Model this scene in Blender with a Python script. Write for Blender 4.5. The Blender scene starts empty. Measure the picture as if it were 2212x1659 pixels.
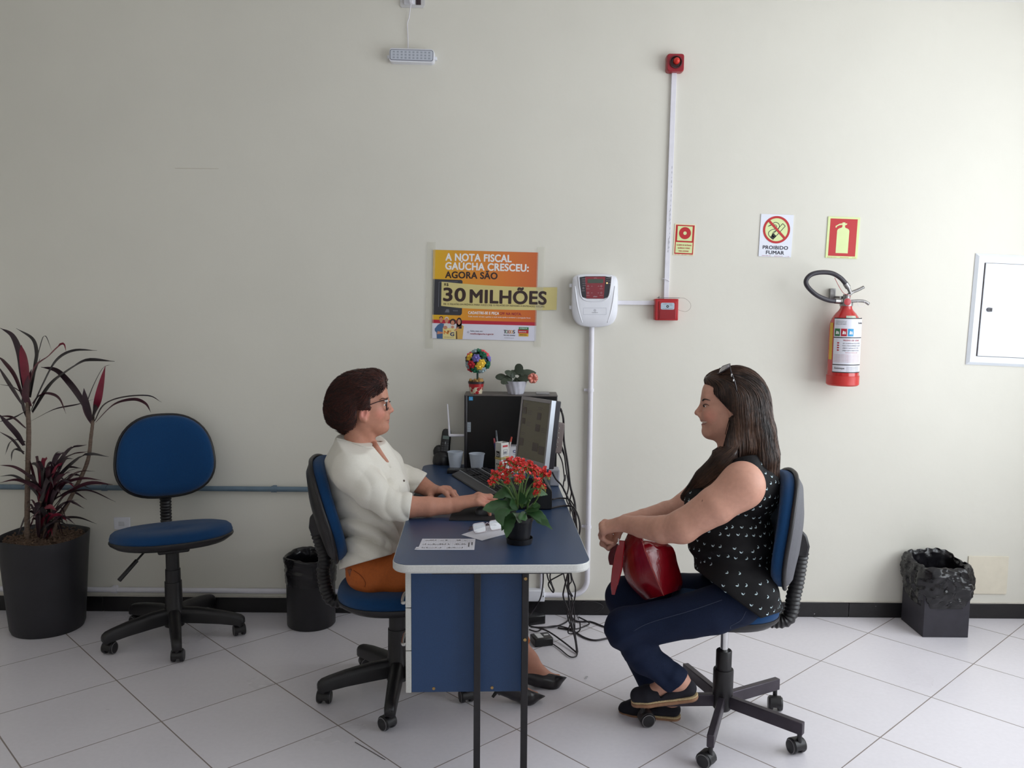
import bpy, bmesh, math, random
import numpy as np
from mathutils import Vector, Matrix, Euler
S = bpy.context.scene
COL = S.collection
R_ = math.radians
PI = math.pi
# ------------------------------------------------------------------ camera, light, exposure
FPX, PITCH, ROLL, CAMH = 1867.6, R_(5.8866), R_(.4734), 1.53
WALL_Y = 4.035
CEIL_Z = 2.855
_r = np.array([1., 0, 0]); _f = np.array([0, math.cos(PITCH), -math.sin(PITCH)]); _u = np.array([0, math.sin(PITCH), math.cos(PITCH)])
_c, _s = math.cos(ROLL), math.sin(ROLL)
CAM_AX = np.array([_c * _r + _s * _u, -_s * _r + _c * _u, _f])
CAM_P = np.array([0, 0, CAMH])
cam = bpy.data.objects.new('camera', bpy.data.cameras.new('camera'))
COL.objects.link(cam)
cam.data.sensor_fit = 'HORIZONTAL'; cam.data.sensor_width = 36; cam.data.lens = FPX / 2212 * 36
cam.data.clip_start = .05
_m = Matrix.Identity(4)
for _i in range(3):
    _m[_i][0] = CAM_AX[0][_i]; _m[_i][1] = CAM_AX[1][_i]; _m[_i][2] = -CAM_AX[2][_i]; _m[_i][3] = CAM_P[_i]
cam.matrix_world = _m
S.camera = cam
S.view_settings.view_transform = 'Standard'; S.view_settings.look = 'None'
S.view_settings.gamma = 1; S.view_settings.use_curve_mapping = False
S.view_settings.exposure = 0.44
S.cycles.use_denoising = True
S.cycles.max_bounces = 10; S.cycles.diffuse_bounces = 6
w = bpy.data.worlds.new('world'); S.world = w; w.use_nodes = True
_bg = w.node_tree.nodes['Background']; _bg.inputs[0].default_value = (.80, .90, 1, 1); _bg.inputs[1].default_value = 1.1

def area_light(name, loc, rot, sx, sy, power, col):
    l = bpy.data.lights.new(name, 'AREA'); l.shape = 'RECTANGLE'; l.size = sx; l.size_y = sy; l.energy = power; l.color = col
    o = bpy.data.objects.new(name, l); COL.objects.link(o); o.location = loc; o.rotation_euler = rot
    return o
# daylight through the right-hand shop window; second lamp is an added fill behind the camera
area_light('daylight_side_window', (2.86, 2.0, 1.68), (0, R_(90), 0), 1.98, 3.0, 50, (.93, .97, 1.0))
area_light('added_front_fill', (1.0, -2.13, 2.05), (R_(96), 0, 0), 2.6, 1.0, 5, (.95, .98, 1.0))  # weak added fill, set high and tilted up to lift the upper wall

def ray(px, py):
    return np.array([(px - 1106) / FPX, -(py - 829.5) / FPX, 1.]) @ CAM_AX
def at(px, py, Y):
    """point of the vertical plane y=Y seen at photo pixel px,py"""
    d = ray(px, py); return Vector(CAM_P + d * (Y / d[1]))
def atz(px, py, z):
    d = ray(px, py); return Vector(CAM_P + d * ((z - CAMH) / d[2]))
# ------------------------------------------------------------------ materials
def lin(c):
    return tuple(((x / 255) / 12.92 if x / 255 <= .04045 else ((x / 255 + .055) / 1.055) ** 2.4) for x in c)
MATS = {}
def mat(name, col, rough=.5, metal=0, var=.08, scale=25, bump=0, bscale=250, spec=.5, emit=0, trans=0, coat=0, alpha=1, attr=None, sheen=0, stretch=None, sss=0):
    if name in MATS: return MATS[name]
    m = bpy.data.materials.new(name); m.use_nodes = True; nt = m.node_tree
    b = nt.nodes['Principled BSDF']; L = nt.links
    c = lin(col); b.inputs['Base Color'].default_value = (*c, 1)
    b.inputs['Roughness'].default_value = rough; b.inputs['Metallic'].default_value = metal
    b.inputs['Specular IOR Level'].default_value = spec
    if coat: b.inputs['Coat Weight'].default_value = coat; b.inputs['Coat Roughness'].default_value = .12
    if sheen: b.inputs['Sheen Weight'].default_value = sheen
    if trans: b.inputs['Transmission Weight'].default_value = trans
    if sss: b.inputs['Subsurface Weight'].default_value = sss; b.inputs['Subsurface Radius'].default_value = (.012, .005, .003); b.inputs['Subsurface Scale'].default_value = 1
    if alpha < 1: b.inputs['Alpha'].default_value = alpha
    if emit: b.inputs['Emission Color'].default_value = (*c, 1); b.inputs['Emission Strength'].default_value = emit
    tc = nt.nodes.new('ShaderNodeTexCoord'); src = tc.outputs['Object']
    if stretch:
        mp = nt.nodes.new('ShaderNodeMapping'); mp.inputs['Scale'].default_value = stretch; L.new(src, mp.inputs[0]); src = mp.outputs[0]
    if var or attr:
        n = nt.nodes.new('ShaderNodeTexNoise'); n.inputs['Scale'].default_value = scale; n.inputs['Detail'].default_value = 4
        L.new(src, n.inputs['Vector'])
        r = nt.nodes.new('ShaderNodeMapRange'); r.inputs[1].default_value = .3; r.inputs[2].default_value = .7
        r.inputs[3].default_value = 1 - var; r.inputs[4].default_value = 1 + var
        L.new(n.outputs[0], r.inputs[0])
        x = nt.nodes.new('ShaderNodeMix'); x.data_type = 'RGBA'; x.blend_type = 'MULTIPLY'; x.inputs[0].default_value = 1
        if attr:
            a = nt.nodes.new('ShaderNodeAttribute'); a.attribute_name = attr; L.new(a.outputs['Color'], x.inputs[6])
        else: x.inputs[6].default_value = (*c, 1)
        L.new(r.outputs[0], x.inputs[7]); L.new(x.outputs[2], b.inputs['Base Color'])
    if bump:
        n2 = nt.nodes.new('ShaderNodeTexNoise'); n2.inputs['Scale'].default_value = bscale; n2.inputs['Detail'].default_value = 3
        L.new(src, n2.inputs['Vector'])
        bp = nt.nodes.new('ShaderNodeBump'); bp.inputs['Strength'].default_value = bump; bp.inputs['Distance'].default_value = .004
        L.new(n2.outputs[0], bp.inputs['Height']); L.new(bp.outputs[0], b.inputs['Normal'])
    MATS[name] = m
    return m
# ------------------------------------------------------------------ mesh collector
def V(*a): return Vector(a)
class MB:
    def __init__(s): s.v = []; s.f = []; s.mi = []; s.cur = 0
    def add(s, vs, fs):
        o = len(s.v); s.v += [tuple(x) for x in vs]; s.f += [tuple(i + o for i in f) for f in fs]; s.mi += [s.cur] * len(fs); return s
    def box(s, c, d, m=None):
        c = Vector(c); m = m or Matrix.Identity(3)
        vs = [c + m @ V(x * d[0] / 2, y * d[1] / 2, z * d[2] / 2) for x in (-1, 1) for y in (-1, 1) for z in (-1, 1)]
        return s.add(vs, [(0, 1, 3, 2), (4, 6, 7, 5), (0, 4, 5, 1), (2, 3, 7, 6), (0, 2, 6, 4), (1, 5, 7, 3)])
    def rings(s, rings, close=True, cap=True):
        n = len(rings[0]); vs = [p for r in rings for p in r]; fs = []
        for i in range(len(rings) - 1):
            for j in range(n if close else n - 1):
                k = (j + 1) % n; fs.append((i * n + j, i * n + k, (i + 1) * n + k, (i + 1) * n + j))
        if cap and close:
            fs.append(tuple(range(n - 1, -1, -1))); o = (len(rings) - 1) * n; fs.append(tuple(range(o, o + n)))
        return s.add(vs, fs)
    def tube(s, path, r, seg=10, cap=True):
        P = [Vector(p) for p in path]; n = len(P); rr = r if hasattr(r, '__len__') else [r] * n
        rings = []; t0 = (P[1] - P[0]).normalized()
        up = V(0, 0, 1) if abs(t0.z) < .9 else V(1, 0, 0)
        a = t0.cross(up).normalized()
        for i in range(n):
            t = (P[min(i + 1, n - 1)] - P[max(i - 1, 0)])
            t = t.normalized() if t.length > 1e-9 else t0
            a = (a - t * a.dot(t)).normalized(); b = t.cross(a)
            rings.append([P[i] + (a * math.cos(2 * PI * k / seg) + b * math.sin(2 * PI * k / seg)) * rr[i] for k in range(seg)])
        return s.rings(rings, True, cap)
    def lathe(s, prof, c=(0, 0, 0), m=None, seg=28, cap=True):
        m = m or Matrix.Identity(3); c = Vector(c)
        return s.rings([[c + m @ V(r * math.cos(2 * PI * k / seg), r * math.sin(2 * PI * k / seg), z) for k in range(seg)] for r, z in prof], True, cap)
    def cyl(s, a, b, ra, rb=None, seg=20):
        return s.tube([a, b], [ra, ra if rb is None else rb], seg)
    def sph(s, c, r, seg=14, m=None):
        r = r if hasattr(r, '__len__') else (r, r, r); m = m or Matrix.Identity(3); c = Vector(c)
        rg = []
        for i in range(seg // 2 + 1):
            t = max(.02, min(PI - .02, PI * i / (seg // 2)))
            rg.append([c + m @ V(r[0] * math.sin(t) * math.cos(2 * PI * k / seg), r[1] * math.sin(t) * math.sin(2 * PI * k / seg), -r[2] * math.cos(t)) for k in range(seg)])
        return s.rings(rg)
    def prism(s, pts, off):
        """polygon pts (3d) extruded by the vector off"""
        off = Vector(off); P = [Vector(p) for p in pts]; n = len(P)
        vs = P + [p + off for p in P]
        fs = [tuple(range(n - 1, -1, -1)), tuple(range(n, 2 * n))] + [(i, (i + 1) % n, n + (i + 1) % n, n + i) for i in range(n)]
        return s.add(vs, fs)
    def ribbon(s, path, widths, wv, fold=.25):
        """leaf-like strip: wv = width direction(s)"""
        P = [Vector(p) for p in path]; n = len(P); vs = []; fs = []
        for i in range(n):
            t = (P[min(i + 1, n - 1)] - P[max(i - 1, 0)]).normalized()
            a = Vector(wv[i] if isinstance(wv, list) else wv); a = (a - t * a.dot(t)).normalized(); nn = a.cross(t)
            w_ = widths[i]; up = nn * (w_ * fold)
            vs += [P[i] - a * w_ + up, P[i], P[i] + a * w_ + up]
        for i in range(n - 1):
            for j in (0, 1):
                fs.append((i * 3 + j, i * 3 + j + 1, i * 3 + j + 4, i * 3 + j + 3))
        return s.add(vs, fs)
    def xform(s, m, start=0):
        s.v = s.v[:start] + [tuple(m @ Vector(p)) for p in s.v[start:]]; return s
    def build(s, name, m, parent=None, local=False, smooth=35, bevel=0, bseg=2, sub=0, solid=0):
        ms = bpy.data.meshes.new(name)
        vs = s.v
        if parent is not None and not local:
            iv = WM[parent].inverted(); vs = [tuple(iv @ Vector(p)) for p in vs]
        ms.from_pydata(vs, [], s.f)
        bm = bmesh.new(); bm.from_mesh(ms); bmesh.ops.recalc_face_normals(bm, faces=bm.faces); bm.to_mesh(ms); bm.free()
        mm = m if isinstance(m, (list, tuple)) else [m]
        for x in mm: ms.materials.append(x)
        if len(mm) > 1: ms.polygons.foreach_set('material_index', s.mi)
        ms.update()
        if smooth:
            ms.polygons.foreach_set('use_smooth', [True] * len(ms.polygons))
            if smooth < 180: ms.set_sharp_from_angle(angle=R_(smooth))
        return link(name, ms, parent, bevel, bseg, sub, solid)
WM = {}
def link(name, ms, parent=None, bevel=0, bseg=2, sub=0, solid=0):
    o = bpy.data.objects.new(name, ms); COL.objects.link(o)
    if parent is not None:
        o.parent = parent; WM[o] = WM[parent]
    else: WM[o] = Matrix.Identity(4)
    if solid:
        q = o.modifiers.new('solid', 'SOLIDIFY'); q.thickness = solid; q.offset = 0
    if bevel:
        q = o.modifiers.new('bevel', 'BEVEL'); q.width = bevel; q.segments = bseg; q.limit_method = 'ANGLE'; q.angle_limit = R_(40); q.harden_normals = False
    if sub:
        q = o.modifiers.new('sub', 'SUBSURF'); q.levels = sub; q.render_levels = sub
    return o
def thing(name, label, cat, loc=(0, 0, 0), rz=0, group=None, rot=None):
    o = bpy.data.objects.new(name, None); COL.objects.link(o); o.empty_display_size = .05
    o.location = loc; o.rotation_euler = rot if rot else (0, 0, rz)
    WM[o] = Matrix.Translation(loc) @ o.rotation_euler.to_matrix().to_4x4()
    return tag(o, label, cat, group)
def tag(o, label, cat, group=None, kind=None):
    o['label'] = label; o['category'] = cat
    if group: o['group'] = group
    if kind: o['kind'] = kind
    return o
def struct(o): o['kind'] = 'structure'; return o
def arc(c, r, a0, a1, n, ax=V(1, 0, 0), ay=V(0, 0, 1)):
    return [Vector(c) + ax * (r * math.cos(a0 + (a1 - a0) * i / n)) + ay * (r * math.sin(a0 + (a1 - a0) * i / n)) for i in range(n + 1)]
def spline(pts, n=6):
    """Catmull-Rom through the points"""
    P = [Vector(p) for p in pts]; P = [P[0] * 2 - P[1]] + P + [P[-1] * 2 - P[-2]]; out = []
    for i in range(1, len(P) - 2):
        for k in range(n):
            t = k / n
            out.append(.5 * ((2 * P[i]) + (P[i + 1] - P[i - 1]) * t + (2 * P[i - 1] - 5 * P[i] + 4 * P[i + 1] - P[i + 2]) * t * t + (3 * P[i] - P[i - 1] - 3 * P[i + 1] + P[i + 2]) * t ** 3))
    out.append(P[-2]); return out
def rrect(w_, h, r, n=5):
    """rounded rectangle outline, centred, as (x, y)"""
    o = []
    for cx, cy, a in ((w_ / 2 - r, h / 2 - r, 0), (-w_ / 2 + r, h / 2 - r, 90), (-w_ / 2 + r, -h / 2 + r, 180), (w_ / 2 - r, -h / 2 + r, 270)):
        for i in range(n + 1):
            t = R_(a + 90 * i / n); o.append((cx + r * math.cos(t), cy + r * math.sin(t)))
    return o
def text_mesh(mb, s, loc, ax, ay, size, bold=0, width=None, align='LEFT', depth=0):
    """write s with the built-in font: ax = reading direction, ay = up; size = cap height; bold = stroke thickening (fraction of size)"""
    cu = bpy.data.curves.new('t', 'FONT'); cu.body = s; cu.size = 1; cu.resolution_u = 3 if size < .02 else 8; cu.align_x = 'LEFT'
    if bold: cu.space_character = 1.06
    ob = bpy.data.objects.new('t', cu); COL.objects.link(ob)
    dg = bpy.context.evaluated_depsgraph_get(); me = bpy.data.meshes.new_from_object(ob.evaluated_get(dg))
    vs = np.empty(len(me.vertices) * 3); me.vertices.foreach_get('co', vs); vs = vs.reshape(-1, 3)
    fs = [tuple(p.vertices) for p in me.polygons]
    bpy.data.objects.remove(ob); bpy.data.curves.remove(cu); bpy.data.meshes.remove(me)
    if not len(vs): return
    x0, x1 = vs[:, 0].min(), vs[:, 0].max(); k = size / .73
    kx = width / (x1 - x0) if width else k
    xs = (vs[:, 0] - x0) * kx
    if align == 'CENTER': xs = xs - (x1 - x0) * kx / 2
    elif align == 'RIGHT': xs = xs - (x1 - x0) * kx
    ax = Vector(ax); ay = Vector(ay); loc = Vector(loc); nn = ax.cross(ay)
    offs = [(0, 0)] if not bold else [(a * bold * k, b * bold * k * .7) for a in (-1, 0, 1) for b in (-1, 1)]
    if size >= .02: offs = [(bold * k * math.cos(q * PI / 8), bold * k * .8 * math.sin(q * PI / 8)) for q in range(16)] + [(0, 0)]
    for i, (ox, oy) in enumerate(offs):
        mb.add([loc + ax * (xs[j] + ox) + ay * (vs[j][1] * k + oy) + nn * (i * 1e-5) for j in range(len(vs))], fs)
class Flat:
    """drawing board on a flat sign: photo-like local coordinates in metres, x right, y up, layers along the normal"""
    def __init__(s, o, ax, ay, nrm): s.o = Vector(o); s.ax = Vector(ax); s.ay = Vector(ay); s.n = Vector(nrm)
    def p(s, x, y, l=0): return s.o + s.ax * x + s.ay * y + s.n * l
    def poly(s, mb, pts, l): mb.add([s.p(x, y, l) for x, y in pts], [tuple(range(len(pts)))])
    def rect(s, mb, x0, y0, x1, y1, l): s.poly(mb, [(x0, y0), (x1, y0), (x1, y1), (x0, y1)], l)
    def disc(s, mb, x, y, r, l, n=28, ry=None): s.poly(mb, [(x + r * math.cos(2 * PI * i / n), y + (ry or r) * math.sin(2 * PI * i / n)) for i in range(n)], l)
    def ring(s, mb, x, y, r0, r1, l, n=40, a0=0, a1=2 * PI):
        vs = []; fs = []
        for i in range(n + 1):
            t = a0 + (a1 - a0) * i / n
            vs += [s.p(x + r0 * math.cos(t), y + r0 * math.sin(t), l), s.p(x + r1 * math.cos(t), y + r1 * math.sin(t), l)]
        for i in range(n): fs.append((2 * i, 2 * i + 1, 2 * i + 3, 2 * i + 2))
        mb.add(vs, fs)
    def line(s, mb, pts, w_, l):
        for (a, b), (c, d) in zip(pts[:-1], pts[1:]):
            L = math.hypot(c - a, d - b) or 1; nx, ny = -(d - b) / L * w_ / 2, (c - a) / L * w_ / 2
            s.poly(mb, [(a - nx, b - ny), (c - nx, d - ny), (c + nx, d + ny), (a + nx, b + ny)], l)
    def text(s, mb, t, x, y, size, l, bold=0, width=None, align='LEFT'):
        text_mesh(mb, t, s.p(x, y, l), s.ax, s.ay, size, bold, width, align)
# ================================================================== smooth implicit surfaces for bodies, cloth and hair
def npv(p): return np.array([p[0], p[1], p[2]], dtype=np.float32)
class Blob:
    """smooth union of tapered limbs and ellipsoids, meshed as one continuous skin"""
    def __init__(s, M=None): s.ops = []; s.cuts = []; s.disp = None; s.M = M
    def limb(s, a, b, ra, rb=None, k=.02, sub=False, flat=None):
        a, b = npv(a), npv(b); rb = ra if rb is None else rb; ab = b - a; L2 = float(ab @ ab) + 1e-12
        if flat is not None: fa, fs = npv(flat[0]), flat[1]
        def d(P):
            Q = P - a; t = np.clip(Q @ ab / L2, 0, 1)
            R = Q - t[:, None] * ab
            if flat is not None:      # flattened along fa by the factor fs
                c = R @ fa; R = R + (c * (1 / fs - 1))[:, None] * fa
                return (np.sqrt((R * R).sum(1)) - (ra + (rb - ra) * t)) * (fs if fs < 1 else 1)
            return np.sqrt((R * R).sum(1)) - (ra + (rb - ra) * t)
        m = max(ra, rb); s.ops.append((d, k, sub, np.minimum(a, b) - m, np.maximum(a, b) + m)); return s
    def chain(s, pts, rs, k=.02, flat=None):
        for i in range(len(pts) - 1): s.limb(pts[i], pts[i + 1], rs[i], rs[i + 1], k if i == 0 else .007, flat=flat)
        return s
    def ell(s, c, r, k=.02, m=None, sub=False):
        c = npv(c); r = np.array(r if hasattr(r, '__len__') else (r, r, r), dtype=np.float32)
        m = s.M if m is None else m
        Mt = np.array(m, dtype=np.float32).T if m is not None else None   # rows = local axes
        def d(P):
            Q = P - c
            if Mt is not None: Q = Q @ Mt.T
            k0 = np.sqrt(((Q / r) ** 2).sum(1)); k1 = np.sqrt(((Q / (r * r)) ** 2).sum(1)) + 1e-9
            return k0 * (k0 - 1) / k1
        m_ = float(r.max()); s.ops.append((d, k, sub, c - m_, c + m_)); return s
    def cut(s, p, n, k=.004):
        """remove everything on the side the normal n points to"""
        p, n = npv(p), npv(n); n = n / np.linalg.norm(n)
        s.cuts.append((lambda P: (P - p) @ n, k)); return s
    def cutf(s, f, k=.004): s.cuts.append((f, k)); return s
    def ev(s, P, idx=None):
        D = None
        for i, (d, k, sub, lo, hi) in enumerate(s.ops):
            if idx is not None and not idx[i]: continue
            v = d(P)
            if D is None: D = v if not sub else np.full(len(P), 9, np.float32); 
            elif sub:
                h = np.maximum(k - np.abs(D + v), 0) / k; D = np.maximum(D, -v) + h * h * k * .25
            else:
                h = np.maximum(k - np.abs(D - v), 0) / k; D = np.minimum(D, v) - h * h * k * .25
        if D is None: D = np.full(len(P), 9, np.float32)
        if s.disp is not None: D = D + s.disp(P)
        for f, k in s.cuts:
            v = f(P); h = np.maximum(k - np.abs(D - v), 0) / k; D = np.maximum(D, v) + h * h * k * .25
        return D
    def hit(s, px, py, off=0., t0=1.8):
        """first point of the surface on the line of sight through each photo pixel"""
        d = np.array([ray(x, y) for x, y in zip(px, py)]); d /= np.linalg.norm(d, axis=1, keepdims=True); t = np.full(len(d), t0)
        for _ in range(90): t = t + np.clip(s.ev((CAM_P + d * t[:, None]).astype(np.float32)) - off, -.01, .08) * .7
        return [Vector(p) for p in CAM_P + d * t[:, None]]
    def trace(s, pts, off=0., n=6):
        q = spline([V(x, y, 0) for x, y in pts], n); return s.hit([p.x for p in q], [p.y for p in q], off)
    def grad(s, P, e=.002):
        g = np.stack([s.ev(P + np.array(o, np.float32)) - s.ev(P - np.array(o, np.float32)) for o in ((e, 0, 0), (0, e, 0), (0, 0, e))], 1)
        return g / (np.linalg.norm(g, axis=1, keepdims=True) + 1e-9)
    def mesh(s, vox=.004, B=12, pad=.03):
        lo = np.min([o[3] for o in s.ops if not o[2]], 0) - pad; hi = np.max([o[4] for o in s.ops if not o[2]], 0) + pad
        bs = vox * B; nb = np.ceil((hi - lo) / bs).astype(int)
        ii = np.stack(np.meshgrid(*[np.arange(n) for n in nb], indexing='ij'), -1).reshape(-1, 3)
        ctr = (lo + (ii + .5) * bs).astype(np.float32); R = bs * .87
        dall = np.stack([o[0](ctr) for o in s.ops], 1)
        reg = np.array([not o[2] for o in s.ops])
        dm = dall[:, reg].min(1); keep = (dm < R + .05) & (dm > -R * 2.2 - .06)
        ii, ctr, dall, dm = ii[keep], ctr[keep], dall[keep], dm[keep]
        g = np.arange(B + 1); loc = np.stack(np.meshgrid(g, g, g, indexing='ij'), -1).reshape(-1, 3).astype(np.float32) * vox
        allv = {}; VK = []; VP = []; QK = []
        n = B + 1; kmax = max(o[1] for o in s.ops)
        STR = np.array([1 << 42, 1 << 21, 1], dtype=np.int64)
        for b in range(len(ii)):
            org = (lo + ii[b] * bs).astype(np.float32)
            idx = (dall[b] < max(dm[b], -R) + 2 * R + kmax * 2 + .02)
            D = s.ev(org + loc, idx).reshape(n, n, n); neg = D < 0
            if neg.all() or not neg.any(): continue
            c = neg.astype(np.int8); sm = sum(c[x:x + B, y:y + B, z:z + B] for x in (0, 1) for y in (0, 1) for z in (0, 1))
            cells = np.argwhere((sm > 0) & (sm < 8))
            acc = np.zeros((len(cells), 3), np.float32); cnt = np.zeros(len(cells), np.float32)
            cx, cy, cz = cells.T
            for ax in range(3):
                o1, o2 = [a for a in range(3) if a != ax]
                for u in (0, 1):
                    for v in (0, 1):
                        off = [0, 0, 0]; off[o1] = u; off[o2] = v
                        i0 = (cx + off[0], cy + off[1], cz + off[2]); off2 = list(off); off2[ax] = 1
                        d0 = D[i0]; d1 = D[cx + off2[0], cy + off2[1], cz + off2[2]]
                        x = (d0 < 0) != (d1 < 0); tt = np.where(x, d0 / np.where(x, d0 - d1, 1), 0)
                        p = np.array(off, np.float32)[None].repeat(len(cells), 0); p[:, ax] += tt
                        acc += p * x[:, None]; cnt += x
            base = ii[b] * B
            VK.append((cells + base) @ STR); VP.append(org + (cells + acc / cnt[:, None]) * vox)
            for ax in range(3):
                o1, o2 = [(1, 2), (2, 0), (0, 1)][ax]
                sl0 = [slice(0, B)] * 3; sl1 = [slice(0, B)] * 3; sl1[ax] = slice(1, B + 1)
                a0 = neg[tuple(sl0)]; a1 = neg[tuple(sl1)]
                for want, flip in ((a0 & ~a1, False), (~a0 & a1, True)):
                    e = np.argwhere(want)
                    if not len(e): continue
                    e = e + base; u = np.zeros(3, int); v = np.zeros(3, int); u[o1] = 1; v[o2] = 1
                    q = np.stack([(e - u - v) @ STR, (e - v) @ STR, e @ STR, (e - u) @ STR], 1)
                    QK.append(q[:, ::-1] if flip else q)
        VK = np.concatenate(VK); VP = np.concatenate(VP); QK = np.concatenate(QK)
        uk, ix = np.unique(VK, return_index=True); P = VP[ix]
        q = np.searchsorted(uk, QK); q = np.clip(q, 0, len(uk) - 1); ok = (uk[q] == QK).all(1)
        return P, q[ok]
def mesh_obj(name, P, Q, m, parent=None, attr=None, smooth=True, relax=1, sub=0):
    for _ in range(relax):        # one light smoothing pass
        A = np.zeros_like(P); C = np.zeros(len(P), np.float32)
        k = Q.shape[1]
        for i in range(k):
            for j in (1, k - 1):
                np.add.at(A, Q[:, i], P[Q[:, (i + j) % k]]); np.add.at(C, Q[:, i], 1)
        C[C == 0] = 1; P = P * .5 + (A / C[:, None]) * .5 * 1.0
    ms = bpy.data.meshes.new(name); k = Q.shape[1]
    cols = attr(P) if attr is not None else None
    if parent is not None:
        iv = np.array(WM[parent].inverted()); P = P @ iv[:3, :3].T + iv[:3, 3]
    ms.vertices.add(len(P)); ms.vertices.foreach_set('co', P.astype(np.float32).ravel())
    ms.loops.add(Q.size); ms.loops.foreach_set('vertex_index', Q.astype(np.int32).ravel())
    ms.polygons.add(len(Q)); ms.polygons.foreach_set('loop_start', np.arange(0, Q.size, k, dtype=np.int32))
    try: ms.polygons.foreach_set('loop_total', np.full(len(Q), k, np.int32))
    except Exception: pass
    ms.polygons.foreach_set('use_smooth', np.full(len(Q), smooth))
    if cols is not None:
        c = ms.color_attributes.new('tint', 'FLOAT_COLOR', 'POINT')
        c.data.foreach_set('color', np.concatenate([cols, np.ones((len(P), 1))], 1).astype(np.float32).ravel())
    ms.materials.append(m); ms.update(calc_edges=True); ms.validate()
    return link(name, ms, parent, sub=sub)
def blob_obj(name, bl, m, parent=None, vox=.004, attr=None, relax=1):
    P, Q = bl.mesh(vox); return mesh_obj(name, P, Q, m, parent, attr, True, relax)
def strands(name, paths, r, m, parent, cols=None, seg=3):
    """paths [N, n, 3] -> thin tapering tubes in one mesh; r [n] radii"""
    N, n, _ = paths.shape
    T = np.gradient(paths, axis=1); T /= np.linalg.norm(T, axis=2, keepdims=True) + 1e-9
    up = np.array([.31, .83, .46]); A = np.cross(T, up); A /= np.linalg.norm(A, axis=2, keepdims=True) + 1e-9; Bn = np.cross(T, A)
    ang = np.arange(seg) * 2 * PI / seg
    ring = paths[:, :, None] + (A[:, :, None] * np.cos(ang)[None, None, :, None] + Bn[:, :, None] * np.sin(ang)[None, None, :, None]) * np.asarray(r).reshape(1, n, 1, 1)
    P = ring.reshape(-1, 3)
    i, j, k = np.meshgrid(np.arange(N), np.arange(n - 1), np.arange(seg), indexing='ij'); i, j, k = i.ravel(), j.ravel(), k.ravel(); k2 = (k + 1) % seg
    b = (i * n + j) * seg; Q = np.stack([b + k, b + k2, b + seg + k2, b + seg + k], 1)
    c = None
    if cols is not None: cc = np.repeat(cols, n * seg, 0); c = lambda _: cc
    return mesh_obj(name, P, Q, m, parent, c, True, 0)
def flow_strands(bl, P0, field, steps, step, lift, rng, wob=0):
    """grow strands from P0 along the surface of bl, following the direction field"""
    P = P0.astype(np.float32).copy(); out = [P.copy()]
    ph = rng.uniform(0, 6.28, len(P)); lf = lift * rng.uniform(.2, 1.6, len(P)) if lift else np.zeros(len(P))
    for i in range(steps):
        g = bl.grad(P); f = field(P, i); f = f - g * (f * g).sum(1)[:, None]; f /= np.linalg.norm(f, axis=1, keepdims=True) + 1e-9
        if wob:
            sd = np.cross(f, g); f = f + sd * (np.sin(ph + i * .9) * wob)[:, None]; f /= np.linalg.norm(f, axis=1, keepdims=True)
        P = P + f.astype(np.float32) * step
        d = bl.ev(P); tgt = lf * (i + 1) / steps
        P = P - (g * (d - tgt)[:, None]).astype(np.float32) * .8
        out.append(P.copy())
    return np.stack(out, 1)
def noise3(P, f, seed=0):
    """cheap smooth pseudo-noise in -1..1"""
    r = np.random.default_rng(seed); s = np.zeros(len(P), np.float32)
    for i in range(4):
        d = r.normal(size=3); d /= np.linalg.norm(d); s += np.sin(P @ (d * f * (1 + .5 * i)) + r.uniform(0, 6.28)).astype(np.float32) / (1 + .3 * i)
    return s / 2.6
def hand(bl, wrist, fwd, back, thumb_side, spread=1.0, curl=((35, 35, 20),) * 4, thumb=(.5, .5, 20), sc=1.0, tuck=0, r0=.0255):
    """palm with five jointed fingers; fwd = towards the fingers, back = out of the back of the hand, thumb_side = towards the thumb"""
    f = Vector(fwd).normalized(); b = Vector(back); b = (b - f * b.dot(f)).normalized(); l = Vector(thumb_side); l = (l - f * l.dot(f) - b * l.dot(b)).normalized()
    w_ = Vector(wrist)
    lat = (.026, .009, -.009, -.0255); fw = (.086, .090, .085, .076)
    ln = ((.042, .025, .020), (.046, .029, .021), (.042, .027, .020), (.033, .021, .018)); rr = (.0090, .0092, .0086, .0076)
    K = []
    for i in range(4):
        kn = w_ + f * (fw[i] * sc) + l * (lat[i] * sc * spread) + b * (.004 - .002 * abs(i - 1)) * sc; K.append(kn)
        bl.limb(w_ + f * .004 + l * (lat[i] * .55 * sc), kn - b * .004 * sc, .0155 * sc, .0118 * sc, .014)
    for i in range(4):
        p = K[i]; a = 0; d = (f + l * ((.06, .0, -.05, -.11)[i] * spread)).normalized(); r = rr[i] * sc
        for j in range(3):
            a += R_(curl[i][j]); dd = d * math.cos(a) - b * math.sin(a); q = p + dd * (ln[i][j] * sc)
            bl.limb(p, q, r, r * (.93 if j < 2 else .8), .007 if j else .010); 
            if j == 0: bl.ell(p, r * 1.22, .008)
            elif j == 1: bl.ell(p, r * 1.06, .004)
            p = q; r *= .93
    tb = w_ + f * .022 * sc + l * .026 * sc - b * .006 * sc
    bl.limb(w_ + f * .012 * sc + l * .01 * sc - b * .004, tb + f * .012 * sc, .016 * sc, .0145 * sc, .014)
    td = (f * thumb[0] + l * thumb[1] - b * tuck).normalized()
    p1 = tb + td * .036 * sc; bl.limb(tb, p1, .0135 * sc, .0105 * sc, .012)
    td2 = (td * math.cos(R_(thumb[2])) + f * math.sin(R_(thumb[2]))).normalized(); p2 = p1 + td2 * .028 * sc; bl.limb(p1, p2, .0105 * sc, .0098 * sc, .006)
    td3 = (td2 * math.cos(R_(thumb[2])) + f * math.sin(R_(thumb[2]))).normalized(); p3 = p2 + td3 * .024 * sc; bl.limb(p2, p3, .0098 * sc, .0078 * sc, .005)
    return K
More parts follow.
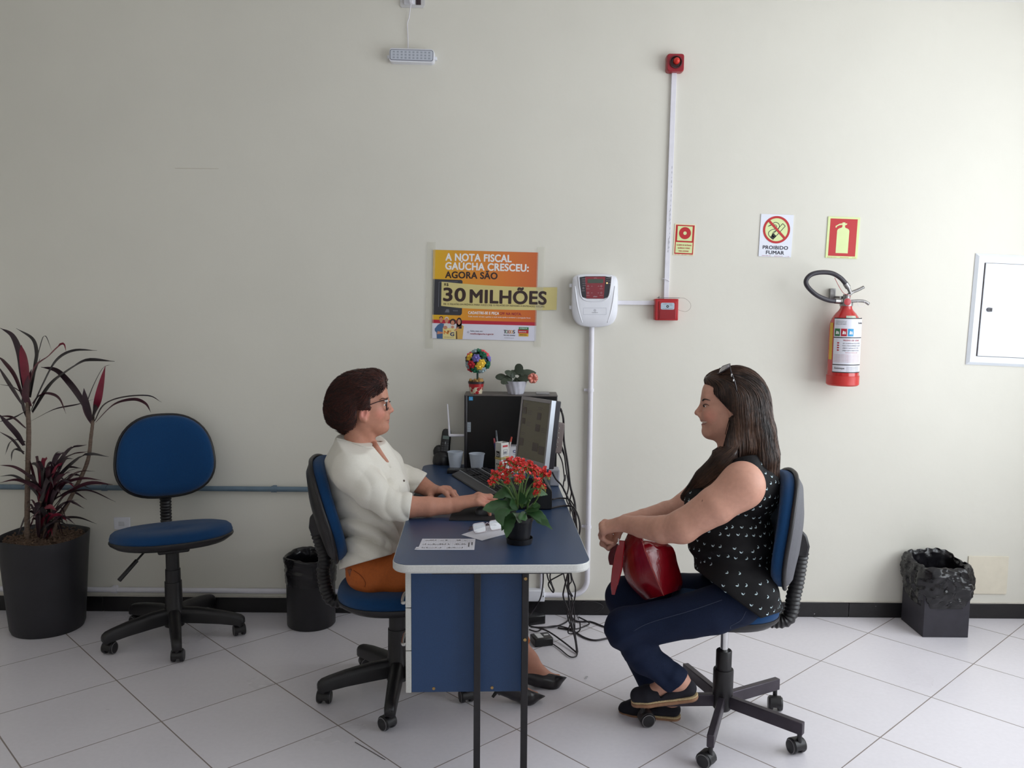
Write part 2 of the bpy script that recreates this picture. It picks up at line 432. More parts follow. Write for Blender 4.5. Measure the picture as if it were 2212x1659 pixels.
class Fig:
    """plane through a seated person, square to the line of sight: px,py of the photo and a depth n (metres, + = away)"""
    def __init__(s, x, y):
        s.h = np.array([x, y, 0.]) / math.hypot(x, y); s.c = np.array([x, y, 0.])
        s.N = Vector(s.h); s.X = V(s.h[1], -s.h[0], 0)     # X = image right
    def __call__(s, px, py, n=0.):
        d = ray(px, py); t = ((s.c - CAM_P) @ s.h + n) / (d @ s.h); return Vector(CAM_P + d * t)
    def m(s, tilt=0):
        """local axes (right, up, away) turned by tilt degrees in the picture plane"""
        c, si = math.cos(R_(tilt)), math.sin(R_(tilt)); return np.array([s.X * c + V(0, 0, si), s.X * -si + V(0, 0, c), s.N]).T
# ================================================================== the room
def floor_material():
    m = bpy.data.materials.new('floor_tiles'); m.use_nodes = True; nt = m.node_tree; L = nt.links; N = nt.nodes
    b = N['Principled BSDF']
    tc = N.new('ShaderNodeTexCoord')
    mp = N.new('ShaderNodeMapping'); mp.vector_type = 'TEXTURE'
    mp.inputs['Location'].default_value = (-1.864, 3.608, 0); mp.inputs['Rotation'].default_value = (0, 0, R_(43.42)); mp.inputs['Scale'].default_value = (.45, .45, .45)
    L.new(tc.outputs['Object'], mp.inputs[0])
    sx = N.new('ShaderNodeSeparateXYZ'); L.new(mp.outputs[0], sx.inputs[0])
    def math_(op, a, bb=None, cc=None):
        q = N.new('ShaderNodeMath'); q.operation = op
        for i, x in enumerate((a, bb, cc)):
            if x is None: continue
            if isinstance(x, (int, float)): q.inputs[i].default_value = x
            else: L.new(x, q.inputs[i])
        return q.outputs[0]
    nz = N.new('ShaderNodeTexNoise'); nz.inputs['Scale'].default_value = 7; L.new(tc.outputs['Object'], nz.inputs[0])
    lines = []
    for o, wd in ((sx.outputs[0], .0052), (sx.outputs[1], .0046)):
        fr = math_('FRACT', math_('ADD', o, .5)); d = math_('ABSOLUTE', math_('SUBTRACT', fr, .5))
        ww = math_('MULTIPLY', math_('ADD', nz.outputs[0], .5), wd)
        lines.append(math_('LESS_THAN', d, ww))
    g = math_('MAXIMUM', lines[0], lines[1])
    # one tone per tile
    wn = N.new('ShaderNodeTexWhiteNoise'); wn.noise_dimensions = '2D'
    fl = N.new('ShaderNodeVectorMath'); fl.operation = 'FLOOR'
    L.new(mp.outputs[0], fl.inputs[0]); L.new(fl.outputs[0], wn.inputs['Vector'])
    n2 = N.new('ShaderNodeTexNoise'); n2.inputs['Scale'].default_value = 60; n2.inputs['Detail'].default_value = 6; L.new(tc.outputs['Object'], n2.inputs[0])
    n3 = N.new('ShaderNodeTexNoise'); n3.inputs['Scale'].default_value = 2.5; n3.inputs['Detail'].default_value = 5; L.new(tc.outputs['Object'], n3.inputs[0])
    v = math_('ADD', math_('MULTIPLY', wn.outputs[0], .05), math_('ADD', math_('MULTIPLY', n2.outputs[0], .10), math_('MULTIPLY', n3.outputs[0], .10)))
    v = math_('ADD', v, .84)
    tile = N.new('ShaderNodeMix'); tile.data_type = 'RGBA'; tile.blend_type = 'MULTIPLY'; tile.inputs[0].default_value = 1
    tile.inputs[6].default_value = (*lin((226, 222, 228)), 1); L.new(v, tile.inputs[7])
    gc = N.new('ShaderNodeMix'); gc.data_type = 'RGBA'; L.new(nz.outputs[0], gc.inputs[0])
    gc.inputs[6].default_value = (*lin((104, 92, 88)), 1); gc.inputs[7].default_value = (*lin((160, 150, 145)), 1)
    mx = N.new('ShaderNodeMix'); mx.data_type = 'RGBA'; L.new(g, mx.inputs[0]); L.new(tile.outputs[2], mx.inputs[6]); L.new(gc.outputs[2], mx.inputs[7])
    L.new(mx.outputs[2], b.inputs['Base Color'])
    rg = math_('ADD', math_('MULTIPLY', g, .35), math_('ADD', math_('MULTIPLY', n3.outputs[0], .16), .22))
    L.new(rg, b.inputs['Roughness'])
    bp = N.new('ShaderNodeBump'); bp.inputs['Strength'].default_value = .35; bp.inputs['Distance'].default_value = .002
    hh = math_('SUBTRACT', math_('MULTIPLY', n3.outputs[0], .5), g)
    L.new(hh, bp.inputs['Height']); L.new(bp.outputs[0], b.inputs['Normal'])
    return m
M_WALL = mat('cream_wall_paint', (220, 217, 207), .75, var=.03, scale=1.6, bump=.25, bscale=18, spec=.25)
M_CEIL = mat('ceiling_paint', (232, 230, 228), .85, var=.02, scale=2)
XL, XR, YF = -3.3, 2.9, -2.2
T = .12
struct(MB().box(((XL + XR) / 2, (YF + WALL_Y) / 2, -.05), (XR - XL + .4, WALL_Y - YF + .4, .1)).build('floor', floor_material(), smooth=0))
struct(MB().box(((XL + XR) / 2, (YF + WALL_Y) / 2, CEIL_Z + .05), (XR - XL + .4, WALL_Y - YF + .4, .1)).build('ceiling', M_CEIL, smooth=0))
struct(MB().box(((XL + XR) / 2, WALL_Y + T / 2, CEIL_Z / 2), (XR - XL, T, CEIL_Z)).build('wall_back', M_WALL, smooth=0))
struct(MB().box((XL - T / 2, (YF + WALL_Y) / 2, CEIL_Z / 2), (T, WALL_Y - YF, CEIL_Z)).build('wall_left', M_WALL, smooth=0))
def wall_with_hole(name, axis, pos, a0, a1, h0, h1, z0, z1):
    """axis 'x': wall in the plane x=pos running along y from a0 to a1 with an opening h0..h1 x z0..z1"""
    mb = MB()
    def bx(p0, p1, q0, q1):
        if p1 - p0 < .001 or q1 - q0 < .001: return
        c, d = (p0 + p1) / 2, p1 - p0
        if axis == 'x': mb.box((pos, c, (q0 + q1) / 2), (T, d, q1 - q0))
        else: mb.box((c, pos, (q0 + q1) / 2), (d, T, q1 - q0))
    bx(a0, h0, 0, CEIL_Z); bx(h1, a1, 0, CEIL_Z); bx(h0, h1, 0, z0); bx(h0, h1, z1, CEIL_Z)
    return struct(mb.build(name, M_WALL, smooth=0))
wall_with_hole('wall_right', 'x', XR + T / 2, YF, WALL_Y, .45, 3.55, .65, 2.7)
wall_with_hole('wall_front', 'y', YF - T / 2, XL, XR, -.3, 2.3, 1.5, 2.6)
M_ALU = mat('window_aluminium', (200, 202, 204), .35, .7, var=.03)
M_PANE = mat('window_glass', (245, 250, 250), .03, var=0, trans=1, alpha=.12)
def window(name, axis, pos, h0, h1, z0, z1, n):
    r = bpy.data.objects.new(name, None); COL.objects.link(r); WM[r] = Matrix.Identity(4); struct(r)
    f = MB(); p = MB(); w_ = .05
    def bx(m_, a, b_, q, u, t):
        if axis == 'x': m_.box((pos, (a + b_) / 2, (q + u) / 2), (t, b_ - a, u - q))
        else: m_.box(((a + b_) / 2, pos, (q + u) / 2), (b_ - a, t, u - q))
    bx(f, h0, h1, z0, z0 + w_, .06); bx(f, h0, h1, z1 - w_, z1, .06)
    for i in range(n + 1):
        c = h0 + w_ / 2 + (h1 - h0 - w_) * i / n; bx(f, c - w_ / 2, c + w_ / 2, z0 + w_, z1 - w_, .06)
    bx(p, h0 + w_, h1 - w_, z0 + w_, z1 - w_, .006)
    f.build('window_frame', M_ALU, r); p.build('window_pane', M_PANE, r)
window('window_1', 'x', XR + .09, .45, 3.55, .65, 2.7, 3)
window('window_2', 'y', YF - .09, -.3, 2.3, 1.5, 2.6, 3)
# baseboard: black painted tiles with chips
def baseboard_material():
    m = mat('black_baseboard_paint', (22, 20, 23), .38, var=.3, scale=9, bump=.3, bscale=60)
    nt = m.node_tree; N = nt.nodes; L = nt.links; b = N['Principled BSDF']
    src = b.inputs['Base Color'].links[0].from_socket
    tc = N.new('ShaderNodeTexCoord'); n = N.new('ShaderNodeTexNoise'); n.inputs['Scale'].default_value = 42; n.inputs['Detail'].default_value = 7
    L.new(tc.outputs['Object'], n.inputs[0])
    c = N.new('ShaderNodeMath'); c.operation = 'GREATER_THAN'; c.inputs[1].default_value = .735; L.new(n.outputs[0], c.inputs[0])
    x = N.new('ShaderNodeMix'); x.data_type = 'RGBA'; L.new(c.outputs[0], x.inputs[0]); L.new(src, x.inputs[6]); x.inputs[7].default_value = (*lin((170, 168, 170)), 1)
    L.new(x.outputs[2], b.inputs['Base Color']); return m
bb = MB()
x = XL
while x < XR - .01:
    e = min(x + .448, XR); bb.box(((x + e) / 2 , WALL_Y - .006, .036), (e - x - .0015, .012, .072)); x = e
struct(bb.build('baseboard_back', baseboard_material(), bevel=.0015, bseg=1))
struct(MB().box(((XL + XR) / 2, WALL_Y - .003, .0745), (XR - XL, .006, .005)).build('trim_1', mat('plaster_bead', (214, 208, 198), .8, var=.1), smooth=0))

M_PVC = mat('white_pvc', (226, 224, 232), .35, var=.03)
M_WHITE = mat('white_plastic', (228, 229, 236), .32, var=.02)
M_BLUEP = mat('blue_grey_painted_pipe', (96, 116, 132), .45, var=.08)
# horizontal blue-grey pipe
def W_(px, py, d=0): return at(px, py, WALL_Y - d)
zc = W_(400, 1055, .02).z
p = MB(); p.tube([V(XL, WALL_Y - .02, zc), V(W_(900, 1055).x, WALL_Y - .02, zc)], .0125, 12)
t = thing('wall_pipe', 'long blue-grey painted pipe running along the wall behind the dark potted plant', 'pipe', (-2, WALL_Y, zc))
p.build('pipe_run', M_BLUEP, t)
for px in (592, 226):
    q = MB(); c = W_(px, 1055, .02); q.tube([V(c.x - .012, WALL_Y - .02, zc), V(c.x + .012, WALL_Y - .02, zc)], .0155, 12); q.box((c.x, WALL_Y - .009, zc), (.016, .018, .03)); q.build('clip', M_BLUEP, t)
# low white conduit above the baseboard, left half
zc = W_(400, 1275, .015).z
t = thing('conduit', 'low white conduit running just above the black baseboard behind the empty chair', 'conduit', (-1.5, WALL_Y, zc))
p = MB(); p.tube([V(XL, WALL_Y - .016, zc), V(W_(1145, 1275).x, WALL_Y - .016, zc)], .0125, 12); p.build('pipe_run', M_PVC, t)
for px in (248, 640):
    q = MB(); c = W_(px, 1275, .015); q.tube([V(c.x - .014, WALL_Y - .016, zc), V(c.x + .014, WALL_Y - .016, zc)], .016, 12); q.box((c.x, WALL_Y - .008, zc), (.02, .016, .036)); q.build('clip', M_PVC, t)
# thin conduit down from the desk into the junction box
bx0, bx1 = W_(1118, 1270).x, W_(1176, 1270).x
zb0, zb1 = W_(1150, 1293).z, W_(1150, 1269).z
t = thing('junction_box', 'small white junction box on the wall just above the baseboard behind the desk', 'junction box', ((bx0 + bx1) / 2, WALL_Y, zb0))
MB().box(((bx0 + bx1) / 2, WALL_Y - .022, (zb0 + zb1) / 2), (bx1 - bx0, .044, zb1 - zb0)).build('box_body', M_WHITE, t, bevel=.004)
MB().box((bx1 + .001, WALL_Y - .03, (zb0 + zb1) / 2 + .003), (.006, .012, .02)).build('latch', M_WHITE, t, bevel=.002)
MB().sph((bx1 - .006, WALL_Y - .045, (zb0 + zb1) / 2), .003, 8).build('screw', mat('dark_screw', (40, 38, 40), .4), t)
c = W_(1170, 1240, .012)
t = thing('thin_conduit', 'thin white conduit dropping behind the desk into the small junction box', 'conduit', (c.x, WALL_Y, zb1))
MB().tube([V(c.x, WALL_Y - .012, zb1), V(c.x, WALL_Y - .012, .9)], .009, 10).build('pipe_run', M_PVC, t)
# tall conduit from alarm panel down, bending left into the junction box
cx = W_(1274, 950, .02).x; zt = W_(1275, 700, .02).z; zl = (zb0 + zb1) / 2 - .002; br = .075
pth = [V(cx, WALL_Y - .018, zt), V(cx, WALL_Y - .018, zl + br)] + arc((cx - br, WALL_Y - .018, zl + br), br, 0, -PI / 2, 10)[1:] + [V(bx1, WALL_Y - .018, zl)]
t = thing('alarm_conduit', 'tall white round conduit running from the alarm panel down to the baseboard and bending left', 'conduit', (cx, WALL_Y, zl))
MB().tube(pth, .0125, 14).build('pipe_run', M_PVC, t)
for py in (843, 1138):
    z = W_(1274, py, .02).z; q = MB(); q.tube([V(cx, WALL_Y - .018, z - .007), V(cx, WALL_Y - .018, z + .007)], .0155, 14); q.box((cx - .015, WALL_Y - .006, z), (.03, .012, .012)); q.build('clip', M_PVC, t)
# square cable duct up to the siren; and the short horizontal one
a, b_ = W_(1438, 648), W_(1455.5, 158)
dirv = (b_ - a).normalized(); sd = V(dirv.z, 0, -dirv.x)
t = thing('cable_duct', 'tall slightly leaning white cable duct between the red call point and the siren', 'cable duct', (a.x, WALL_Y, a.z))
MB().prism([a - sd * .0115, a + sd * .0115, b_ + sd * .0115, b_ - sd * .0115], (0, -.013, 0)).build('duct', M_PVC, t, bevel=.0012)
q = MB(); fl = Flat(W_(1444.5, 545, .0134), dirv, -sd, (0, -1, 0))
fl.text(q, 'PVC  20X10  CANALETA', 0, .001, .0045, 0, 0); fl.text(q, 'NBR 5410 - 20x10 mm  ABNT', .14, .001, .003, 0)
for k in range(18): fl.rect(q, .02 + k * .021, -.002, .026 + k * .021 + (k % 3) * .003, -.001, 0)
q.build('lettering', mat('faded_ink', (90, 92, 104), .6), t, smooth=0)
p = MB(); c = W_(1438, 606, .0); p.tube(spline([c + V(-.02, -.004, .004), c + V(-.016, -.014, .009), c + V(0, -.017, .004), c + V(.013, -.016, -.002), c + V(.014, -.003, -.004)], 5), .0015, 6); p.build('cable_tie', M_PVC, t)
a, b_ = W_(1334, 653), W_(1413, 655)
t = thing('short_cable_duct', 'short horizontal white cable duct between the alarm panel and the red call point', 'cable duct', (a.x, WALL_Y, a.z))
MB().box(((a.x + b_.x) / 2, WALL_Y - .0065, (a.z + b_.z) / 2), (b_.x - a.x + .01, .013, .0195)).build('duct', M_PVC, t, bevel=.0012)
# cover plates
c = W_(2130, 1240)
t = tag(MB().box((W_(2132, 1242).x, WALL_Y - .003, W_(2132, 1242).z), (.192, .006, .185)).build('cover_plate', mat('painted_plate', (222, 214, 196), .7, var=.03, bump=.2, bscale=30), bevel=.001), 'square painted cover plate low on the wall beside the bin with a black bag', 'cover plate')
c = W_(265, 1130)
t = thing('wall_outlet', 'small white outlet plate on the wall half hidden behind the empty blue chair', 'outlet', (c.x, WALL_Y, c.z))
MB().box((c.x, WALL_Y - .005, c.z), (.077, .01, .06)).build('plate', M_WHITE, t, bevel=.003)
MB().box((c.x, WALL_Y - .0105, c.z), (.03, .004, .022)).build('socket_face', mat('outlet_face', (205, 206, 210), .4), t, bevel=.002)
# wall marks
t = tag(MB().box((W_(425, 364).x, WALL_Y - .0005, W_(425, 364).z), (.2, .001, .0012)).build('wall_scratch', mat('plaster_scratch', (188, 178, 160), .9), smooth=0), 'faint thin horizontal scratch on the upper wall above the empty chair', 'scratch')
# ================================================================== things on the wall
NEG = V(0, -1, 0)
def quad_flat(tl, tr, bl, d):
    """Flat whose origin is the bottom-left corner of a sign seen in the photo; returns (Flat, width, height)"""
    a, b_, c = W_(*tl, d), W_(*tr, d), W_(*bl, d)
    w_ = (b_ - a).length; ax = (b_ - a).normalized(); h = (a - c).length; ay = V(-ax.z, 0, ax.x)
    return Flat(c, ax, ay, NEG), w_, h
def base_slab(fl, w_, h, th):
    mb = MB(); mb.prism([fl.p(0, 0), fl.p(w_, 0), fl.p(w_, h), fl.p(0, h)], (0, th, 0)); return mb
INK = mat('black_ink', (34, 30, 32), .5, var=0); RED = mat('sign_red', (186, 26, 34), .45, var=.02)
SWHITE = mat('sign_white', (226, 229, 240), .45, var=.01); LUM = mat('pale_photoluminescent_green', (216, 228, 166), .5, var=.01)
REDINK = mat('red_ink', (176, 22, 36), .5, var=0); GREYINK = mat('grey_ink', (120, 120, 128), .6, var=0)
# ---- no-smoking sign
fl, w_, h = quad_flat((1642, 462), (1712.5, 464.5), (1638.5, 553.5), .004)
t = thing('no_smoking_sign', 'white no-smoking sign reading PROIBIDO FUMAR on the wall', 'sign', fl.p(w_ / 2, 0))
base_slab(fl, w_, h, .0038).build('sign_board', SWHITE, t, smooth=0)
cx, cy, r = w_ * .5, h * .64, w_ * .415
m_ = MB(); fl.disc(m_, cx, cy, r * .86, .0004); m_.build('symbol_field', LUM, t, smooth=0)
m_ = MB(); k = r / 30
c2, s2 = math.cos(R_(50)), math.sin(R_(50))
def cg(u, v): return (cx + k * (3 + u * c2 - v * s2), cy + k * (-4 + u * s2 + v * c2))
fl.line(m_, [cg(-14, -4), cg(20, -4), cg(20, 4), cg(-14, 4), cg(-14, -4)], k * 1.3, .0008)
fl.poly(m_, [cg(-20, -4.5), cg(-9, -4.5), cg(-9, 4.5), cg(-20, 4.5)], .0008)
sm = [(cx + k * x, cy + k * y) for x, y in ((-9, -20), (-16, -13), (-17, -6), (-10, 0), (-2, 2), (-1, 9), (-9, 11), (-19, 7), (-12, 10), (-5, 16), (3, 14), (6, 7), (2, 0), (-6, -5), (-9, -12), (-6, -17))]
sm = [(p.x, p.y) for p in spline([V(x, y, 0) for x, y in sm], 4)]
fl.line(m_, sm, k * 1.3, .0008); m_.build('cigarette_symbol', INK, t, smooth=0)
m_ = MB(); fl.ring(m_, cx, cy, r * .84, r, .0010); a = R_(-45)
fl.line(m_, [(cx - r * .62, cy + r * .66), (cx + r * .66, cy - r * .62)], r * .17, .0014); m_.build('prohibition_ring', RED, t, smooth=0)
m_ = MB(); fl.text(m_, 'PROIBIDO', w_ / 2, h * .178, .0165, .0006, .025, w_ * .77, 'CENTER'); fl.text(m_, 'FUMAR', w_ / 2, h * .06, .0165, .0006, .025, w_ * .55, 'CENTER')
m_.build('lettering', mat('navy_ink', (30, 26, 48), .5, var=0), t, smooth=0)
m_ = MB()
for x0, tx, wd in ((.1, 'NORMA NBR 13434', .28), (.48, 'SINALIZACAO', .26), (.84, 'P1 - 15x20', .1)): fl.text(m_, tx, w_ * x0, h * .012, .003, .0006, 0, w_ * wd)
m_.build('small_print', REDINK, t, smooth=0)
# ---- extinguisher sign
fl, w_, h = quad_flat((1787, 467.5), (1856, 470), (1783, 556.5), .004)
t = thing('extinguisher_sign', 'red sign with a pale green extinguisher symbol on the wall above the fire extinguisher', 'sign', fl.p(w_ / 2, 0))
base_slab(fl, w_, h, .0038).build('sign_board', LUM, t, smooth=0)
m_ = MB(); fl.rect(m_, w_ * .075, h * .05, w_ * .925, h * .955, .0004); m_.build('red_field', RED, t, smooth=0)
def ex(x, y): return (w_ * (.075 + .85 * x), h * (.05 + .905 * y))
body = [(.27, .08), (.72, .08), (.72, .68)] + [(.5 + .22 * math.cos(a_), .68 + .085 * math.sin(a_)) for a_ in (R_(25), R_(50), R_(70))] + [(.55, .78), (.55, .83), (.62, .85), (.62, .88), (.55, .88), (.55, .905), (.45, .905), (.45, .88), (.34, .865), (.20, .80), (.205, .755), (.24, .76), (.25, .79), (.35, .83), (.45, .84), (.45, .78)] + [(.495 - .225 * math.cos(a_), .68 + .085 * math.sin(a_)) for a_ in (R_(70), R_(50), R_(25))] + [(.27, .68)]
m_ = MB(); fl.poly(m_, [ex(x, y) for x, y in body], .0008); m_.build('extinguisher_symbol', LUM, t, smooth=0)
m_ = MB()
for x0, tx, wd in ((.05, 'NORMA NBR 13434 NT', .3), (.46, 'SINALIZACAO', .27), (.85, 'E5 15x20', .1)): fl.text(m_, tx, w_ * x0, h * .012, .003, .0006, 0, w_ * wd)
m_.build('small_print', REDINK, t, smooth=0)
# ---- fire alarm sign
fl, w_, h = quad_flat((1456, 483), (1500.5, 485), (1454, 550.5), .003)
t = thing('fire_alarm_sign', 'small red and pale green fire alarm sign beside the white cable duct', 'sign', fl.p(w_ / 2, 0))
base_slab(fl, w_, h, .0028).build('sign_board', mat('sign_cream', (232, 224, 190), .5, var=.01), t, smooth=0)
m_ = MB(); fl.rect(m_, w_ * .05, h * .035, w_ * .96, h * .97, .0003); fl.ring(m_, w_ * .51, h * .71, w_ * .085, w_ * .29, .0009); m_.build('red_field', RED, t, smooth=0)
m_ = MB(); fl.rect(m_, w_ * .145, h * .465, w_ * .865, h * .93, .0006); fl.rect(m_, w_ * .095, h * .075, w_ * .91, h * .415, .0006); m_.build('pale_field', LUM, t, smooth=0)
m_ = MB()
for i, tx in enumerate(('ALARME DE INCÊNDIO', 'QUEBRAR O VIDRO', 'PARA ACIONAR')): fl.text(m_, tx, w_ * .5, h * (.305 - .095 * i), .0062, .0009, .03, w_ * (.72, .6, .48)[i], 'CENTER')
m_.build('lettering', REDINK, t, smooth=0)
m_ = MB()
for x0, wd in ((.06, .25), (.4, .25), (.8, .14)): fl.text(m_, 'NBR 13434', w_ * x0, h * .008, .0026, .0006, 0, w_ * wd)
m_.build('small_print', REDINK, t, smooth=0)
# ---- the poster
fl, w_, h = quad_flat((936, 539.5), (1163, 545.5), (932.7, 731), .004)
t = thing('wall_poster', 'orange and white poster with a big R$ 30 MILHÕES banner taped to the wall', 'poster', fl.p(w_ / 2, 0))
base_slab(fl, w_, h, .0012).build('paper_sheet', mat('poster_paper', (214, 214, 228), .3, var=.01), t, smooth=0)
def grad_mat():
    m = bpy.data.materials.new('poster_orange'); m.use_nodes = True; nt = m.node_tree; b = nt.nodes['Principled BSDF']; b.inputs['Roughness'].default_value = .3
    tc = nt.nodes.new('ShaderNodeTexCoord'); sx = nt.nodes.new('ShaderNodeSeparateXYZ'); nt.links.new(tc.outputs['Object'], sx.inputs[0])
    r = nt.nodes.new('ShaderNodeMapRange'); r.inputs[1].default_value = -w_ / 2; r.inputs[2].default_value = w_ / 2; nt.links.new(sx.outputs[0], r.inputs[0])
    x = nt.nodes.new('ShaderNodeValToRGB'); x.color_ramp.elements[0].color = (*lin((216, 172, 30)), 1); x.color_ramp.elements[1].color = (*lin((196, 92, 30)), 1)
    e = x.color_ramp.elements.new(.35); e.color = (*lin((216, 140, 34)), 1); e = x.color_ramp.elements.new(.7); e.color = (*lin((212, 114, 34)), 1)
    nt.links.new(r.outputs[0], x.inputs[0]); nt.links.new(x.outputs[0], b.inputs['Base Color']); return m
PO = grad_mat()
m_ = MB(); fl.rect(m_, 0, h * .215, w_, h, .0004); m_.build('orange_field', PO, t, smooth=0)
m_ = MB(); fl.rect(m_, 0, h * .175, w_, h * .215, .0006); m_.build('red_stripe', mat('poster_red', (178, 26, 50), .35, var=0), t, smooth=0)
DG = mat('poster_dark_grey', (44, 44, 52), .35, var=0)
m_ = MB(); fl.poly(m_, [(0, h * .27), (w_ * .27, h * .27), (w_ * .285, h * .29), (w_ * .285, h * .655), (w_ * .275, h * .67), (0, h * .672)], .0006); m_.build('printed_machine', DG, t, smooth=0)
m_ = MB(); fl.line(m_, [(w_ * .06, h * .36), (w_ * .06, h * .64), (w_ * .24, h * .65)], .002, .0009); fl.poly(m_, [(w_ * .12, h * .3), (w_ * .165, h * .3), (w_ * .16, h * .335), (w_ * .135, h * .335)], .0009)
for k in range(4): fl.rect(m_, w_ * (.20 + .012 * k), h * .315, w_ * (.207 + .012 * k), h * .328, .0009)
m_.build('machine_detail', mat('poster_mid_grey', (104, 106, 116), .35, var=0), t, smooth=0)
# receipt banner, a strip of paper lying over the poster and past its right edge
bn = MB(); pts = [(w_ * .085, h * .372), (w_ * .30, h * .352), (w_ * .62, h * .347), (w_ * 1.0, h * .352), (w_ * 1.19, h * .361)]
tp = [(w_ * .085, h * .645), (w_ * .30, h * .628), (w_ * .62, h * .613), (w_ * 1.0, h * .610), (w_ * 1.19, h * .616)]
sb = spline([V(x, y, 0) for x, y in pts], 5); st = spline([V(x, y, 0) for x, y in tp], 5)
for i in range(len(sb) - 1): bn.add([fl.p(sb[i].x, sb[i].y, .0014), fl.p(sb[i + 1].x, sb[i + 1].y, .0014), fl.p(st[i + 1].x, st[i + 1].y, .0014), fl.p(st[i].x, st[i].y, .0014)], [(0, 1, 2, 3)])
bn.build('receipt_banner', mat('receipt_yellow', (206, 192, 128), .4, var=.02), t, smooth=0)
BR = mat('poster_dark_brown', (48, 26, 22), .4, var=0); PW_ = mat('poster_white_ink', (232, 230, 230), .35, var=0)
m_ = MB()
fl.text(m_, 'A NOTA FISCAL', w_ * .12, h * .885, .034, .0008, .035, w_ * .625); fl.text(m_, 'GAÚCHA CRESCEU:', w_ * .12, h * .785, .034, .0008, .035, w_ * .79)
fl.text(m_, 'CADASTRE-SE E PEÇA', w_ * .345, h * .29, .0125, .0008, .03, w_ * .295)
fl.text(m_, 'Todo mundo só tem a ganhar e você ainda ajuda a combater a sonegação fiscal.', w_ * .345, h * .255, .006, .0008, .01, w_ * .6)
m_.build('white_lettering', PW_, t, smooth=0)
m_ = MB()
fl.text(m_, 'AGORA SÃO', w_ * .12, h * .69, .031, .0008, .035, w_ * .495)
m_.build('dark_lettering', BR, t, smooth=0)
m_ = MB()
fl.text(m_, 'R$', w_ * .112, h * .60, .013, .0020, .02); fl.text(m_, '30', w_ * .108, h * .432, .062, .0020, .035, w_ * .205); fl.text(m_, 'MILHÕES', w_ * .362, h * .42, .062, .0020, .035, w_ * .725)
fl.text(m_, 'R$ 15 MILHÕES EM PRÊMIOS PARA VOCÊ E R$ 15 MILHÕES EM REPASSES A ENTIDADES SOCIAIS.', w_ * .108, h * .385, .0085, .0020, .0, w_ * .97)
m_.build('banner_lettering', BR, t, smooth=0)
m_ = MB(); fl.text(m_, 'CPF NA NOTA.', w_ * .645, h * .288, .0125, .0008, .03, w_ * .21); fl.text(m_, 'notafiscalgaucha.rs.gov.br', w_ * .37, h * .058, .0075, .0008, .02, w_ * .225); m_.build('red_lettering', mat('poster_red_ink', (150, 24, 44), .4, var=0), t, smooth=0)
m_ = MB(); fl.text(m_, 'Saiba mais em:', w_ * .37, h * .09, .0065, .0008, .015, w_ * .12); fl.text(m_, 'PELO RIO GRANDE', w_ * .69, h * .052, .0055, .0008, .03, w_ * .11); fl.text(m_, 'www.fazenda.rs.gov.br', w_ * .695, h * .025, .0035, .0008, 0, w_ * .095)
fl.ring(m_, w_ * .349, h * .083, .0032, .0042, .0008); m_.build('fine_print', mat('poster_grey_ink', (86, 86, 104), .4, var=0), t, smooth=0)
m_ = MB(); fl.text(m_, 'T', w_ * .69, h * .08, .0165, .0008, .02, w_ * .022); fl.text(m_, 'S', w_ * .778, h * .08, .0165, .0008, .02, w_ * .02)
m_.build('slogan_lettering', mat('poster_black_ink', (40, 36, 60), .4, var=0), t, smooth=0)
for xx, cc in ((.722, (60, 130, 70)), (.742, (170, 40, 50)), (.762, (216, 160, 40))):
    m_ = MB(); fl.ring(m_, w_ * xx, h * .098, .0052, .0076, .0008 + xx * .0004); m_.build('slogan_ring', mat('ring_%d' % cc[0], cc, .4, var=0), t, smooth=0)
for y0, y1, x0, cc, tx in ((.125, .155, .835, (40, 120, 70), 'GOVERNO DO'), (.085, .13, .828, (176, 30, 44), 'ESTADO DO RIO'), (.05, .085, .835, (214, 166, 50), 'GRANDE DO SUL')):
    m_ = MB(); fl.rect(m_, w_ * x0, h * y0, w_ * .928, h * y1, .0007 + y0 * .002); m_.build('emblem_band', mat('band_%d' % cc[0], cc, .4, var=0), t, smooth=0)
    m_ = MB(); fl.text(m_, tx, w_ * (x0 + .008), h * (y0 + .012), .005, .0012, .02, w_ * .07); m_.build('emblem_lettering', PW_ if y0 > .06 else BR, t, smooth=0)
# printed group of four people holding a yellow card
def pp(m_, pts, l): fl.poly(m_, [(w_ * x, h * y) for x, y in pts], l)
def printed(name, col, shapes, l):
    m_ = MB()
    for sh in shapes:
        if isinstance(sh, tuple): fl.disc(m_, w_ * sh[0], h * sh[1], w_ * sh[2], l, 18, h * sh[3])
        else: pp(m_, sh, l)
    m_.build(name, mat('print_' + name, col, .4, var=.03), t, smooth=0)
printed('printed_blue_shirt', (66, 98, 140), [[(.05, .0), (.105, .0), (.115, .17), (.085, .178), (.055, .155), (.026, .11), (.03, .085), (.045, .07)]], .0009)
printed('printed_yellow_coat', (206, 164, 84), [[(.225, .0), (.295, .0), (.305, .15), (.275, .17), (.24, .16), (.23, .1)]], .0009)
printed('printed_white_shirt', (214, 206, 200), [[(.10, .12), (.165, .13), (.165, .17), (.14, .182), (.11, .17)], [(.165, .12), (.225, .12), (.225, .165), (.18, .165)]], .0008)
printed('printed_dark_hair', (44, 26, 26), [(.20, .195, .03, .035), (.26, .195, .026, .05), [(.236, .12), (.285, .12), (.285, .19), (.236, .19)], (.087, .235, .018, .02), [(.235, .0), (.245, .0), (.24, .09), (.232, .09)]], .0010)
printed('printed_white_hair', (206, 198, 194), [(.14, .222, .02, .028)], .0010)
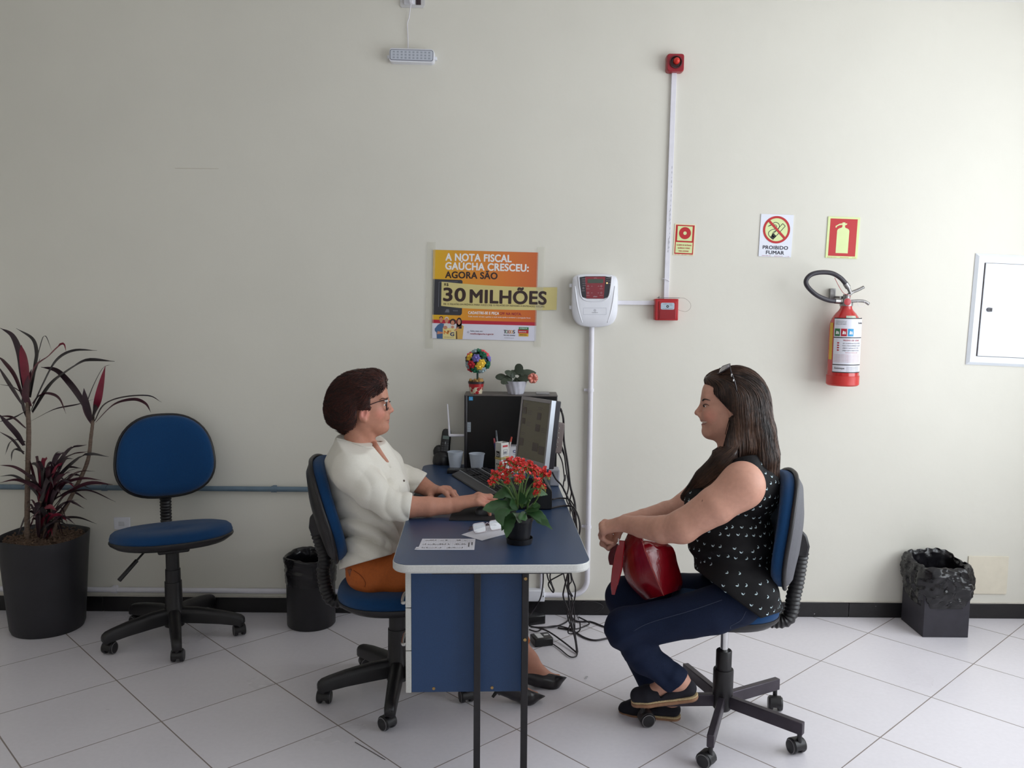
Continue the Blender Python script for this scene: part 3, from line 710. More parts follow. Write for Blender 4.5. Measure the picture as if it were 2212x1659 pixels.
printed('printed_skin', (196, 132, 104), [(.087, .215, .0155, .032), (.14, .208, .017, .03), (.198, .185, .017, .026), (.259, .195, .0155, .032), (.128, .128, .02, .02), (.198, .135, .015, .015), [(.05, .05), (.11, .06), (.105, .075), (.055, .085)], [(.215, .085), (.26, .13), (.25, .14), (.215, .1)]], .0012)
printed('printed_card', (222, 206, 140), [[(.105, .0), (.228, .0), (.228, .12), (.105, .125)]], .0011)
m_ = MB(); fl.text(m_, 'N', w_ * .117, h * .055, .016, .0014, .04, w_ * .04); fl.text(m_, 'F', w_ * .15, h * .066, .012, .0014, .04, w_ * .035); m_.build('card_orange_letters', mat('card_orange', (214, 120, 40), .4, var=0), t, smooth=0)
m_ = MB(); fl.text(m_, 'G', w_ * .178, h * .035, .017, .0015, .04, w_ * .036); fl.text(m_, 'NOTA FISCAL GAÚCHA', w_ * .117, h * .015, .0035, .0014, .0, w_ * .095); m_.build('card_navy_letters', mat('card_navy', (30, 40, 96), .4, var=0), t, smooth=0)
TAPE = mat('clear_tape', (214, 212, 196), .12, var=0, alpha=.28)
for (x0, y0), (x1, y1), (x2, y2), (x3, y3) in (((-.065, -.115), (.012, -.115), (.022, 1.085), (-.058, 1.085)), ((.985, -.065), (1.05, -.065), (1.065, 1.07), (.99, 1.055))):
    m_ = MB(); fl.poly(m_, [(w_ * x0, h * y0), (w_ * x1, h * y1), (w_ * x2, h * y2), (w_ * x3, h * y3)], .0018 if x0 > 0 else .0018); m_.build('tape_strip', TAPE, t, smooth=0)
# ---- fire alarm panel
def outline_px(pts, d): return [W_(x, y, d) for x, y in pts]
t = thing('fire_alarm_unit', 'white rounded fire alarm panel with a red and black keypad on the wall', 'alarm panel', W_(1285, 706))
ol = [(1237, 600), (1250, 593), (1290, 591.5), (1322, 594), (1333, 602), (1335, 625), (1334, 672), (1327, 694), (1312, 704), (1285, 707), (1256, 704), (1242, 694), (1235, 672), (1235, 625)]
cxp, cyp = 1285, 648
def inset(k, d): return [W_(cxp + (x - cxp) * k, cyp + (y - cyp) * k, d) for x, y in [(p.x, p.y) for p in spline([V(x, y, 0) for x, y in ol + [ol[0]]], 4)[:-1]]]
m_ = MB(); m_.rings([inset(1, 0), inset(1, .045), inset(.985, .056), inset(.95, .062), inset(.6, .066)]); m_.build('housing', M_WHITE, t, smooth=60)
m_ = MB(); m_.tube(spline([W_(x, y, .0655) for x, y in ((1249.5, 597), (1252, 620), (1256, 641), (1266, 649), (1285, 650.5), (1304, 649), (1314.5, 641), (1319, 620), (1321.5, 597))], 6), .0036, 8); m_.build('keypad_surround', M_WHITE, t, smooth=180)
for s_ in (-1, 1):
    m_ = MB(); m_.tube(spline([W_(1285 + s_ * 43, 618, .061), W_(1285 + s_ * 39, 650, .063), W_(1285 + s_ * 34, 675, .063), W_(1285 + s_ * 27, 697, .060)], 5), .0038, 8); m_.build('raised_rib', M_WHITE, t, smooth=180)
for py in (617, 664):
    MB().box(W_(1232.5, py, .03), (.012, .03, .017)).build('hinge', M_WHITE, t, bevel=.002)
fl = Flat(W_(1285, 706, .0665), V(1, 0, .012).normalized(), V(-.012, 0, 1).normalized(), NEG)
u = .00215
def ap(x, y): return ((x - 1285) * u, (706 - y) * u)
m_ = MB(); m_.prism([fl.p(*ap(*q), .0) for q in ((1251.5, 601), (1265, 599), (1305, 599), (1319.5, 602), (1317, 634), (1313, 643), (1303, 646.5), (1268, 646), (1258, 643), (1254, 634))], (0, -.0015, 0)); m_.build('keypad', mat('panel_black', (26, 22, 32), .25, var=.02), t, smooth=0)
m_ = MB(); m_.prism([fl.p(*ap(*q), .0016) for q in ((1263.5, 600), (1306.5, 600), (1303.5, 646), (1266.5, 645.5))], (0, -.0008, 0)); m_.build('red_keypad', mat('panel_red', (128, 20, 36), .25, var=.02), t, smooth=0)
m_ = MB(); fl.rect(m_, *ap(1269, 613.5), *ap(1302, 605), .003); m_.build('display', mat('lcd_green', (34, 52, 26), .15, var=.05), t, smooth=0)
m_ = MB(); fl.disc(m_, *ap(1310, 613.5), .0032, .003); m_.build('status_light', mat('amber_led', (255, 190, 110), .3, var=0, emit=1.6), t, smooth=0)
m_ = MB()
for x, y, wd in ((1257, 604, .017), (1257.5, 608.5, .016), (1258, 613, .016), (1258.5, 617.5, .014)): fl.text(m_, 'ALARME', *ap(x, y + 1), .0026, .003, 0, wd)
for y in (604, 608.5, 613.5): fl.text(m_, 'FOGO', *ap(1312, y + 1), .0024, .003, 0, .012); fl.disc(m_, *ap(1310, y), .0012, .0031)
for x, y in ((1270, 620), (1298, 620), (1270, 634), (1298, 634), (1260, 624)):
    fl.ring(m_, *ap(x, y), .0028, .0037, .003); fl.text(m_, 'SILENC.', *ap(x - 3.6, y + 6), .0022, .003, 0, .016)
for x, y, a_ in ((1278, 620, 1), (1278, 634, -1), (1292, 620, 1), (1292, 634, -1)): q = ap(x, y); fl.line(m_, [(q[0] - .003, q[1] - .001 * a_), (q[0], q[1] + .0012 * a_), (q[0] + .003, q[1] - .001 * a_)], .0009, .003)
fl.text(m_, 'slim', *ap(1281, 643), .0065, .003, 0, .018); fl.text(m_, 'intelbras', *ap(1282, 603.5), .0028, .003, 0, .014)
m_.build('keypad_markings', mat('pale_print', (196, 176, 182), .5, var=0), t, smooth=0)
m_ = MB(); q0 = ap(1260.5, 680); q1 = ap(1309, 666)
fl.line(m_, [(q0[0], q0[1]), (q1[0], q0[1]), (q1[0], q1[1]), (q0[0], q1[1]), (q0[0], q0[1])], .0009, .001); m_.build('label_border', mat('panel_shade', (176, 178, 190), .4, var=0), t, smooth=0)
m_ = MB(); fl.text(m_, 'intelbras', *ap(1285, 676.5), .0046, .001, .01, .026, 'CENTER'); fl.ring(m_, *ap(1285, 671), .0034, .0046, .001, 20); m_.build('logo_lettering', GREYINK, t, smooth=0)
# ---- call point
t = thing('fire_call_point', 'red manual fire alarm call point box at the end of the cable duct', 'call point', W_(1437, 692))
RP = mat('red_plastic', (176, 24, 32), .28, var=.04); RPD = mat('dark_red_plastic', (140, 16, 26), .3, var=.04)
c = W_(1436.5, 668.5); w_ = (W_(1462, 668) - W_(1411, 668)).x; h = (W_(1437, 645) - W_(1437, 692.5)).z
MB().box((c.x, WALL_Y - .024, c.z), (w_ * .97, .048, h * .97)).build('housing', RP, t, bevel=.004)
MB().box((c.x + .003, WALL_Y - .0505, c.z - .004), (w_ * .74, .006, h * .82)).build('front_cover', RP, t, bevel=.0025)
MB().box((c.x + .003, WALL_Y - .0545, c.z - .021), (w_ * .68, .003, h * .42)).build('push_panel', RPD, t, bevel=.0015)
fl = Flat(V(c.x + .002, WALL_Y - .054, c.z + .016), (1, 0, 0), (0, 0, 1), NEG)
m_ = MB(); m_.prism([fl.p(x, y, .0) for x, y in rrect(.062, .031, .006)], (0, -.0015, 0)); m_.build('window_label', mat('call_point_glass', (176, 190, 204), .15, var=0), t, smooth=0)
m_ = MB(); fl.text(m_, 'QUEBRE O VIDRO', 0, .009, .0028, .002, 0, .042, 'CENTER'); fl.text(m_, 'EM CASO DE FOGO', 0, -.0125, .0028, .002, 0, .046, 'CENTER'); fl.ring(m_, 0, -.001, .0025, .006, .002)
fl.text(m_, 'FOGO', .01, .002, .003, .002, 0, .012); m_.build('lettering', INK, t, smooth=0)
m_ = MB(); m_.tube([W_(1419, 643, .052), W_(1468, 643.5, .052)], .0016, 6); m_.sph(W_(1424, 642.5, .052), .005, 8); m_.build('hammer_rod', mat('steel_dull', (150, 146, 146), .35, .8), t)
m_ = MB(); m_.tube(spline([W_(x, y, .03) for x, y in ((1465, 643), (1480, 645), (1491, 655), (1491, 666), (1482, 673), (1470, 671), (1462, 668))], 6), .0006, 5); m_.build('wire_loop', mat('thin_wire', (130, 120, 112), .4, .5), t)
# ---- siren
t = thing('alarm_siren', 'small square red alarm siren at the top of the white cable duct', 'siren', W_(1456, 160))
c = W_(1456, 140); w_ = (W_(1475.5, 140) - W_(1437, 140)).x; sq = rrect(w_ * .97, w_ * .98, .012)
m_ = MB(); m_.rings([[V(c.x + x * k, WALL_Y - d, c.z + y * k) for x, y in sq] for k, d in ((1, 0), (1, .03), (.96, .04), (.9, .043))]); m_.build('housing', mat('siren_red', (150, 20, 38), .25, var=.05), t, smooth=40)
rm = Matrix.Rotation(R_(90), 3, 'X')
m_ = MB(); m_.lathe([(.027, .0435), (.0275, .05), (.024, .0505), (.019, .040), (.0, .0395)], (c.x, WALL_Y, c.z), rm, 28); m_.build('horn_ring', mat('siren_dark', (52, 8, 14), .3), t, smooth=40)
m_ = MB(); m_.lathe([(.014, .0405), (.0145, .055), (.012, .064), (.006, .069), (.0, .07)], (c.x + .002, WALL_Y, c.z + .004), rm, 24); m_.build('flash_dome', mat('siren_dome', (206, 44, 34), .2, var=.03), t, smooth=80)
# ---- emergency light and its socket
t = thing('emergency_light', 'slim white emergency light with a grid of small diodes high on the wall', 'emergency light', W_(890, 139))
a, b_ = W_(843, 123.5), W_(939.5, 126.5); c = (a + b_) / 2; ax = (b_ - a).normalized(); L_ = (b_ - a).length; hh = (W_(890, 110) - W_(890, 139.5)).z
fl = Flat(V(c.x, WALL_Y, c.z), ax, V(-ax.z, 0, ax.x), NEG); ol = rrect(L_, hh, .014)
m_ = MB(); m_.rings([[fl.p(x * k, y * k, d) for x, y in ol] for k, d in ((1, 0), (1, .034), (.985, .040))]); m_.build('housing', M_WHITE, t, smooth=40)
m_ = MB(); ol2 = rrect(L_ - .008, hh - .012, .010)
m_.rings([[fl.p(x * k, y * k + .001, d) for x, y in ol2] for k, d in ((1, .0402), (1, .0412))]); m_.build('bezel_line', mat('bezel_grey', (112, 114, 128), .4), t, smooth=0)
ol3 = rrect(L_ - .013, hh - .017, .008)
m_ = MB(); m_.rings([[fl.p(x, y + .001, d) for x, y in ol3] for d in (.0405, .0422)]); m_.build('lens', mat('lens_grey', (198, 203, 214), .2, var=0), t, smooth=0)
m_ = MB(); dx = (L_ - .026) / 10; dy = (hh - .022) / 3
for i in range(10):
    for j in range(3):
        x, y = -L_ / 2 + .013 + dx * (i + .5), -hh / 2 + .012 + dy * (j + .5); s_ = dy * .30
        fl.poly(m_, [(x - s_ * 1.15, y - s_), (x + s_ * 1.15, y - s_), (x + s_ * 1.15, y + s_), (x - s_ * 1.15, y + s_)], .0427)
m_.build('diode_grid', mat('diode_grey', (160, 166, 178), .3, var=.1, scale=300), t, smooth=0)
for s_ in (-1, 1): MB().box(fl.p(s_ * (L_ / 2 + .005), -.004, .012), (.012, .02, .014)).build('mounting_tab', M_WHITE, t, bevel=.002)
t = thing('ceiling_socket', 'white power socket plate at the very top of the wall with a plug in it', 'socket', W_(891, 18))
z0 = W_(891, 17.5).z; xa, xb = W_(864.5, 10).x, W_(918, 10).x
def pl_(x0, x1, z0_, z1_, y0, ch=.008): return [(x0 + ch, z0_), (x1 - ch, z0_), (x1, z0_ + ch), (x1, z1_), (x0, z1_), (x0, z0_ + ch)]
m_ = MB(); m_.prism([V(x, WALL_Y - .006, z) for x, z in pl_(xa, xb, z0, min(z0 + .105, CEIL_Z - .001), 0)], (0, .006, 0)); m_.build('plate', mat('socket_plate', (206, 204, 204), .4, var=.03), t, bevel=.001)
MB().box(((W_(899, 5).x + W_(909.5, 5).x) / 2, WALL_Y - .007, z0 + .012 + .036), ((W_(909.5, 5) - W_(899, 5)).x, .004, .072)).build('switch_slot', mat('slot_dark', (52, 36, 40), .4), t)
MB().box(((W_(874, 5).x + W_(897, 5).x) / 2, WALL_Y - .011, z0 + .012 + .036), ((W_(897, 5) - W_(874, 5)).x, .012, .07)).build('socket_module', M_WHITE, t, bevel=.001)
t = thing('hanging_cable', 'thin white cord hanging from the ceiling socket down to the emergency light', 'cord', W_(888, 4, .02))
pc = spline([W_(888.5, 6, .03), W_(887, 14, .024), W_(884, 36, .010), W_(880, 52, .006), W_(881, 75, .006), W_(881.5, 95, .008), W_(881.5, 109, .016)], 6)
m_ = MB(); m_.tube(pc, .0021, 8); m_.build('wire', M_PVC, t, smooth=180)
MB().box(W_(888.5, 1.5, .032), (.016, .028, .028)).build('plug', M_PVC, t, bevel=.003)
# ---- electrical panel
t = thing('electrical_panel', 'white metal electrical panel door set in the wall at the far right edge', 'electrical panel', W_(2160, 790))
a, b_, c_ = W_(2107, 547.5), W_(2240, 553.5), W_(2085, 787); ax = (b_ - a).normalized(); ay = (a - c_).normalized()
h = (a - c_).length; wd = .32
def epf(d): return Flat(V(c_.x, WALL_Y - d, c_.z), ax, ay, NEG)
PM = mat('panel_enamel', (226, 231, 238), .35, var=.015); PG = mat('panel_gap', (70, 58, 60), .6)
fl = epf(0); ro = [(0, 0), (wd, 0), (wd, h), (0, h)]
ins = lambda k: [(k, k), (wd - k, k), (wd - k, h - k), (k, h - k)]
m_ = MB(); m_.rings([[fl.p(x, y, d) for x, y in ins(k)] for k, d in ((0, 0), (0, .004), (.013, .014), (.04, .014))]); m_.build('frame', PM, t, smooth=0)
dw = .043
m_ = MB(); m_.prism([fl.p(x, y, .0145) for x, y in [(dw - .004, dw - .002), (wd - dw, dw - .002), (wd - dw, h - dw + .002), (dw - .004, h - dw + .002)]], (0, .001, 0)); m_.build('door_gap', PG, t, smooth=0)
m_ = MB(); m_.prism([fl.p(x, y, .021) for x, y in [(dw, dw), (wd - dw, dw), (wd - dw, h - dw), (dw, h - dw)]], (0, .0065, 0)); m_.build('door', PM, t, bevel=.0012)
lk = W_(2137, 669, .022); lf = Flat(lk, ax, ay, NEG)
lo = [(.0125, -.0085), (.0125, .0085), (-.003, .0095)] + [(-.003 + .0095 * math.cos(R_(q)), .0095 * math.sin(R_(q))) for q in range(105, 260, 20)] + [(-.003, -.0095)]
DKP = mat('dark_grey_plastic', (62, 60, 68), .35)
m_ = MB(); m_.prism([lf.p(x, y, .004) for x, y in lo], (0, .005, 0)); lt = m_.build('latch', DKP, t, bevel=.001)
m_ = MB(); lf.rect(m_, .002, -.0045, .0085, .0045, .0044); lf.ring(m_, -.004, 0, .002, .003, .0044, 16); m_.build('latch_recess', mat('recess_black', (20, 18, 22), .5), t, smooth=0)
# ---- fire extinguisher
EY = WALL_Y - .092
def E_(px, py, d=0): return at(px, py, EY - d)
tp, bt = E_(1828, 660), E_(1819.5, 832)
ax_ = (tp - bt); Lh = ax_.length; ax_.normalize()
rb = (E_(1858.5, 740) - E_(1790, 740)).x / 2
t = thing('fire_extinguisher', 'red fire extinguisher with a curled black hose hanging on the wall', 'fire extinguisher', bt)
q_ = V(0, 0, 1).rotation_difference(ax_).to_matrix()
ERED = mat('extinguisher_red', (188, 34, 34), .22, var=.03, coat=.6)
prof = [(.001, 0), (rb * .9, .0), (rb * .99, .006), (rb * .99, .042), (rb * 1.0, .046)]
m_ = MB(); m_.lathe(prof, bt, q_, 40); m_.build('base_band', mat('extinguisher_base', (196, 52, 48), .35, var=.03), t)
m_ = MB(); m_.lathe([(rb * .955, .04), (rb * .955, Lh - .105), (rb * .93, Lh - .082), (rb * .82, Lh - .058), (rb * .62, Lh - .036), (rb * .44, Lh - .022), (rb * .36, Lh - .012), (rb * .36, Lh)], bt, q_, 48); m_.build('cylinder_body', ERED, t, smooth=50)
def cylp(ang, z, dr=.0004):
    r = rb * .955 + dr; return bt + q_ @ V(r * math.sin(ang), -r * math.cos(ang), z)
def cyl_patch(mb, a0, a1, z0, z1, dr, n=14):
    vs = []; fs = []
    for i in range(n + 1):
        a = a0 + (a1 - a0) * i / n; vs += [cylp(a, z0, dr), cylp(a, z1, dr)]
    for i in range(n): fs.append((2 * i, 2 * i + 2, 2 * i + 3, 2 * i + 1))
    mb.add(vs, fs)
def cyl_text(mb, s, a0, z, size, dr, width, bold=.0):
    tmp = MB(); text_mesh(tmp, s, (0, 0, 0), (1, 0, 0), (0, 1, 0), size, bold, width)
    mb.add([cylp(a0 + x / rb, z + y, dr) for x, y, _ in tmp.v], tmp.f)
LA0, LA1 = R_(-62), R_(88)
zz = lambda py: (E_(1822, py) - bt).dot(ax_) + .0
m_ = MB(); cyl_patch(m_, LA0 - .02, LA1 + .02, zz(803), zz(686), .0004, 20); m_.build('label_border', INK, t, smooth=180)
m_ = MB()
for p0, p1 in ((727, 688), (785, 729), (801, 787)): cyl_patch(m_, LA0, LA1, zz(p1), zz(p0), .0008, 20) if False else cyl_patch(m_, LA0, LA1, zz(p0), zz(p1), .0008, 20)
m_.build('label', mat('label_white', (222, 222, 232), .35, var=.02), t, smooth=180)
for i, cc in enumerate(((52, 112, 66), (176, 34, 56), (44, 150, 204))):
    m_ = MB(); cyl_patch(m_, LA0 + .06 + .42 * i, LA0 + .42 + .42 * i, zz(725), zz(709), .0012, 5); m_.build('class_square', mat('class_%d' % i, cc, .4, var=0), t, smooth=180)
    m_ = MB(); a = LA0 + .24 + .42 * i
    tmp = [(-.007, -.008), (.002, -.008), (.003, .004), (-.004, .008)], [(.003, -.008), (.009, -.008), (.007, .006), (.004, .002)]
    for pl in tmp: m_.add([cylp(a + x / rb, (zz(725) + zz(709)) / 2 + y, .0016) for x, y in pl], [(0, 1, 2, 3)])
    m_.build('class_pictogram', PW_, t, smooth=0)
m_ = MB()
for i, s_ in enumerate(('EXTINTOR DE INCÊNDIO COM', 'CARGA DE PÓ QUÍMICO SECO', 'PRESSURIZAÇÃO DIRETA')): cyl_text(m_, s_, LA0 + .1, zz(694 + 3.2 * i), .0035, .0013, .05)
for i, s_ in enumerate(('USE O EXTINTOR NA POSIÇÃO VERTICAL', 'PUXE A TRAVA ROMPENDO O LACRE', 'APERTE O GATILHO ATÉ O FIM', 'DIRIJA O JATO À BASE DO FOGO')): cyl_text(m_, s_, LA0 + .62, zz(741.5 + 5.1 * i), .0062, .0013, (.092, .09, .078, .084)[i])
for i in range(4): cyl_text(m_, 'EMPRESA HABILITADA E REGISTRADA', LA0 + .9, zz(791 + 3 * i), .0026, .0013, .068)
cyl_text(m_, 'Extintepe', LA1 - 1.02, zz(698.5), .0085, .0013, .04, .02); cyl_text(m_, 'Extintepe', LA0 + .16, zz(795), .0085, .0013, .045, .02)
m_.build('label_text', INK, t, smooth=0)
m_ = MB(); cyl_text(m_, 'MODO DE USAR', LA0 + .65, zz(735.5), .0075, .0013, .078, .02); cyl_text(m_, 'MANUTENÇÃO', LA0 + .8, zz(761), .004, .0013, .062)
for i in range(4):
    m_.add([cylp(LA0 + .34 + x / rb, zz(739.5 + 5.1 * i) + y, .0013) for x, y in ((-.005, -.003), (.002, -.003), (.006, 0), (.002, .003), (-.005, .003))], [(0, 1, 2, 3, 4)])
for i in range(6): cyl_text(m_, 'manutenção anual obrigatória conforme norma', LA0 + .06, zz(765 + 3 * i), .0026, .0013, .13)
m_.build('label_red_text', REDINK, t, smooth=0)
m_ = MB(); cyl_patch(m_, R_(-88), R_(-68), zz(776), zz(697), .0006, 4); m_.build('yellow_label', mat('label_yellow', (206, 164, 40), .4), t, smooth=180)
# shoulder sticker
def shp(a, f): 
    r = rb * (.93 + (.62 - .93) * f + .22 * f * (1 - f)) + .0025; z = (Lh - .082) + .046 * f
    return bt + q_ @ V(r * math.sin(a), -r * math.cos(a), z)
m_ = MB()
for i in range(8): m_.add([shp(-.32 + .1 * i, .12), shp(-.32 + .1 * (i + 1), .12), shp(-.32 + .1 * (i + 1), .8), shp(-.32 + .1 * i, .8)], [(0, 1, 2, 3)])
m_.build('seal_sticker', mat('seal_paper', (196, 206, 190), .35, var=.15, scale=60), t, smooth=180)
STEEL = mat('valve_steel', (150, 148, 148), .32, .85, var=.15, scale=60)
m_ = MB(); m_.lathe([(rb * .4, Lh - .002), (rb * .4, Lh + .012), (.016, Lh + .016), (.016, Lh + .05), (.001, Lh + .052)], bt, q_, 20); vtop = m_.build('valve_body', STEEL, t)
g = E_(1829, 652, .02)
m_ = MB(); m_.lathe([(.016, 0), (.016, .012), (.013, .013), (.0, .013)], g + V(0, .0, 0), rm, 20); m_.build('pressure_gauge', mat('gauge_red', (180, 60, 66), .3), t)
m_ = MB(); m_.lathe([(.0175, -.001), (.0175, .010), (.0155, .0105)], g, rm, 20, cap=False); m_.build('gauge_rim', STEEL, t)
m_ = MB(); m_.tube(spline([E_(1822, 648, .0), E_(1838, 633, .0), E_(1852, 627, .0), E_(1866, 620, .0)], 5), [.009] * 6 + [.007] * 10, 8); m_.build('upper_lever', STEEL, t, smooth=180)
m_ = MB(); m_.tube(spline([E_(1836, 651, .0), E_(1855, 650, .0), E_(1868, 651.5, .0), E_(1877, 657, .0)], 5), .007, 8); m_.build('carry_handle', STEEL, t, smooth=180)
m_ = MB(); m_.box((E_(1812, 635).x, WALL_Y - .01, E_(1812, 636).z), (.026, .02, .055)); m_.box((E_(1822, 642).x, WALL_Y - .045, E_(1822, 643).z), (.03, .075, .014)); m_.build('wall_bracket', STEEL, t, bevel=.002)
hp = spline([E_(1810, 650.5, .012), E_(1790, 648.5, .02), E_(1765, 638, .03), E_(1746, 621, .032), E_(1741, 607, .03), E_(1751, 594, .028), E_(1771, 588.5, .025), E_(1796, 590, .022), E_(1815, 600, .02), E_(1828, 614, .012)], 6)
m_ = MB(); m_.tube(hp, .0105, 12); m_.build('hose', mat('black_rubber', (48, 44, 52), .45, var=.05), t, smooth=180)
m_ = MB(); m_.tube([E_(1826, 612, .013), E_(1832, 621, .010)], .0125, 12); m_.tube([E_(1832, 621, .010), E_(1838, 634, .006)], [.009, .007], 12); m_.tube([E_(1803, 650, .014), E_(1816, 651, .008)], .0125, 12); m_.build('hose_fitting', STEEL, t)
m_ = MB(); m_.tube(spline([E_(1803, 600, .024), E_(1812, 618, .035), E_(1822, 633, .035), E_(1832, 637, .03), E_(1838, 641, .02)], 5), .0012, 5); m_.build('seal_string', mat('red_string', (170, 50, 60), .6), t)
m_ = MB(); m_.tube(arc(E_(1860, 655, .01), .016, R_(150), R_(400), 14), .0007, 5); m_.build('seal_wire', M_PVC, t)
# ================================================================== swivel chairs
M_FAB = mat('blue_upholstery', (9, 60, 106), .85, var=.16, scale=420, bump=.5, bscale=900, spec=.2, sheen=.15)
M_BPL = mat('black_chair_plastic', (25, 23, 26), .42, var=.15, scale=18, bump=.15, bscale=300)
M_SHELL = mat('grey_back_shell', (92, 92, 98), .55, var=.08, scale=300, bump=.4, bscale=700)
M_BELL = mat('black_bellows', (24, 22, 25), .4, var=.1)
M_CHR = mat('chrome', (205, 205, 205), .16, 1, var=.05)
M_STB = mat('dark_steel', (66, 60, 68), .4, .55, var=.18, scale=14)
M_WHEEL = mat('castor_black', (28, 27, 31), .4, var=.1); M_WRIM = mat('castor_rim', (128, 126, 128), .4)
def castor(parent, ang, rad, toe, ztop, mw):
    """twin-wheel castor under a base leg; toe = heading of the wheels"""
    c = V(rad * math.cos(ang), rad * math.sin(ang), 0); d = V(math.cos(toe), math.sin(toe), 0); l = V(-d.y, d.x, 0)
    wc = c - d * .014 + V(0, 0, .0255)
    M3 = Matrix((d, l, V(0, 0, 1))).transposed()
    h = MB(); h.cyl(c + V(0, 0, .04), c + V(0, 0, ztop), .008, seg=10)
    # hood: an arched cover over the wheels
    rg = []
    for s_ in (-.021, .021):
        rg.append([wc + l * s_ + d * (.0285 * math.cos(R_(a))) + V(0, 0, .0285 * math.sin(R_(a))) for a in range(-10, 191, 20)] + [wc + l * s_ + d * (-.02) + V(0, 0, -.006), wc + l * s_ + d * .02 + V(0, 0, -.006)])
    h.rings([[wc + (p - wc) * .96 + (l * (-.001)) for p in rg[0]], rg[0], rg[1], [wc + (p - wc) * .96 for p in rg[1]]]) if False else h.rings([[p for p in rg[0]], [p for p in rg[1]]])
    o = h.build('castor', M_BPL, parent, local=True, bevel=.002)
    for s_ in (-1, 1):
        w_ = MB(); w_.lathe([(.0, -.0095), (.017, -.0095), (.0235, -.0075), (.0255, -.004), (.0255, .004), (.0235, .0075), (.017, .0095), (.0, .0095)], wc + l * (s_ * .0165), Matrix((d, V(0, 0, 1), l * -1)).transposed(), 24)
        k = w_.build('wheel', M_WHEEL, o, local=True, smooth=40)
        w2 = MB(); w2.lathe([(.0215, -.0006), (.0235, .0002), (.0215, .001)], wc + l * (s_ * .0255), Matrix((d, V(0, 0, 1), l * -s_)).transposed(), 24, cap=False); w2.build('wheel_rim', M_WRIM, o, local=True)
    return o
def chair(label, loc, face, phase, style, seat_z, seat_tilt, seat_dx, bk_c, bk_tilt, bk_w, bk_h, toes, lever=False, shell=None, seat_w=.47, seat_d=.44, post_r=.0, seat_turn=0):
    """local frame: +x = the way the sitter faces; bk_c = backrest centre (x, z)"""
    t = thing('swivel_chair', label, 'chair', (loc[0], loc[1], 0), face, 'blue swivel office chairs')
    ph = R_(phase) - face
    # base
    for k in range(5):
        a = ph + k * 2 * PI / 5; d = V(math.cos(a), math.sin(a), 0); l = V(-d.y, d.x, 0); m_ = MB()
        if style == 'plastic':
            rg = []
            for r, w_, z0, z1 in ((.02, .026, .078, .142), (.10, .025, .074, .138), (.20, .022, .066, .122), (.262, .0205, .058, .108), (.288, .020, .054, .100), (.300, .017, .056, .090), (.304, .012, .062, .082)):
                c = d * r; h = z1 - z0
                rg.append([c + l * (-w_) + V(0, 0, z0), c + l * w_ + V(0, 0, z0), c + l * w_ + V(0, 0, z1 - h * .35), c + l * (w_ * .8) + V(0, 0, z1 - h * .1), c + l * (w_ * .35) + V(0, 0, z1), c - l * (w_ * .35) + V(0, 0, z1), c - l * (w_ * .8) + V(0, 0, z1 - h * .1), c - l * w_ + V(0, 0, z1 - h * .35)])
            m_.rings(rg); o = m_.build('base_leg', M_BPL, t, local=True, smooth=50)
            castor(t, a, .283, toes[k] - face, .062, 0)
        else:
            M3 = Matrix((d, l, V(0, 0, 1))).transposed()
            m_.prism([d * .03 + l * -.012 + V(0, 0, .085), d * .03 + l * .012 + V(0, 0, .085), d * .03 + l * .012 + V(0, 0, .128), d * .03 + l * -.012 + V(0, 0, .128)], d * .262 + V(0, 0, -.012))
            m_.build('base_leg', M_STB, t, local=True, bevel=.003); castor(t, a, .28, toes[k] - face, .085, 0)
    m_ = MB(); sx_ = seat_dx
    zb = seat_z - .055
    if style == 'plastic':
        m_.lathe([(.0, .06), (.042, .06), (.044, .13), (.037, .15), (.036, .26), (.0, .26)], seg=24); m_.build('hub', M_BPL, t, local=True, smooth=40)
        m_ = MB(); m_.lathe([(.0, .25), (.0325, .25), (.032, .315), (.0, .315)], seg=24); m_.lathe([(.0, .31), (.0285, .31), (.028, zb - .02), (.0, zb - .02)], seg=24); m_.build('post_cover', M_BPL, t, local=True, smooth=40)
    else:
        zh, zc_ = at(1560, 1452, loc[1] - .03).z, at(1560, 1411, loc[1] - .03).z
        m_.lathe([(.0, .070), (.026, .070), (.035, .082), (.0355, zh - .004), (.034, zh), (.0, zh)], seg=28); m_.build('hub', M_BPL, t, local=True, smooth=40)
        m_ = MB(); m_.lathe([(.0, zh - .01), (.0275, zh - .01), (.0275, zc_ - .003), (.025, zc_), (.0, zc_)], seg=28); m_.build('post_cover', M_BPL, t, local=True, smooth=40)
        m_ = MB(); m_.lathe([(.0, zc_ - .01), (.0138, zc_ - .01), (.0138, zb - .03), (.0, zb - .03)], seg=20); m_.build('gas_piston', M_CHR, t, local=True, smooth=40)
    # seat: padded cushion over a black under-shell
    ce, se = math.cos(seat_tilt), math.sin(seat_tilt)
    Ms = Matrix.Translation((sx_, 0, seat_z)) @ Matrix.Rotation(seat_turn, 4, 'Z') @ Matrix.Rotation(-seat_tilt, 4, 'Y')
    def outline(k, zf, n=44):
        o = []
        for i in range(n):
            a = 2 * PI * i / n; c, s_ = math.cos(a), math.sin(a); e = 2.5
            rr = (abs(c) ** e + abs(s_) ** e) ** (-1 / e); x, y = rr * c * seat_d / 2, rr * s_ * seat_w / 2
            if x < 0: y *= 1 - .10 * (-x / (seat_d / 2)) ** 1.5
            z = zf - .030 * max(0, x / (seat_d / 2) - .35) ** 1.6 * (1 if zf > -.045 else .8)
            o.append(V(x * k, y * k, z))
        return o
    m_ = MB(); m_.rings([[Ms @ p for p in outline(k, z)] for k, z in ((.97, -.052), (1.0, -.042), (1.005, -.03), (.985, -.014), (.93, -.003), (.8, .004), (.5, .004), (.1, .001))]); m_.build('seat_cushion', M_FAB, t, local=True, smooth=180)
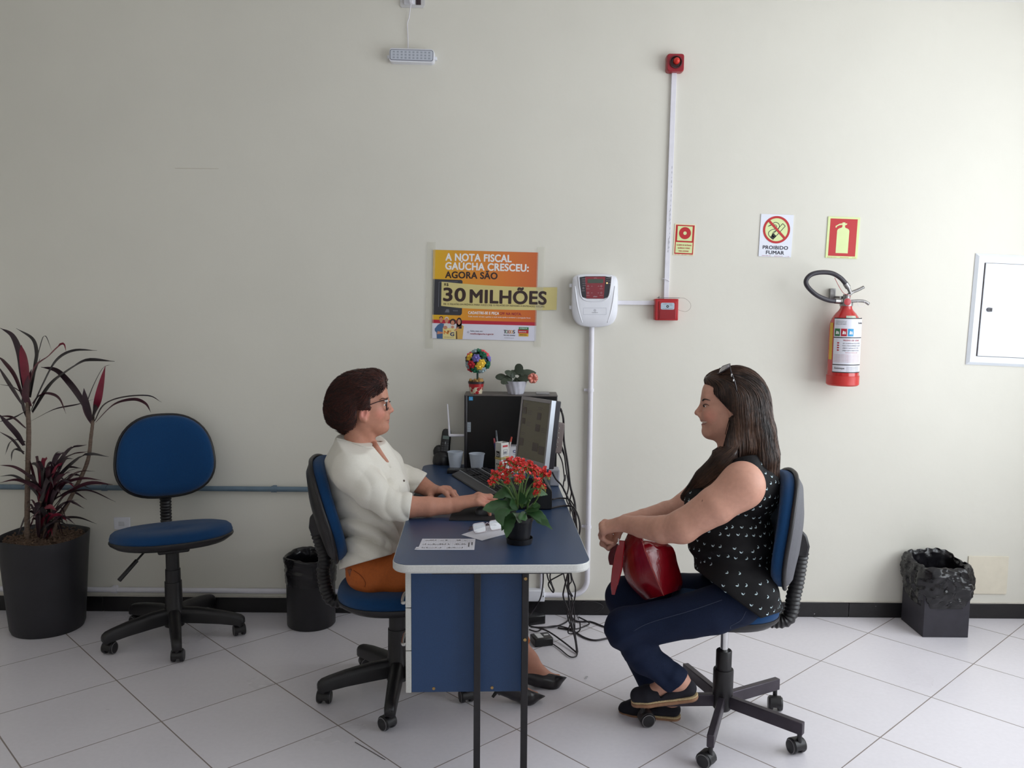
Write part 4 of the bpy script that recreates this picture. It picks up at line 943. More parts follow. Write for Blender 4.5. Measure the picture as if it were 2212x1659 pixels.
    m_ = MB(); m_.rings([[Ms @ p for p in outline(k, z)] for k, z in ((.5, -.085), (.9, -.075), (1.0, -.058), (1.02, -.049), (1.015, -.042), (.96, -.040))]); m_.build('seat_shell', M_BPL, t, local=True, smooth=70)
    m_ = MB(); m_.box((0, 0, zb - (.03 if style == 'plastic' else .020)), (.16, .13, .045 if style == 'plastic' else .018)); m_.build('mechanism', M_BPL, t, local=True, bevel=.008)
    if lever:
        m_ = MB(); m_.tube([V(*lever[0]), V(*lever[1])], .005, 8); m_.tube([Vector(lever[0]).lerp(Vector(lever[1]), .5), V(*lever[1])], [.009, .0095], 10); m_.build('lever', M_BPL, t, local=True, bevel=.002)
    # backrest
    bx_, bz_ = bk_c
    Mb = Matrix.Translation((bx_, 0, bz_)) @ Matrix.Rotation(-bk_tilt, 4, 'Y')
    def bo(k, x0, n=52, grow=0):
        o = []
        for i in range(n):
            a = 2 * PI * i / n; c, s_ = math.cos(a), math.sin(a); e = 2.7
            rr = (abs(c) ** e + abs(s_) ** e) ** (-1 / e); y, z = rr * c * (bk_w / 2 + grow), rr * s_ * (bk_h / 2 + grow)
            y *= 1 - .10 * (z / (bk_h / 2)) - .06 * (z / (bk_h / 2)) ** 2
            y *= k; z *= k
            o.append(V(x0 + .055 * (y / (bk_w / 2)) ** 2 + .022 * (z / (bk_h / 2)) ** 2 * (1 if z > 0 else .3), y, z))
        return o
    m_ = MB(); m_.rings([[Mb @ p for p in bo(k, x)] for k, x in ((.97, -.012), (1.0, -.004), (1.0, .008), (.98, .022), (.92, .034), (.75, .042), (.4, .044), (.05, .044))]); m_.build('backrest_cushion', M_FAB, t, local=True, smooth=180)
    m_ = MB(); m_.rings([[Mb @ p for p in bo(k, x)] for k, x in ((.05, -.040), (.5, -.040), (.86, -.036), (.96, -.026), (1.0, -.014))]); m_.build('backrest_shell', shell or M_BPL, t, local=True, smooth=60)
    m_ = MB(); r0 = bo(1.0, -.016, grow=.004); m_.tube([Mb @ p for p in r0 + [r0[0]]], .0075, 8, cap=False); m_.build('backrest_edge', M_BPL, t, local=True, smooth=180)
    # bracket and bellows
    jb = Mb @ V(-.052, 0, -bk_h * .11)
    m_ = MB(); rb_ = [(-.024, 0), (.024, 0)]
    m_.prism([Mb @ V(-.036, -.026, -bk_h * .11 + .045), Mb @ V(-.064, -.026, -bk_h * .11 + .030), Mb @ V(-.080, -.026, -bk_h * .11 - .01), Mb @ V(-.078, -.026, -bk_h * .11 - .05), Mb @ V(-.036, -.026, -bk_h * .11 - .05)], (0, .052, 0)); m_.build('back_bracket', M_BPL, t, local=True, bevel=.008)
    top = Mb @ V(-.060, 0, -bk_h * .11 - .04); dn = (Mb.to_3x3() @ V(0, 0, -1))
    sr = Ms @ V(-seat_d / 2 - .0, 0, -.068)
    zlow = sr.z - .02
    pth = spline([top, top + dn * .10, V((top.x * .75 + sr.x * .25) , 0, (top.z * .38 + sr.z * .62)), V(sr.x - .035, 0, sr.z - .004), V(sr.x + .05, 0, sr.z - .012), V(sr.x + .14, 0, sr.z - .012)], 40)
    # corrugate by length
    P = [pth[0]]; acc = 0; step = .0037
    for a, b_ in zip(pth[:-1], pth[1:]):
        while (b_ - P[-1]).length >= step and (b_ - P[-1]).dot(b_ - a) > 0:
            P.append(P[-1] + (b_ - P[-1]).normalized() * step)
    rr = [.0265 if i % 4 == 0 else (.0225 if i % 4 == 2 else .0245) for i in range(len(P))]
    m_ = MB(); m_.tube(P, rr, 18); m_.build('bellows', M_BELL, t, local=True, smooth=28)
    return t
chair('empty blue swivel chair against the wall beside the dark potted plant', (-1.49, 3.71), R_(-63), -139, 'plastic', .512, R_(9), .01, (-.215, .785), R_(11), .405, .365,
      [R_(a) for a in (-100, -80, -60, 10, 150)], lever=((.0, -.07, .452), (.07, -.22, .315)), seat_w=.50, seat_turn=R_(0))
chair('blue swivel chair with the woman in the white blouse sitting at the desk', (-.43, 3.19), R_(1), -160, 'plastic', .455, R_(2), .0, (-.265, .728), R_(16), .41, .385,
      [R_(a) for a in (-95, -40, -70, 30, 200)])
chair('blue swivel chair with steel base and grey shell under the woman in black', (.757, 2.942), R_(175), -39, 'steel', .487, R_(1), .006, (-.200, .738), R_(6), .40, .385,
      [R_(a) for a in (-70, 80, 30, 190, -40)], shell=M_SHELL, seat_d=.37, seat_w=.33)
# ================================================================== desk
DA = R_(2.3); DU = V(math.cos(DA), math.sin(DA), 0); DV = V(-math.sin(DA), math.cos(DA), 0)
DO = V(-.350, 2.462, .74)      # front-left corner of the top (before rounding)
DW, DL = .592, 1.512
def dk(u, v, z=.74): return V(DO.x, DO.y, 0) + DU * u + DV * v + V(0, 0, z)
M_BLUE = mat('blue_laminate', (42, 64, 98), .33, var=.16, scale=520, spec=.5)
M_BLUE2 = mat('blue_panel_laminate', (30, 60, 100), .5, var=.14, scale=480)
M_EDGE = mat('light_grey_edge', (206, 206, 204), .45, var=.06, scale=200)
M_BLK = mat('black_steel_paint', (22, 19, 23), .5, var=.25, scale=40)
M_BRASS = mat('brass_screw', (170, 140, 90), .35, .8, var=.1)
t = thing('office_desk', 'narrow blue laminate desk with light grey rounded edges between the two women', 'desk', dk(DW / 2, DL / 2, 0), DA)
ol = [(x + DW / 2, y + DL / 2) for x, y in rrect(DW, DL, .055, 8)]
m_ = MB(); m_.rings([[dk(x, y, z) for x, y in ol] for z in (.7165, .7395)]); m_.build('desk_edge', M_EDGE, t, smooth=50, bevel=.003)
ol2 = [(x + DW / 2, y + DL / 2) for x, y in rrect(DW - .005, DL - .005, .053, 8)]
m_ = MB(); m_.rings([[dk(x, y, z) for x, y in ol2] for z in (.7385, .7405)]); m_.build('desk_top', M_BLUE, t, smooth=0)
m_ = MB(); m_.rings([[dk(x * .99 + .003, y * .996 + .003, z) for x, y in ol] for z in (.714, .7165)]); m_.build('underside', M_EDGE, t, smooth=0)
# steel legs: pairs of square posts at both ends with foot bars and top bars
def post(name, u, v, w_=.0205, z0=.03, z1=.714):
    MB().box(dk(u, v, (z0 + z1) / 2), (w_, w_, z1 - z0), Matrix.Rotation(DA, 3, 'Z')).build(name, M_BLK, t, bevel=.0015)
LEGU = (.2535, .3985); VF = .068
for v in (VF, DL - .065):
    for u in LEGU: post('leg', u, v)
    MB().box(dk(.326 if v < .5 else .253, v, .0195), (.50 if v < .5 else .354, .04, .035), Matrix.Rotation(DA, 3, 'Z')).build('foot_bar', M_BLK, t, bevel=.004)
    MB().box(dk(.326, v, .704), (.42, .03, .02), Matrix.Rotation(DA, 3, 'Z')).build('top_bar', M_BLK, t, bevel=.002)
# screws on the right-hand post
for z in (.678, .487):
    c = dk(LEGU[1], VF - .0105, z); MB().lathe([(.0, 0), (.0052, 0), (.0048, .002), (.0, .0015)], c, Matrix.Rotation(R_(90), 3, 'X'), 12).build('screw', M_BRASS, t)
# drawer unit fixed under the near end
CU0, CU1, CV0, CV1, CZ0, CZ1 = .052, .402, .0905, .46, .308, .713
def cbx(u0, u1, v0, v1, z0, z1): return dk((u0 + u1) / 2, (v0 + v1) / 2, (z0 + z1) / 2), (u1 - u0, v1 - v0, z1 - z0), Matrix.Rotation(DA, 3, 'Z')
cab = thing('drawer_unit', 'blue three-drawer cabinet fixed under the near end of the desk', 'drawer cabinet', dk((CU0 + CU1) / 2, (CV0 + CV1) / 2, CZ0), DA)
MB().box(*cbx(CU0, CU1, CV0, CV0 + .018, CZ0, CZ1)).build('side_panel', M_BLUE2, cab, bevel=.001)
MB().box(*cbx(CU0, CU1, CV1 - .018, CV1, CZ0, CZ1)).build('side_panel', M_BLUE2, cab, bevel=.001)
MB().box(*cbx(CU1 - .018, CU1, CV0 + .0185, CV1 - .0185, CZ0, CZ1)).build('back_panel', M_BLUE2, cab, bevel=.001)
MB().box(*cbx(CU0, CU1 - .0185, CV0 + .0185, CV1 - .0185, CZ0, CZ0 + .018)).build('bottom_panel', M_BLUE2, cab, bevel=.001)
M_DRW = mat('drawer_light_grey', (196, 196, 192), .5, var=.06, scale=200)
for z0, z1 in ((.578, .712), (.442, .575), (.306, .439)):
    d_ = MB().box(*cbx(CU0 - .018, CU0 - .0005, CV0 + .0, CV1, z0, z1)).build('drawer', M_DRW, cab, bevel=.0015)
    zc_ = z1 - .022 if z0 > .5 else z1 - .012
    q = MB(); vv = CV0 + .09
    q.tube(spline([dk(CU0 - .018, vv, zc_), dk(CU0 - .036, vv + .006, zc_ - .004), dk(CU0 - .036, vv + .09, zc_ - .004), dk(CU0 - .018, vv + .096, zc_)], 5), .005, 8); q.build('drawer_handle', M_CHR, d_, smooth=180)
for u, z in ((.120, CZ0 + .012), (.300, CZ0 + .013)):
    MB().lathe([(.0, 0), (.0050, 0), (.0046, .0018), (.0, .0012)], dk(u, CV0 - .0005, z), Matrix.Rotation(R_(90), 3, 'X'), 12).build('screw', M_BRASS, cab)
# ================================================================== bins
bx_, by_ = -.925, 3.893
M_BINP = mat('black_bin_plastic', (22, 21, 25), .38, var=.1)
M_BAG = mat('black_bin_bag', (20, 19, 23), .24, var=.15, scale=60, bump=.5, bscale=45)
t = thing('waste_bin', 'round black waste bin with black bag liner behind the white-bloused woman', 'bin', (bx_, by_, 0))
m_ = MB(); m_.lathe([(.0, .0), (.105, .0), (.110, .006), (.112, .30), (.108, .30), (.104, .012), (.0, .012)], (bx_, by_, 0), seg=48); m_.build('bin_body', M_BINP, t, smooth=40)
rnd = random.Random(5)
def crumple(rings, n, amp, keep, seed):
    """resample a bag's rings along its height and press sharp creases into the film"""
    cols = [spline([r[j] for r in rings], n) for j in range(len(rings[0]))]; out = [[c[i] for c in cols] for i in range(len(cols[0]))]
    P = np.array([[tuple(p) for p in r] for r in out], np.float32); sh = P.shape; ctr = P.mean(1, keepdims=True); Q = P.reshape(-1, 3)
    a = noise3(Q, 55, seed); b_ = noise3(Q * np.array([1, 1, 1.6], np.float32), 110, seed + 1); c_ = noise3(Q, 210, seed + 2)
    f = (1 - 2.2 * np.abs(a)) * .55 + (1 - 2.2 * np.abs(b_)) * .35 + .15 * c_
    d = P - ctr; d[..., 2] *= .25; d /= np.linalg.norm(d, axis=2, keepdims=True) + 1e-6
    wgt = np.array([keep(i / (sh[0] - 1)) for i in range(sh[0])], np.float32)[:, None]
    P = P + d * (f.reshape(sh[:2]) * wgt)[..., None] * amp + np.array([0, 0, 1], np.float32) * (b_.reshape(sh[:2]) * wgt)[..., None] * amp * .5
    return [[Vector(p) for p in r] for r in P]
def bag_ring(r, z, amp, ph, n=72, sq=0, fr=(5, 11, 17)):
    o = []
    for i in range(n):
        a = 2 * PI * i / n
        q = r + amp * (math.sin(fr[0] * a + ph) * .5 + math.sin(fr[1] * a + 2.1 * ph + 1) * .35 + math.sin(fr[2] * a - ph * 1.3) * .3)
        o.append((q * math.cos(a), q * math.sin(a), z + amp * .9 * math.sin(3 * a + ph * .7)))
    return o
m_ = MB(); m_.rings(crumple([[V(bx_ + x, by_ + y, z) for x, y, z in bag_ring(*p)] for p in
    ((.1145, .205, .0006, 0), (.1150, .23, .002, .6), (.1165, .26, .002, 1.1), (.1155, .285, .003, 1.9), (.1185, .310, .003, 2.3), (.119, .325, .004, 2.6), (.114, .330, .004, 2.8), (.104, .318, .003, 3.0), (.099, .26, .004, 3.4), (.095, .16, .006, 4), (.085, .08, .006, 4.6), (.03, .05, .004, 5))], 4, .005, lambda f: min(1, .25 + 3 * f), 3), True, True)
m_.build('bag_liner', M_BAG, t, smooth=60)
# cardboard box used as a bin, with a big bag
X0, X1, Y0, Y1 = 1.872, 2.078, 3.785, 4.005
t = thing('box_bin', 'square black box bin with a crumpled black bag below the electrical panel', 'bin', ((X0 + X1) / 2, (Y0 + Y1) / 2, 0))
cxx, cyy = (X0 + X1) / 2, (Y0 + Y1) / 2
m_ = MB(); w_, h_ = X1 - X0, Y1 - Y0
for (c, d) in (((cxx, Y0 + .004, .13), (w_, .008, .26)), ((cxx, Y1 - .004, .13), (w_, .008, .26)), ((X0 + .004, cyy, .13), (.008, h_ - .0165, .26)), ((X1 - .004, cyy, .13), (.008, h_ - .0165, .26)), ((cxx, cyy, .005), (w_ - .0165, h_ - .0165, .01))): m_.box(c, d)
m_.build('box_body', mat('black_cardboard', (46, 44, 52), .6, var=.12, scale=30), t, bevel=.002)
def sq_ring(k, z, amp, ph, n=96, tilt=0, sh=(0, 0)):
    o = []
    for i in range(n):
        a = 2 * PI * i / n; c, s_ = math.cos(a), math.sin(a); e = 5
        rr = (abs(c) ** e + abs(s_) ** e) ** (-1 / e)
        f = amp * (math.sin(7 * a + ph) * .45 + math.sin(13 * a - 1.7 * ph) * .35 + math.sin(23 * a + 2.3 * ph) * .25)
        o.append(V(cxx + sh[0] + rr * c * (w_ / 2 * k + f), cyy + sh[1] + rr * s_ * (h_ / 2 * min(k, 1.0 + (k - 1) * (.35 if s_ > 0 else 1)) + f * (.5 if s_ > 0 else 1)), z + amp * 1.2 * math.sin(4 * a + ph) + tilt * (-c) * w_ / 2 + .025 * max(0, s_)))
    return o
m_ = MB(); m_.rings(crumple([sq_ring(*p) for p in
    ((1.035, .135, .001, 0), (1.04, .15, .003, .7), (1.10, .17, .006, 1.5), (1.17, .20, .007, 2.0), (1.22, .235, .007, 2.3), (1.235, .265, .007, 2.5), (1.2, .29, .006, 2.7), (1.12, .312, .005, 2.9), (1.03, .322, .004, 3.0), (.97, .322, .003, 3.1), (.93, .30, .004, 3.3), (.90, .22, .006, 4), (.86, .1, .006, 4.5), (.3, .04, .006, 5))], 5, .012, lambda f: min(1, .15 + 5 * f) * (.35 if f > .75 else 1), 17))
mm = m_.build('bag_liner', M_BAG, t, smooth=50)
# ================================================================== potted cordyline
pc = V(-2.115, 3.825, 0)
t = thing('potted_cordyline', 'tall dark red cordyline plant in a black grow bag by the wall', 'plant', pc)
M_GROW = mat('grow_bag_plastic', (33, 32, 37), .5, var=.15, scale=8, bump=.3, bscale=16)
m_ = MB()
def pr(r, z, amp, ph): return [pc + V(x, y, zz_) for x, y, zz_ in bag_ring(r, z, amp, ph, 60, fr=(2, 3, 7))]
m_.rings([pr(.148, .0, .001, 0), pr(.155, .02, .002, .3), pr(.162, .12, .003, .7), pr(.172, .25, .003, 1.1), pr(.180, .36, .004, 1.4), pr(.186, .425, .006, 1.6), pr(.1865, .435, .006, 1.6), pr(.181, .43, .006, 1.6), pr(.176, .38, .004, 1.5), pr(.172, .345, .002, 1.4)], True, True); m_.build('grow_bag', M_GROW, t, smooth=60)
m_ = MB(); rn = random.Random(3)
rgs = []
for r in (.172, .13, .09, .05, .01): rgs.append([pc + V(r * math.cos(2 * PI * i / 40), r * math.sin(2 * PI * i / 40), .405 + .02 * (1 - r / .17) + rn.uniform(-.006, .006)) for i in range(40)])
m_.rings(rgs)
for i in range(260):
    a = rn.uniform(0, 2 * PI); r = .165 * math.sqrt(rn.random()); c = pc + V(r * math.cos(a), r * math.sin(a), .418 + rn.uniform(0, .012))
    m_.box(c, (rn.uniform(.006, .02), rn.uniform(.004, .008), .003), Euler((rn.uniform(-.6, .6), rn.uniform(-.6, .6), rn.uniform(0, 3.1))).to_matrix())
m_.build('bark_chips', mat('bark_chips', (92, 72, 58), .9, var=.45, scale=120), t, smooth=0)
M_STEM = mat('cordyline_stem', (112, 94, 82), .85, var=.3, scale=60, bump=.5, bscale=120, stretch=(1, 1, 4))
PY = pc.y
def LP(cx_, cy_, dy=0): return at(cx_ * .4702, 680 + cy_ * .4702, PY + dy)
for pts, r0, r1 in (([(125, 1060), (125, 900), (128, 700), (132, 540), (128, 430), (127, 385)], .012, .0085), ([(225, 1050), (270, 940), (330, 830), (400, 680), (418, 560), (426, 495), (428, 462)], .010, .006)):
    pth = spline([LP(*p, -.02 + .0 * i) for i, p in enumerate(pts)], 8); m_ = MB()
    m_.tube(pth, [r0 + (r1 - r0) * i / (len(pth) - 1) + (.0006 if i % 3 == 0 else 0) for i in range(len(pth))], 10); m_.build('stem', M_STEM, t, smooth=60)
M_LEAF = [mat('cordyline_leaf_dark', (54, 36, 46), .38, var=.3, scale=18), mat('cordyline_leaf_plum', (74, 36, 48), .38, var=.3, scale=18), mat('cordyline_leaf_red', (132, 34, 58), .38, var=.25, scale=18), mat('cordyline_leaf_olive', (58, 54, 56), .4, var=.3, scale=18)]
rl = random.Random(11)
def leaf(pts, w_, m, dys=None, wv=None, parent=None):
    w_ *= 1.22
    n = len(pts); tip = rl.uniform(-.10, .06) if dys is None else dys
    tip = min(tip, .12)
    pth = spline([LP(x, y, -.02 + tip * (i / (n - 1))) for i, (x, y) in enumerate(pts)], 6); N_ = len(pth)
    ws = [w_ * max(.06, (math.sin(PI * min(1, .12 + .9 * i / (N_ - 1))) ** .75) if i < N_ - 1 else .03) for i in range(N_)]
    m_ = MB(); m_.ribbon(pth, ws, wv or V(rl.uniform(.5, 1), rl.uniform(-.8, -.2), rl.uniform(.2, .6)), .3); return m_.build('leaf', M_LEAF[m], t, smooth=180)
LF = [
 ([(122, 390), (108, 270), (95, 175), (60, 95), (0, 60)], .016, 0), ([(118, 400), (75, 280), (25, 215), (-10, 190)], .017, 1), ([(105, 410), (65, 340), (25, 280), (-8, 235)], .017, 0),
 ([(128, 380), (122, 270), (112, 190), (98, 138)], .021, 2), ([(140, 380), (165, 230), (172, 170), (150, 108), (74, 62)], .011, 3), ([(138, 330), (165, 240), (225, 190), (285, 137), (304, 168)], .014, 2),
 ([(145, 440), (200, 320), (260, 215), (340, 168), (446, 164)], .018, 3), ([(150, 450), (225, 335), (300, 268), (400, 212), (527, 214)], .017, 3), ([(150, 410), (185, 372), (232, 366), (272, 388), (303, 455)], .010, 1),
 ([(140, 490), (250, 436), (360, 412), (440, 384)], .006, 0), ([(118, 370), (60, 330), (-10, 318)], .006, 0), ([(120, 440), (60, 470), (-5, 492)], .008, 0), ([(150, 300), (185, 150), (207, 98), (238, 165)], .005, 3),
 ([(405, 450), (375, 385), (325, 315), (262, 255), (188, 240)], .014, 0), ([(420, 490), (400, 410), (386, 338)], .015, 0), ([(436, 440), (458, 360), (484, 236)], .013, 2),
 ([(436, 490), (480, 415), (560, 382), (680, 374), (742, 402)], .012, 0), ([(440, 495), (520, 418), (610, 392), (665, 408), (693, 448)], .012, 1), ([(425, 500), (400, 430), (420, 350), (470, 250), (508, 228)], .004, 3), ([(426, 480), (440, 430), (436, 410)], .010, 0), ([(424, 500), (395, 440), (372, 380)], .012, 1),
 ([(112, 600), (80, 545), (30, 490), (-5, 455)], .014, 0), ([(112, 640), (60, 570), (-5, 535)], .011, 0), ([(115, 580), (75, 572), (40, 590), (24, 642)], .012, 3), ([(112, 630), (75, 612), (52, 632), (52, 672)], .014, 3),
 ([(140, 420), (120, 360), (145, 250)], .015, 1), ([(130, 400), (140, 330), (185, 200)], .015, 0), ([(125, 470), (110, 400), (118, 340)], .013, 0), ([(120, 520), (60, 470), (-5, 465)], .007, 1)]
for pts, w_, m in LF: leaf(pts, w_, m)
TIPS = [(285, 628), (405, 628), (500, 652), (436, 718), (518, 780), (466, 760), (532, 860), (446, 962), (336, 990), (92, 1028), (-6, 690), (-6, 742), (-6, 772), (160, 652), (300, 655), (345, 962), (150, 690), (215, 660), (190, 740), (250, 700), (330, 720), (380, 740), (120, 800), (110, 900), (400, 850), (300, 760), (230, 780), (280, 830), (170, 860), (350, 800), (200, 900), (260, 900), (140, 950), (280, 1010), (170, 980), (220, 700), (340, 660), (420, 800), (310, 950), (120, 740)]
TIPS += [(x + rl.uniform(-45, 45), y + rl.uniform(-40, 50)) for x, y in TIPS if 60 < x < 420]
for i, (tx, ty) in enumerate(TIPS):
    sx_, sy_ = rl.uniform(175, 235), rl.uniform(880, 1060) if ty > 800 else rl.uniform(800, 960)
    mx_, my_ = (sx_ + tx) / 2, min(sy_, ty) * .5 + (sy_ + ty) * .25 - rl.uniform(15, 60)
    leaf([(sx_, sy_), ((sx_ + mx_) / 2, (sy_ + my_) / 2 - 10), (mx_ + (tx - sx_) * .12, my_), (tx, ty)], rl.uniform(.008, .013), rl.choice((0, 0, 1, 1, 3, 2) if i % 3 else (0, 1, 0)), rl.uniform(-.14, .08))
for pts in ([(200, 1080), (205, 950), (190, 850)], [(180, 1080), (170, 960), (185, 860)], [(235, 1060), (245, 960), (235, 880)]):
    pth = spline([LP(*p, rl.uniform(-.05, .02)) for p in pts], 6); m_ = MB(); m_.tube(pth, .007, 8); m_.build('stem', M_STEM, t, smooth=60)
# paper clip on the floor
c = atz(1267, 1464, .001)
m_ = MB(); fl = Flat(c, (.35, .94, 0), (-.94, .35, 0), (0, 0, 1))
m_.tube([fl.p(x * .001, y * .001, .0008) for x, y in ((-8, 2), (10, 2), (13, 0), (10, -3), (-12, -3), (-15, 0), (-12, 4), (12, 4))], .0007, 6)
tag(m_.build('paper_clip', M_CHR), 'small metal paper clip lying on the floor tiles between the two women', 'paper clip')
m_ = MB(); m_.tube(spline([atz(767, 1603, .0012), atz(800, 1622, .0012), atz(832, 1641, .0012)], 6), .0011, 6)
tag(m_.build('thread', mat('dark_thread', (70, 60, 58), .8)), 'thin dark thread lying on the floor tiles below the desk chair', 'thread')
# ================================================================== the two women
rng = np.random.default_rng(7)
def skin_mat(name):
    return mat(name, (200, 150, 130), .5, var=.05, scale=70, attr='tint', bump=.12, bscale=420, spec=.35, sss=.12)
def hair_mat(name, rough): return mat(name, (60, 40, 34), rough, var=.3, scale=90, attr='tint', spec=.5)
def tinter(base, spots, M=None):
    """skin colour with soft local pigment: spots = (centre, radius, colour)"""
    B0 = np.array(lin(base))
    def f(P):
        c = np.tile(B0, (len(P), 1))
        for ctr, r, col in spots:
            q = ((P - npv(ctr)) @ (M if M is not None else np.eye(3))) / np.array(r if hasattr(r, '__len__') else (r,) * 3, np.float32)
            k = np.clip(1.6 - 1.6 * np.sqrt((q * q).sum(1)), 0, 1)[:, None]; c = c * (1 - k) + np.array(lin(col)) * k
        return c
    return f
def masked(f, mask, off=-1.0): return lambda P: np.where(mask(P), f(P), np.float32(off))
def plane3(a, b, c, side):
    """signed distance to the plane through three points, positive towards 'side'"""
    n = (Vector(b) - Vector(a)).cross(Vector(c) - Vector(a)).normalized()
    if n.dot(Vector(side)) < 0: n = -n
    a_, n_ = npv(a), npv(n); return lambda P: (P - a_) @ n_
def on_surf(bl_, pts, off=.0015):
    P = np.array([npv(p) for p in pts], np.float32)
    for _ in range(4): g_ = bl_.grad(P); P = P - g_ * (bl_.ev(P) - off)[:, None]
    return [Vector(p) for p in P]
def face_line(parent, bl, fg, pts, off, r0, r1, name, m, across=False):
    """thin raised line drawn on the near half of a face and mirrored to the far half; starts at the profile"""
    P = bl.trace(pts, off); keep = []
    for p in P:
        n = (np.array(p) - fg.c) @ fg.h
        if n < -.002 and abs(float(bl.ev(np.array([p], np.float32))[0]) - off) < .003 and n > -.12: keep.append(p)
    if len(keep) < 4: return
    mir = [p - fg.N * (2 * float((np.array(p) - fg.c) @ fg.h)) for p in keep]; k = len(keep)
    rr = [r0 + (r1 - r0) * max(0, (i / (k - 1) - .35) / .65) for i in range(k)]
    if across:
        m_ = MB(); m_.tube(keep[::-1] + mir, rr[::-1] + rr, 8); m_.build(name, m, parent, smooth=180)
    else:
        for q in (keep, mir): m_ = MB(); m_.tube(q, rr, 8); m_.build(name, m, parent, smooth=180)
# ------------------------------------------------------------------ woman at the desk (faces image right)
F = Fig(-.5, 3.19); FM = F.m()
wm = thing('person', 'seated woman in glasses, white blouse and orange trousers with a hand on the mouse', 'person', F(800, 1270) * 1)
b = Blob(FM)
# head
b.ell(F(781, 862), (.086, .094, .072), .03, F.m(-8))
b.ell(F(803, 893), (.056, .072, .058), .035, F.m(6))
b.limb(F(797, 912), F(823, 921), .044, .021, .03); 
for s_ in (-1, 1):
    b.limb(F(788, 905, s_ * .040), F(820, 921, s_ * .016), .020, .015, .03)
    b.ell(F(816, 889, s_ * .036), (.022, .024, .020), .03)
    b.ell(F(828.5, 873, s_ * .031), (.013, .010, .016), .012, sub=True)
    b.ell(F(826.5, 874, s_ * .031), .0138, .006); b.ell(F(832.5, 874.3, s_ * .039), (.0092, .0040, .011), .002, sub=True)
    b.limb(F(831, 862.5, s_ * .012), F(826, 863, s_ * .044), .009, .007, .014)
b.ell(F(822, 848), (.022, .034, .050), .03)
b.limb(F(835.5, 866), F(843, 884), .0075, .0095, .012); b.ell(F(845, 886.5), (.0095, .008, .010), .008)
for s_ in (-1, 1): b.ell(F(840, 889, s_ * .0115), (.009, .007, .0065), .006)
b.ell(F(835.5, 900), (.010, .012, .024), .016); b.ell(F(837.5, 904), (.0078, .0048, .019), .005); b.ell(F(837, 910.5), (.0074, .0050, .017), .004)
b.limb(F(842, 907.2, -.03), F(842, 907.2, .03), .0022, .0022, .004, sub=True)
b.ell(F(830.5, 924), (.014, .014, .020), .016)
b.limb(F(817, 927), F(800, 935), .017, .024, .02)
# ears
for s_ in (-1, 1):
    b.ell(F(785, 894, s_ * .074), (.0165, .029, .008), .010, F.m(-14)); b.ell(F(787, 891.5, s_ * .084), (.0085, .0175, .0085), .003, F.m(-14), sub=True)
    b.ell(F(788.5, 908, s_ * .076), (.009, .010, .007), .008)
# neck and chest
b.chain([F(775, 915), F(774, 950), F(768, 985)], [.052, .051, .070], .02)
b.limb(F(788, 940), F(786, 968), .018, .022, .02); b.limb(F(783, 915, -.045), F(806, 962, -.012), .011, .010, .02)
b.ell(F(777, 1010), (.085, .07, .130), .03); b.ell(F(795, 1070), (.075, .11, .105), .03); b.ell(F(800, 1180), (.07, .10, .11), .03)
b.limb(F(800, 972), F(822, 1012), .034, .036, .02)
# arms
NS = -.175
b.chain([F(772, 1030, -.15), F(805, 1061, -.20), F(842, 1093, -.222), F(884, 1095, -.215), F(925, 1094.5, -.21), F(965, 1093, -.205), F(986, 1091, -.20)], [.040, .040, .038, .0385, .0355, .0285, .0265], .03)
hand(b, F(982, 1089, -.20), F.X * 1 + V(0, 0, .20), V(0, 0, 1) - F.X * .1 - F.N * .10, F.N + V(0, 0, .15), 1.05, ((20, 28, 16), (24, 30, 18), (34, 34, 20), (38, 34, 20)), (.8, .45, 12), 1.06, .35)
b.chain([F(800, 1010, .17), F(875, 1030, .185), F(905, 1045, .15), F(934, 1061, .10)], [.055, .044, .0375, .028], .03)
fh = (F(968, 1060, .02) - F(934, 1062, .10)).normalized()
hand(b, F(933, 1061, .10), fh + V(0, 0, .05), V(0, 0, 1), -F.N - F.X * .3, 1.0, ((24, 32, 18), (22, 30, 18), (24, 32, 18), (28, 34, 20)), (.75, .55, 10), .98, .35)
# legs and feet (bare below the trousers)
KN, KF = F(1028, 1247, -.15), F(1040, 1240, -.0)
AN, AF = F(1095, 1468, -.155), F(1140, 1425, -.03)
b.limb(F(800, 1230, -.08), KN, .075, .05, .04); b.limb(F(800, 1230, .08), KF, .075, .05, .04)
b.chain([KN, AN], [.05, .031], .03); b.chain([KF, AF], [.05, .031], .03)
def foot_pts(an, heel, ball, toe):
    b.chain([an, heel], [.030, .024], .03); b.chain([an, ball, toe], [.029, .019, .009], .03); b.chain([heel, ball], [.022, .019], .02)
foot_pts(AN, F(1084, 1480, -.158), F(1136, 1500, -.155), F(1158, 1499, -.15))
foot_pts(AF, F(1129, 1453, -.03), F(1188, 1467, -.03), F(1206, 1461, -.03))
# blouse
c = Blob(FM)
c.ell(F(774, 1005), (.118, .10, .160), .05); c.ell(F(792, 1055), (.140, .12, .160), .06)
c.ell(F(838, 1056, -.07), (.062, .066, .075), .06); c.ell(F(842, 1052, .075), (.070, .068, .075), .06)
c.ell(F(800, 1115), (.128, .10, .158), .05); c.ell(F(802, 1185), (.116, .095, .198), .05); c.ell(F(801, 1226), (.116, .075, .215), .04)
c.limb(F(770, 958), F(770, 1000), .078, .10, .04); c.limb(F(795, 958), F(825, 1010), .055, .06, .04)
c.limb(F(768, 972, -.06), F(760, 1004, -.135), .052, .066, .06); c.limb(F(786, 972, .06), F(815, 1000, .14), .052, .062, .04); c.limb(F(806, 968, .06), F(842, 1003, .11), .040, .050, .05)
c.chain([F(764, 1024, -.165), F(803, 1060, -.205), F(842, 1094, -.222), F(893, 1095.5, -.213)], [.066, .063, .048, .0455], .035)
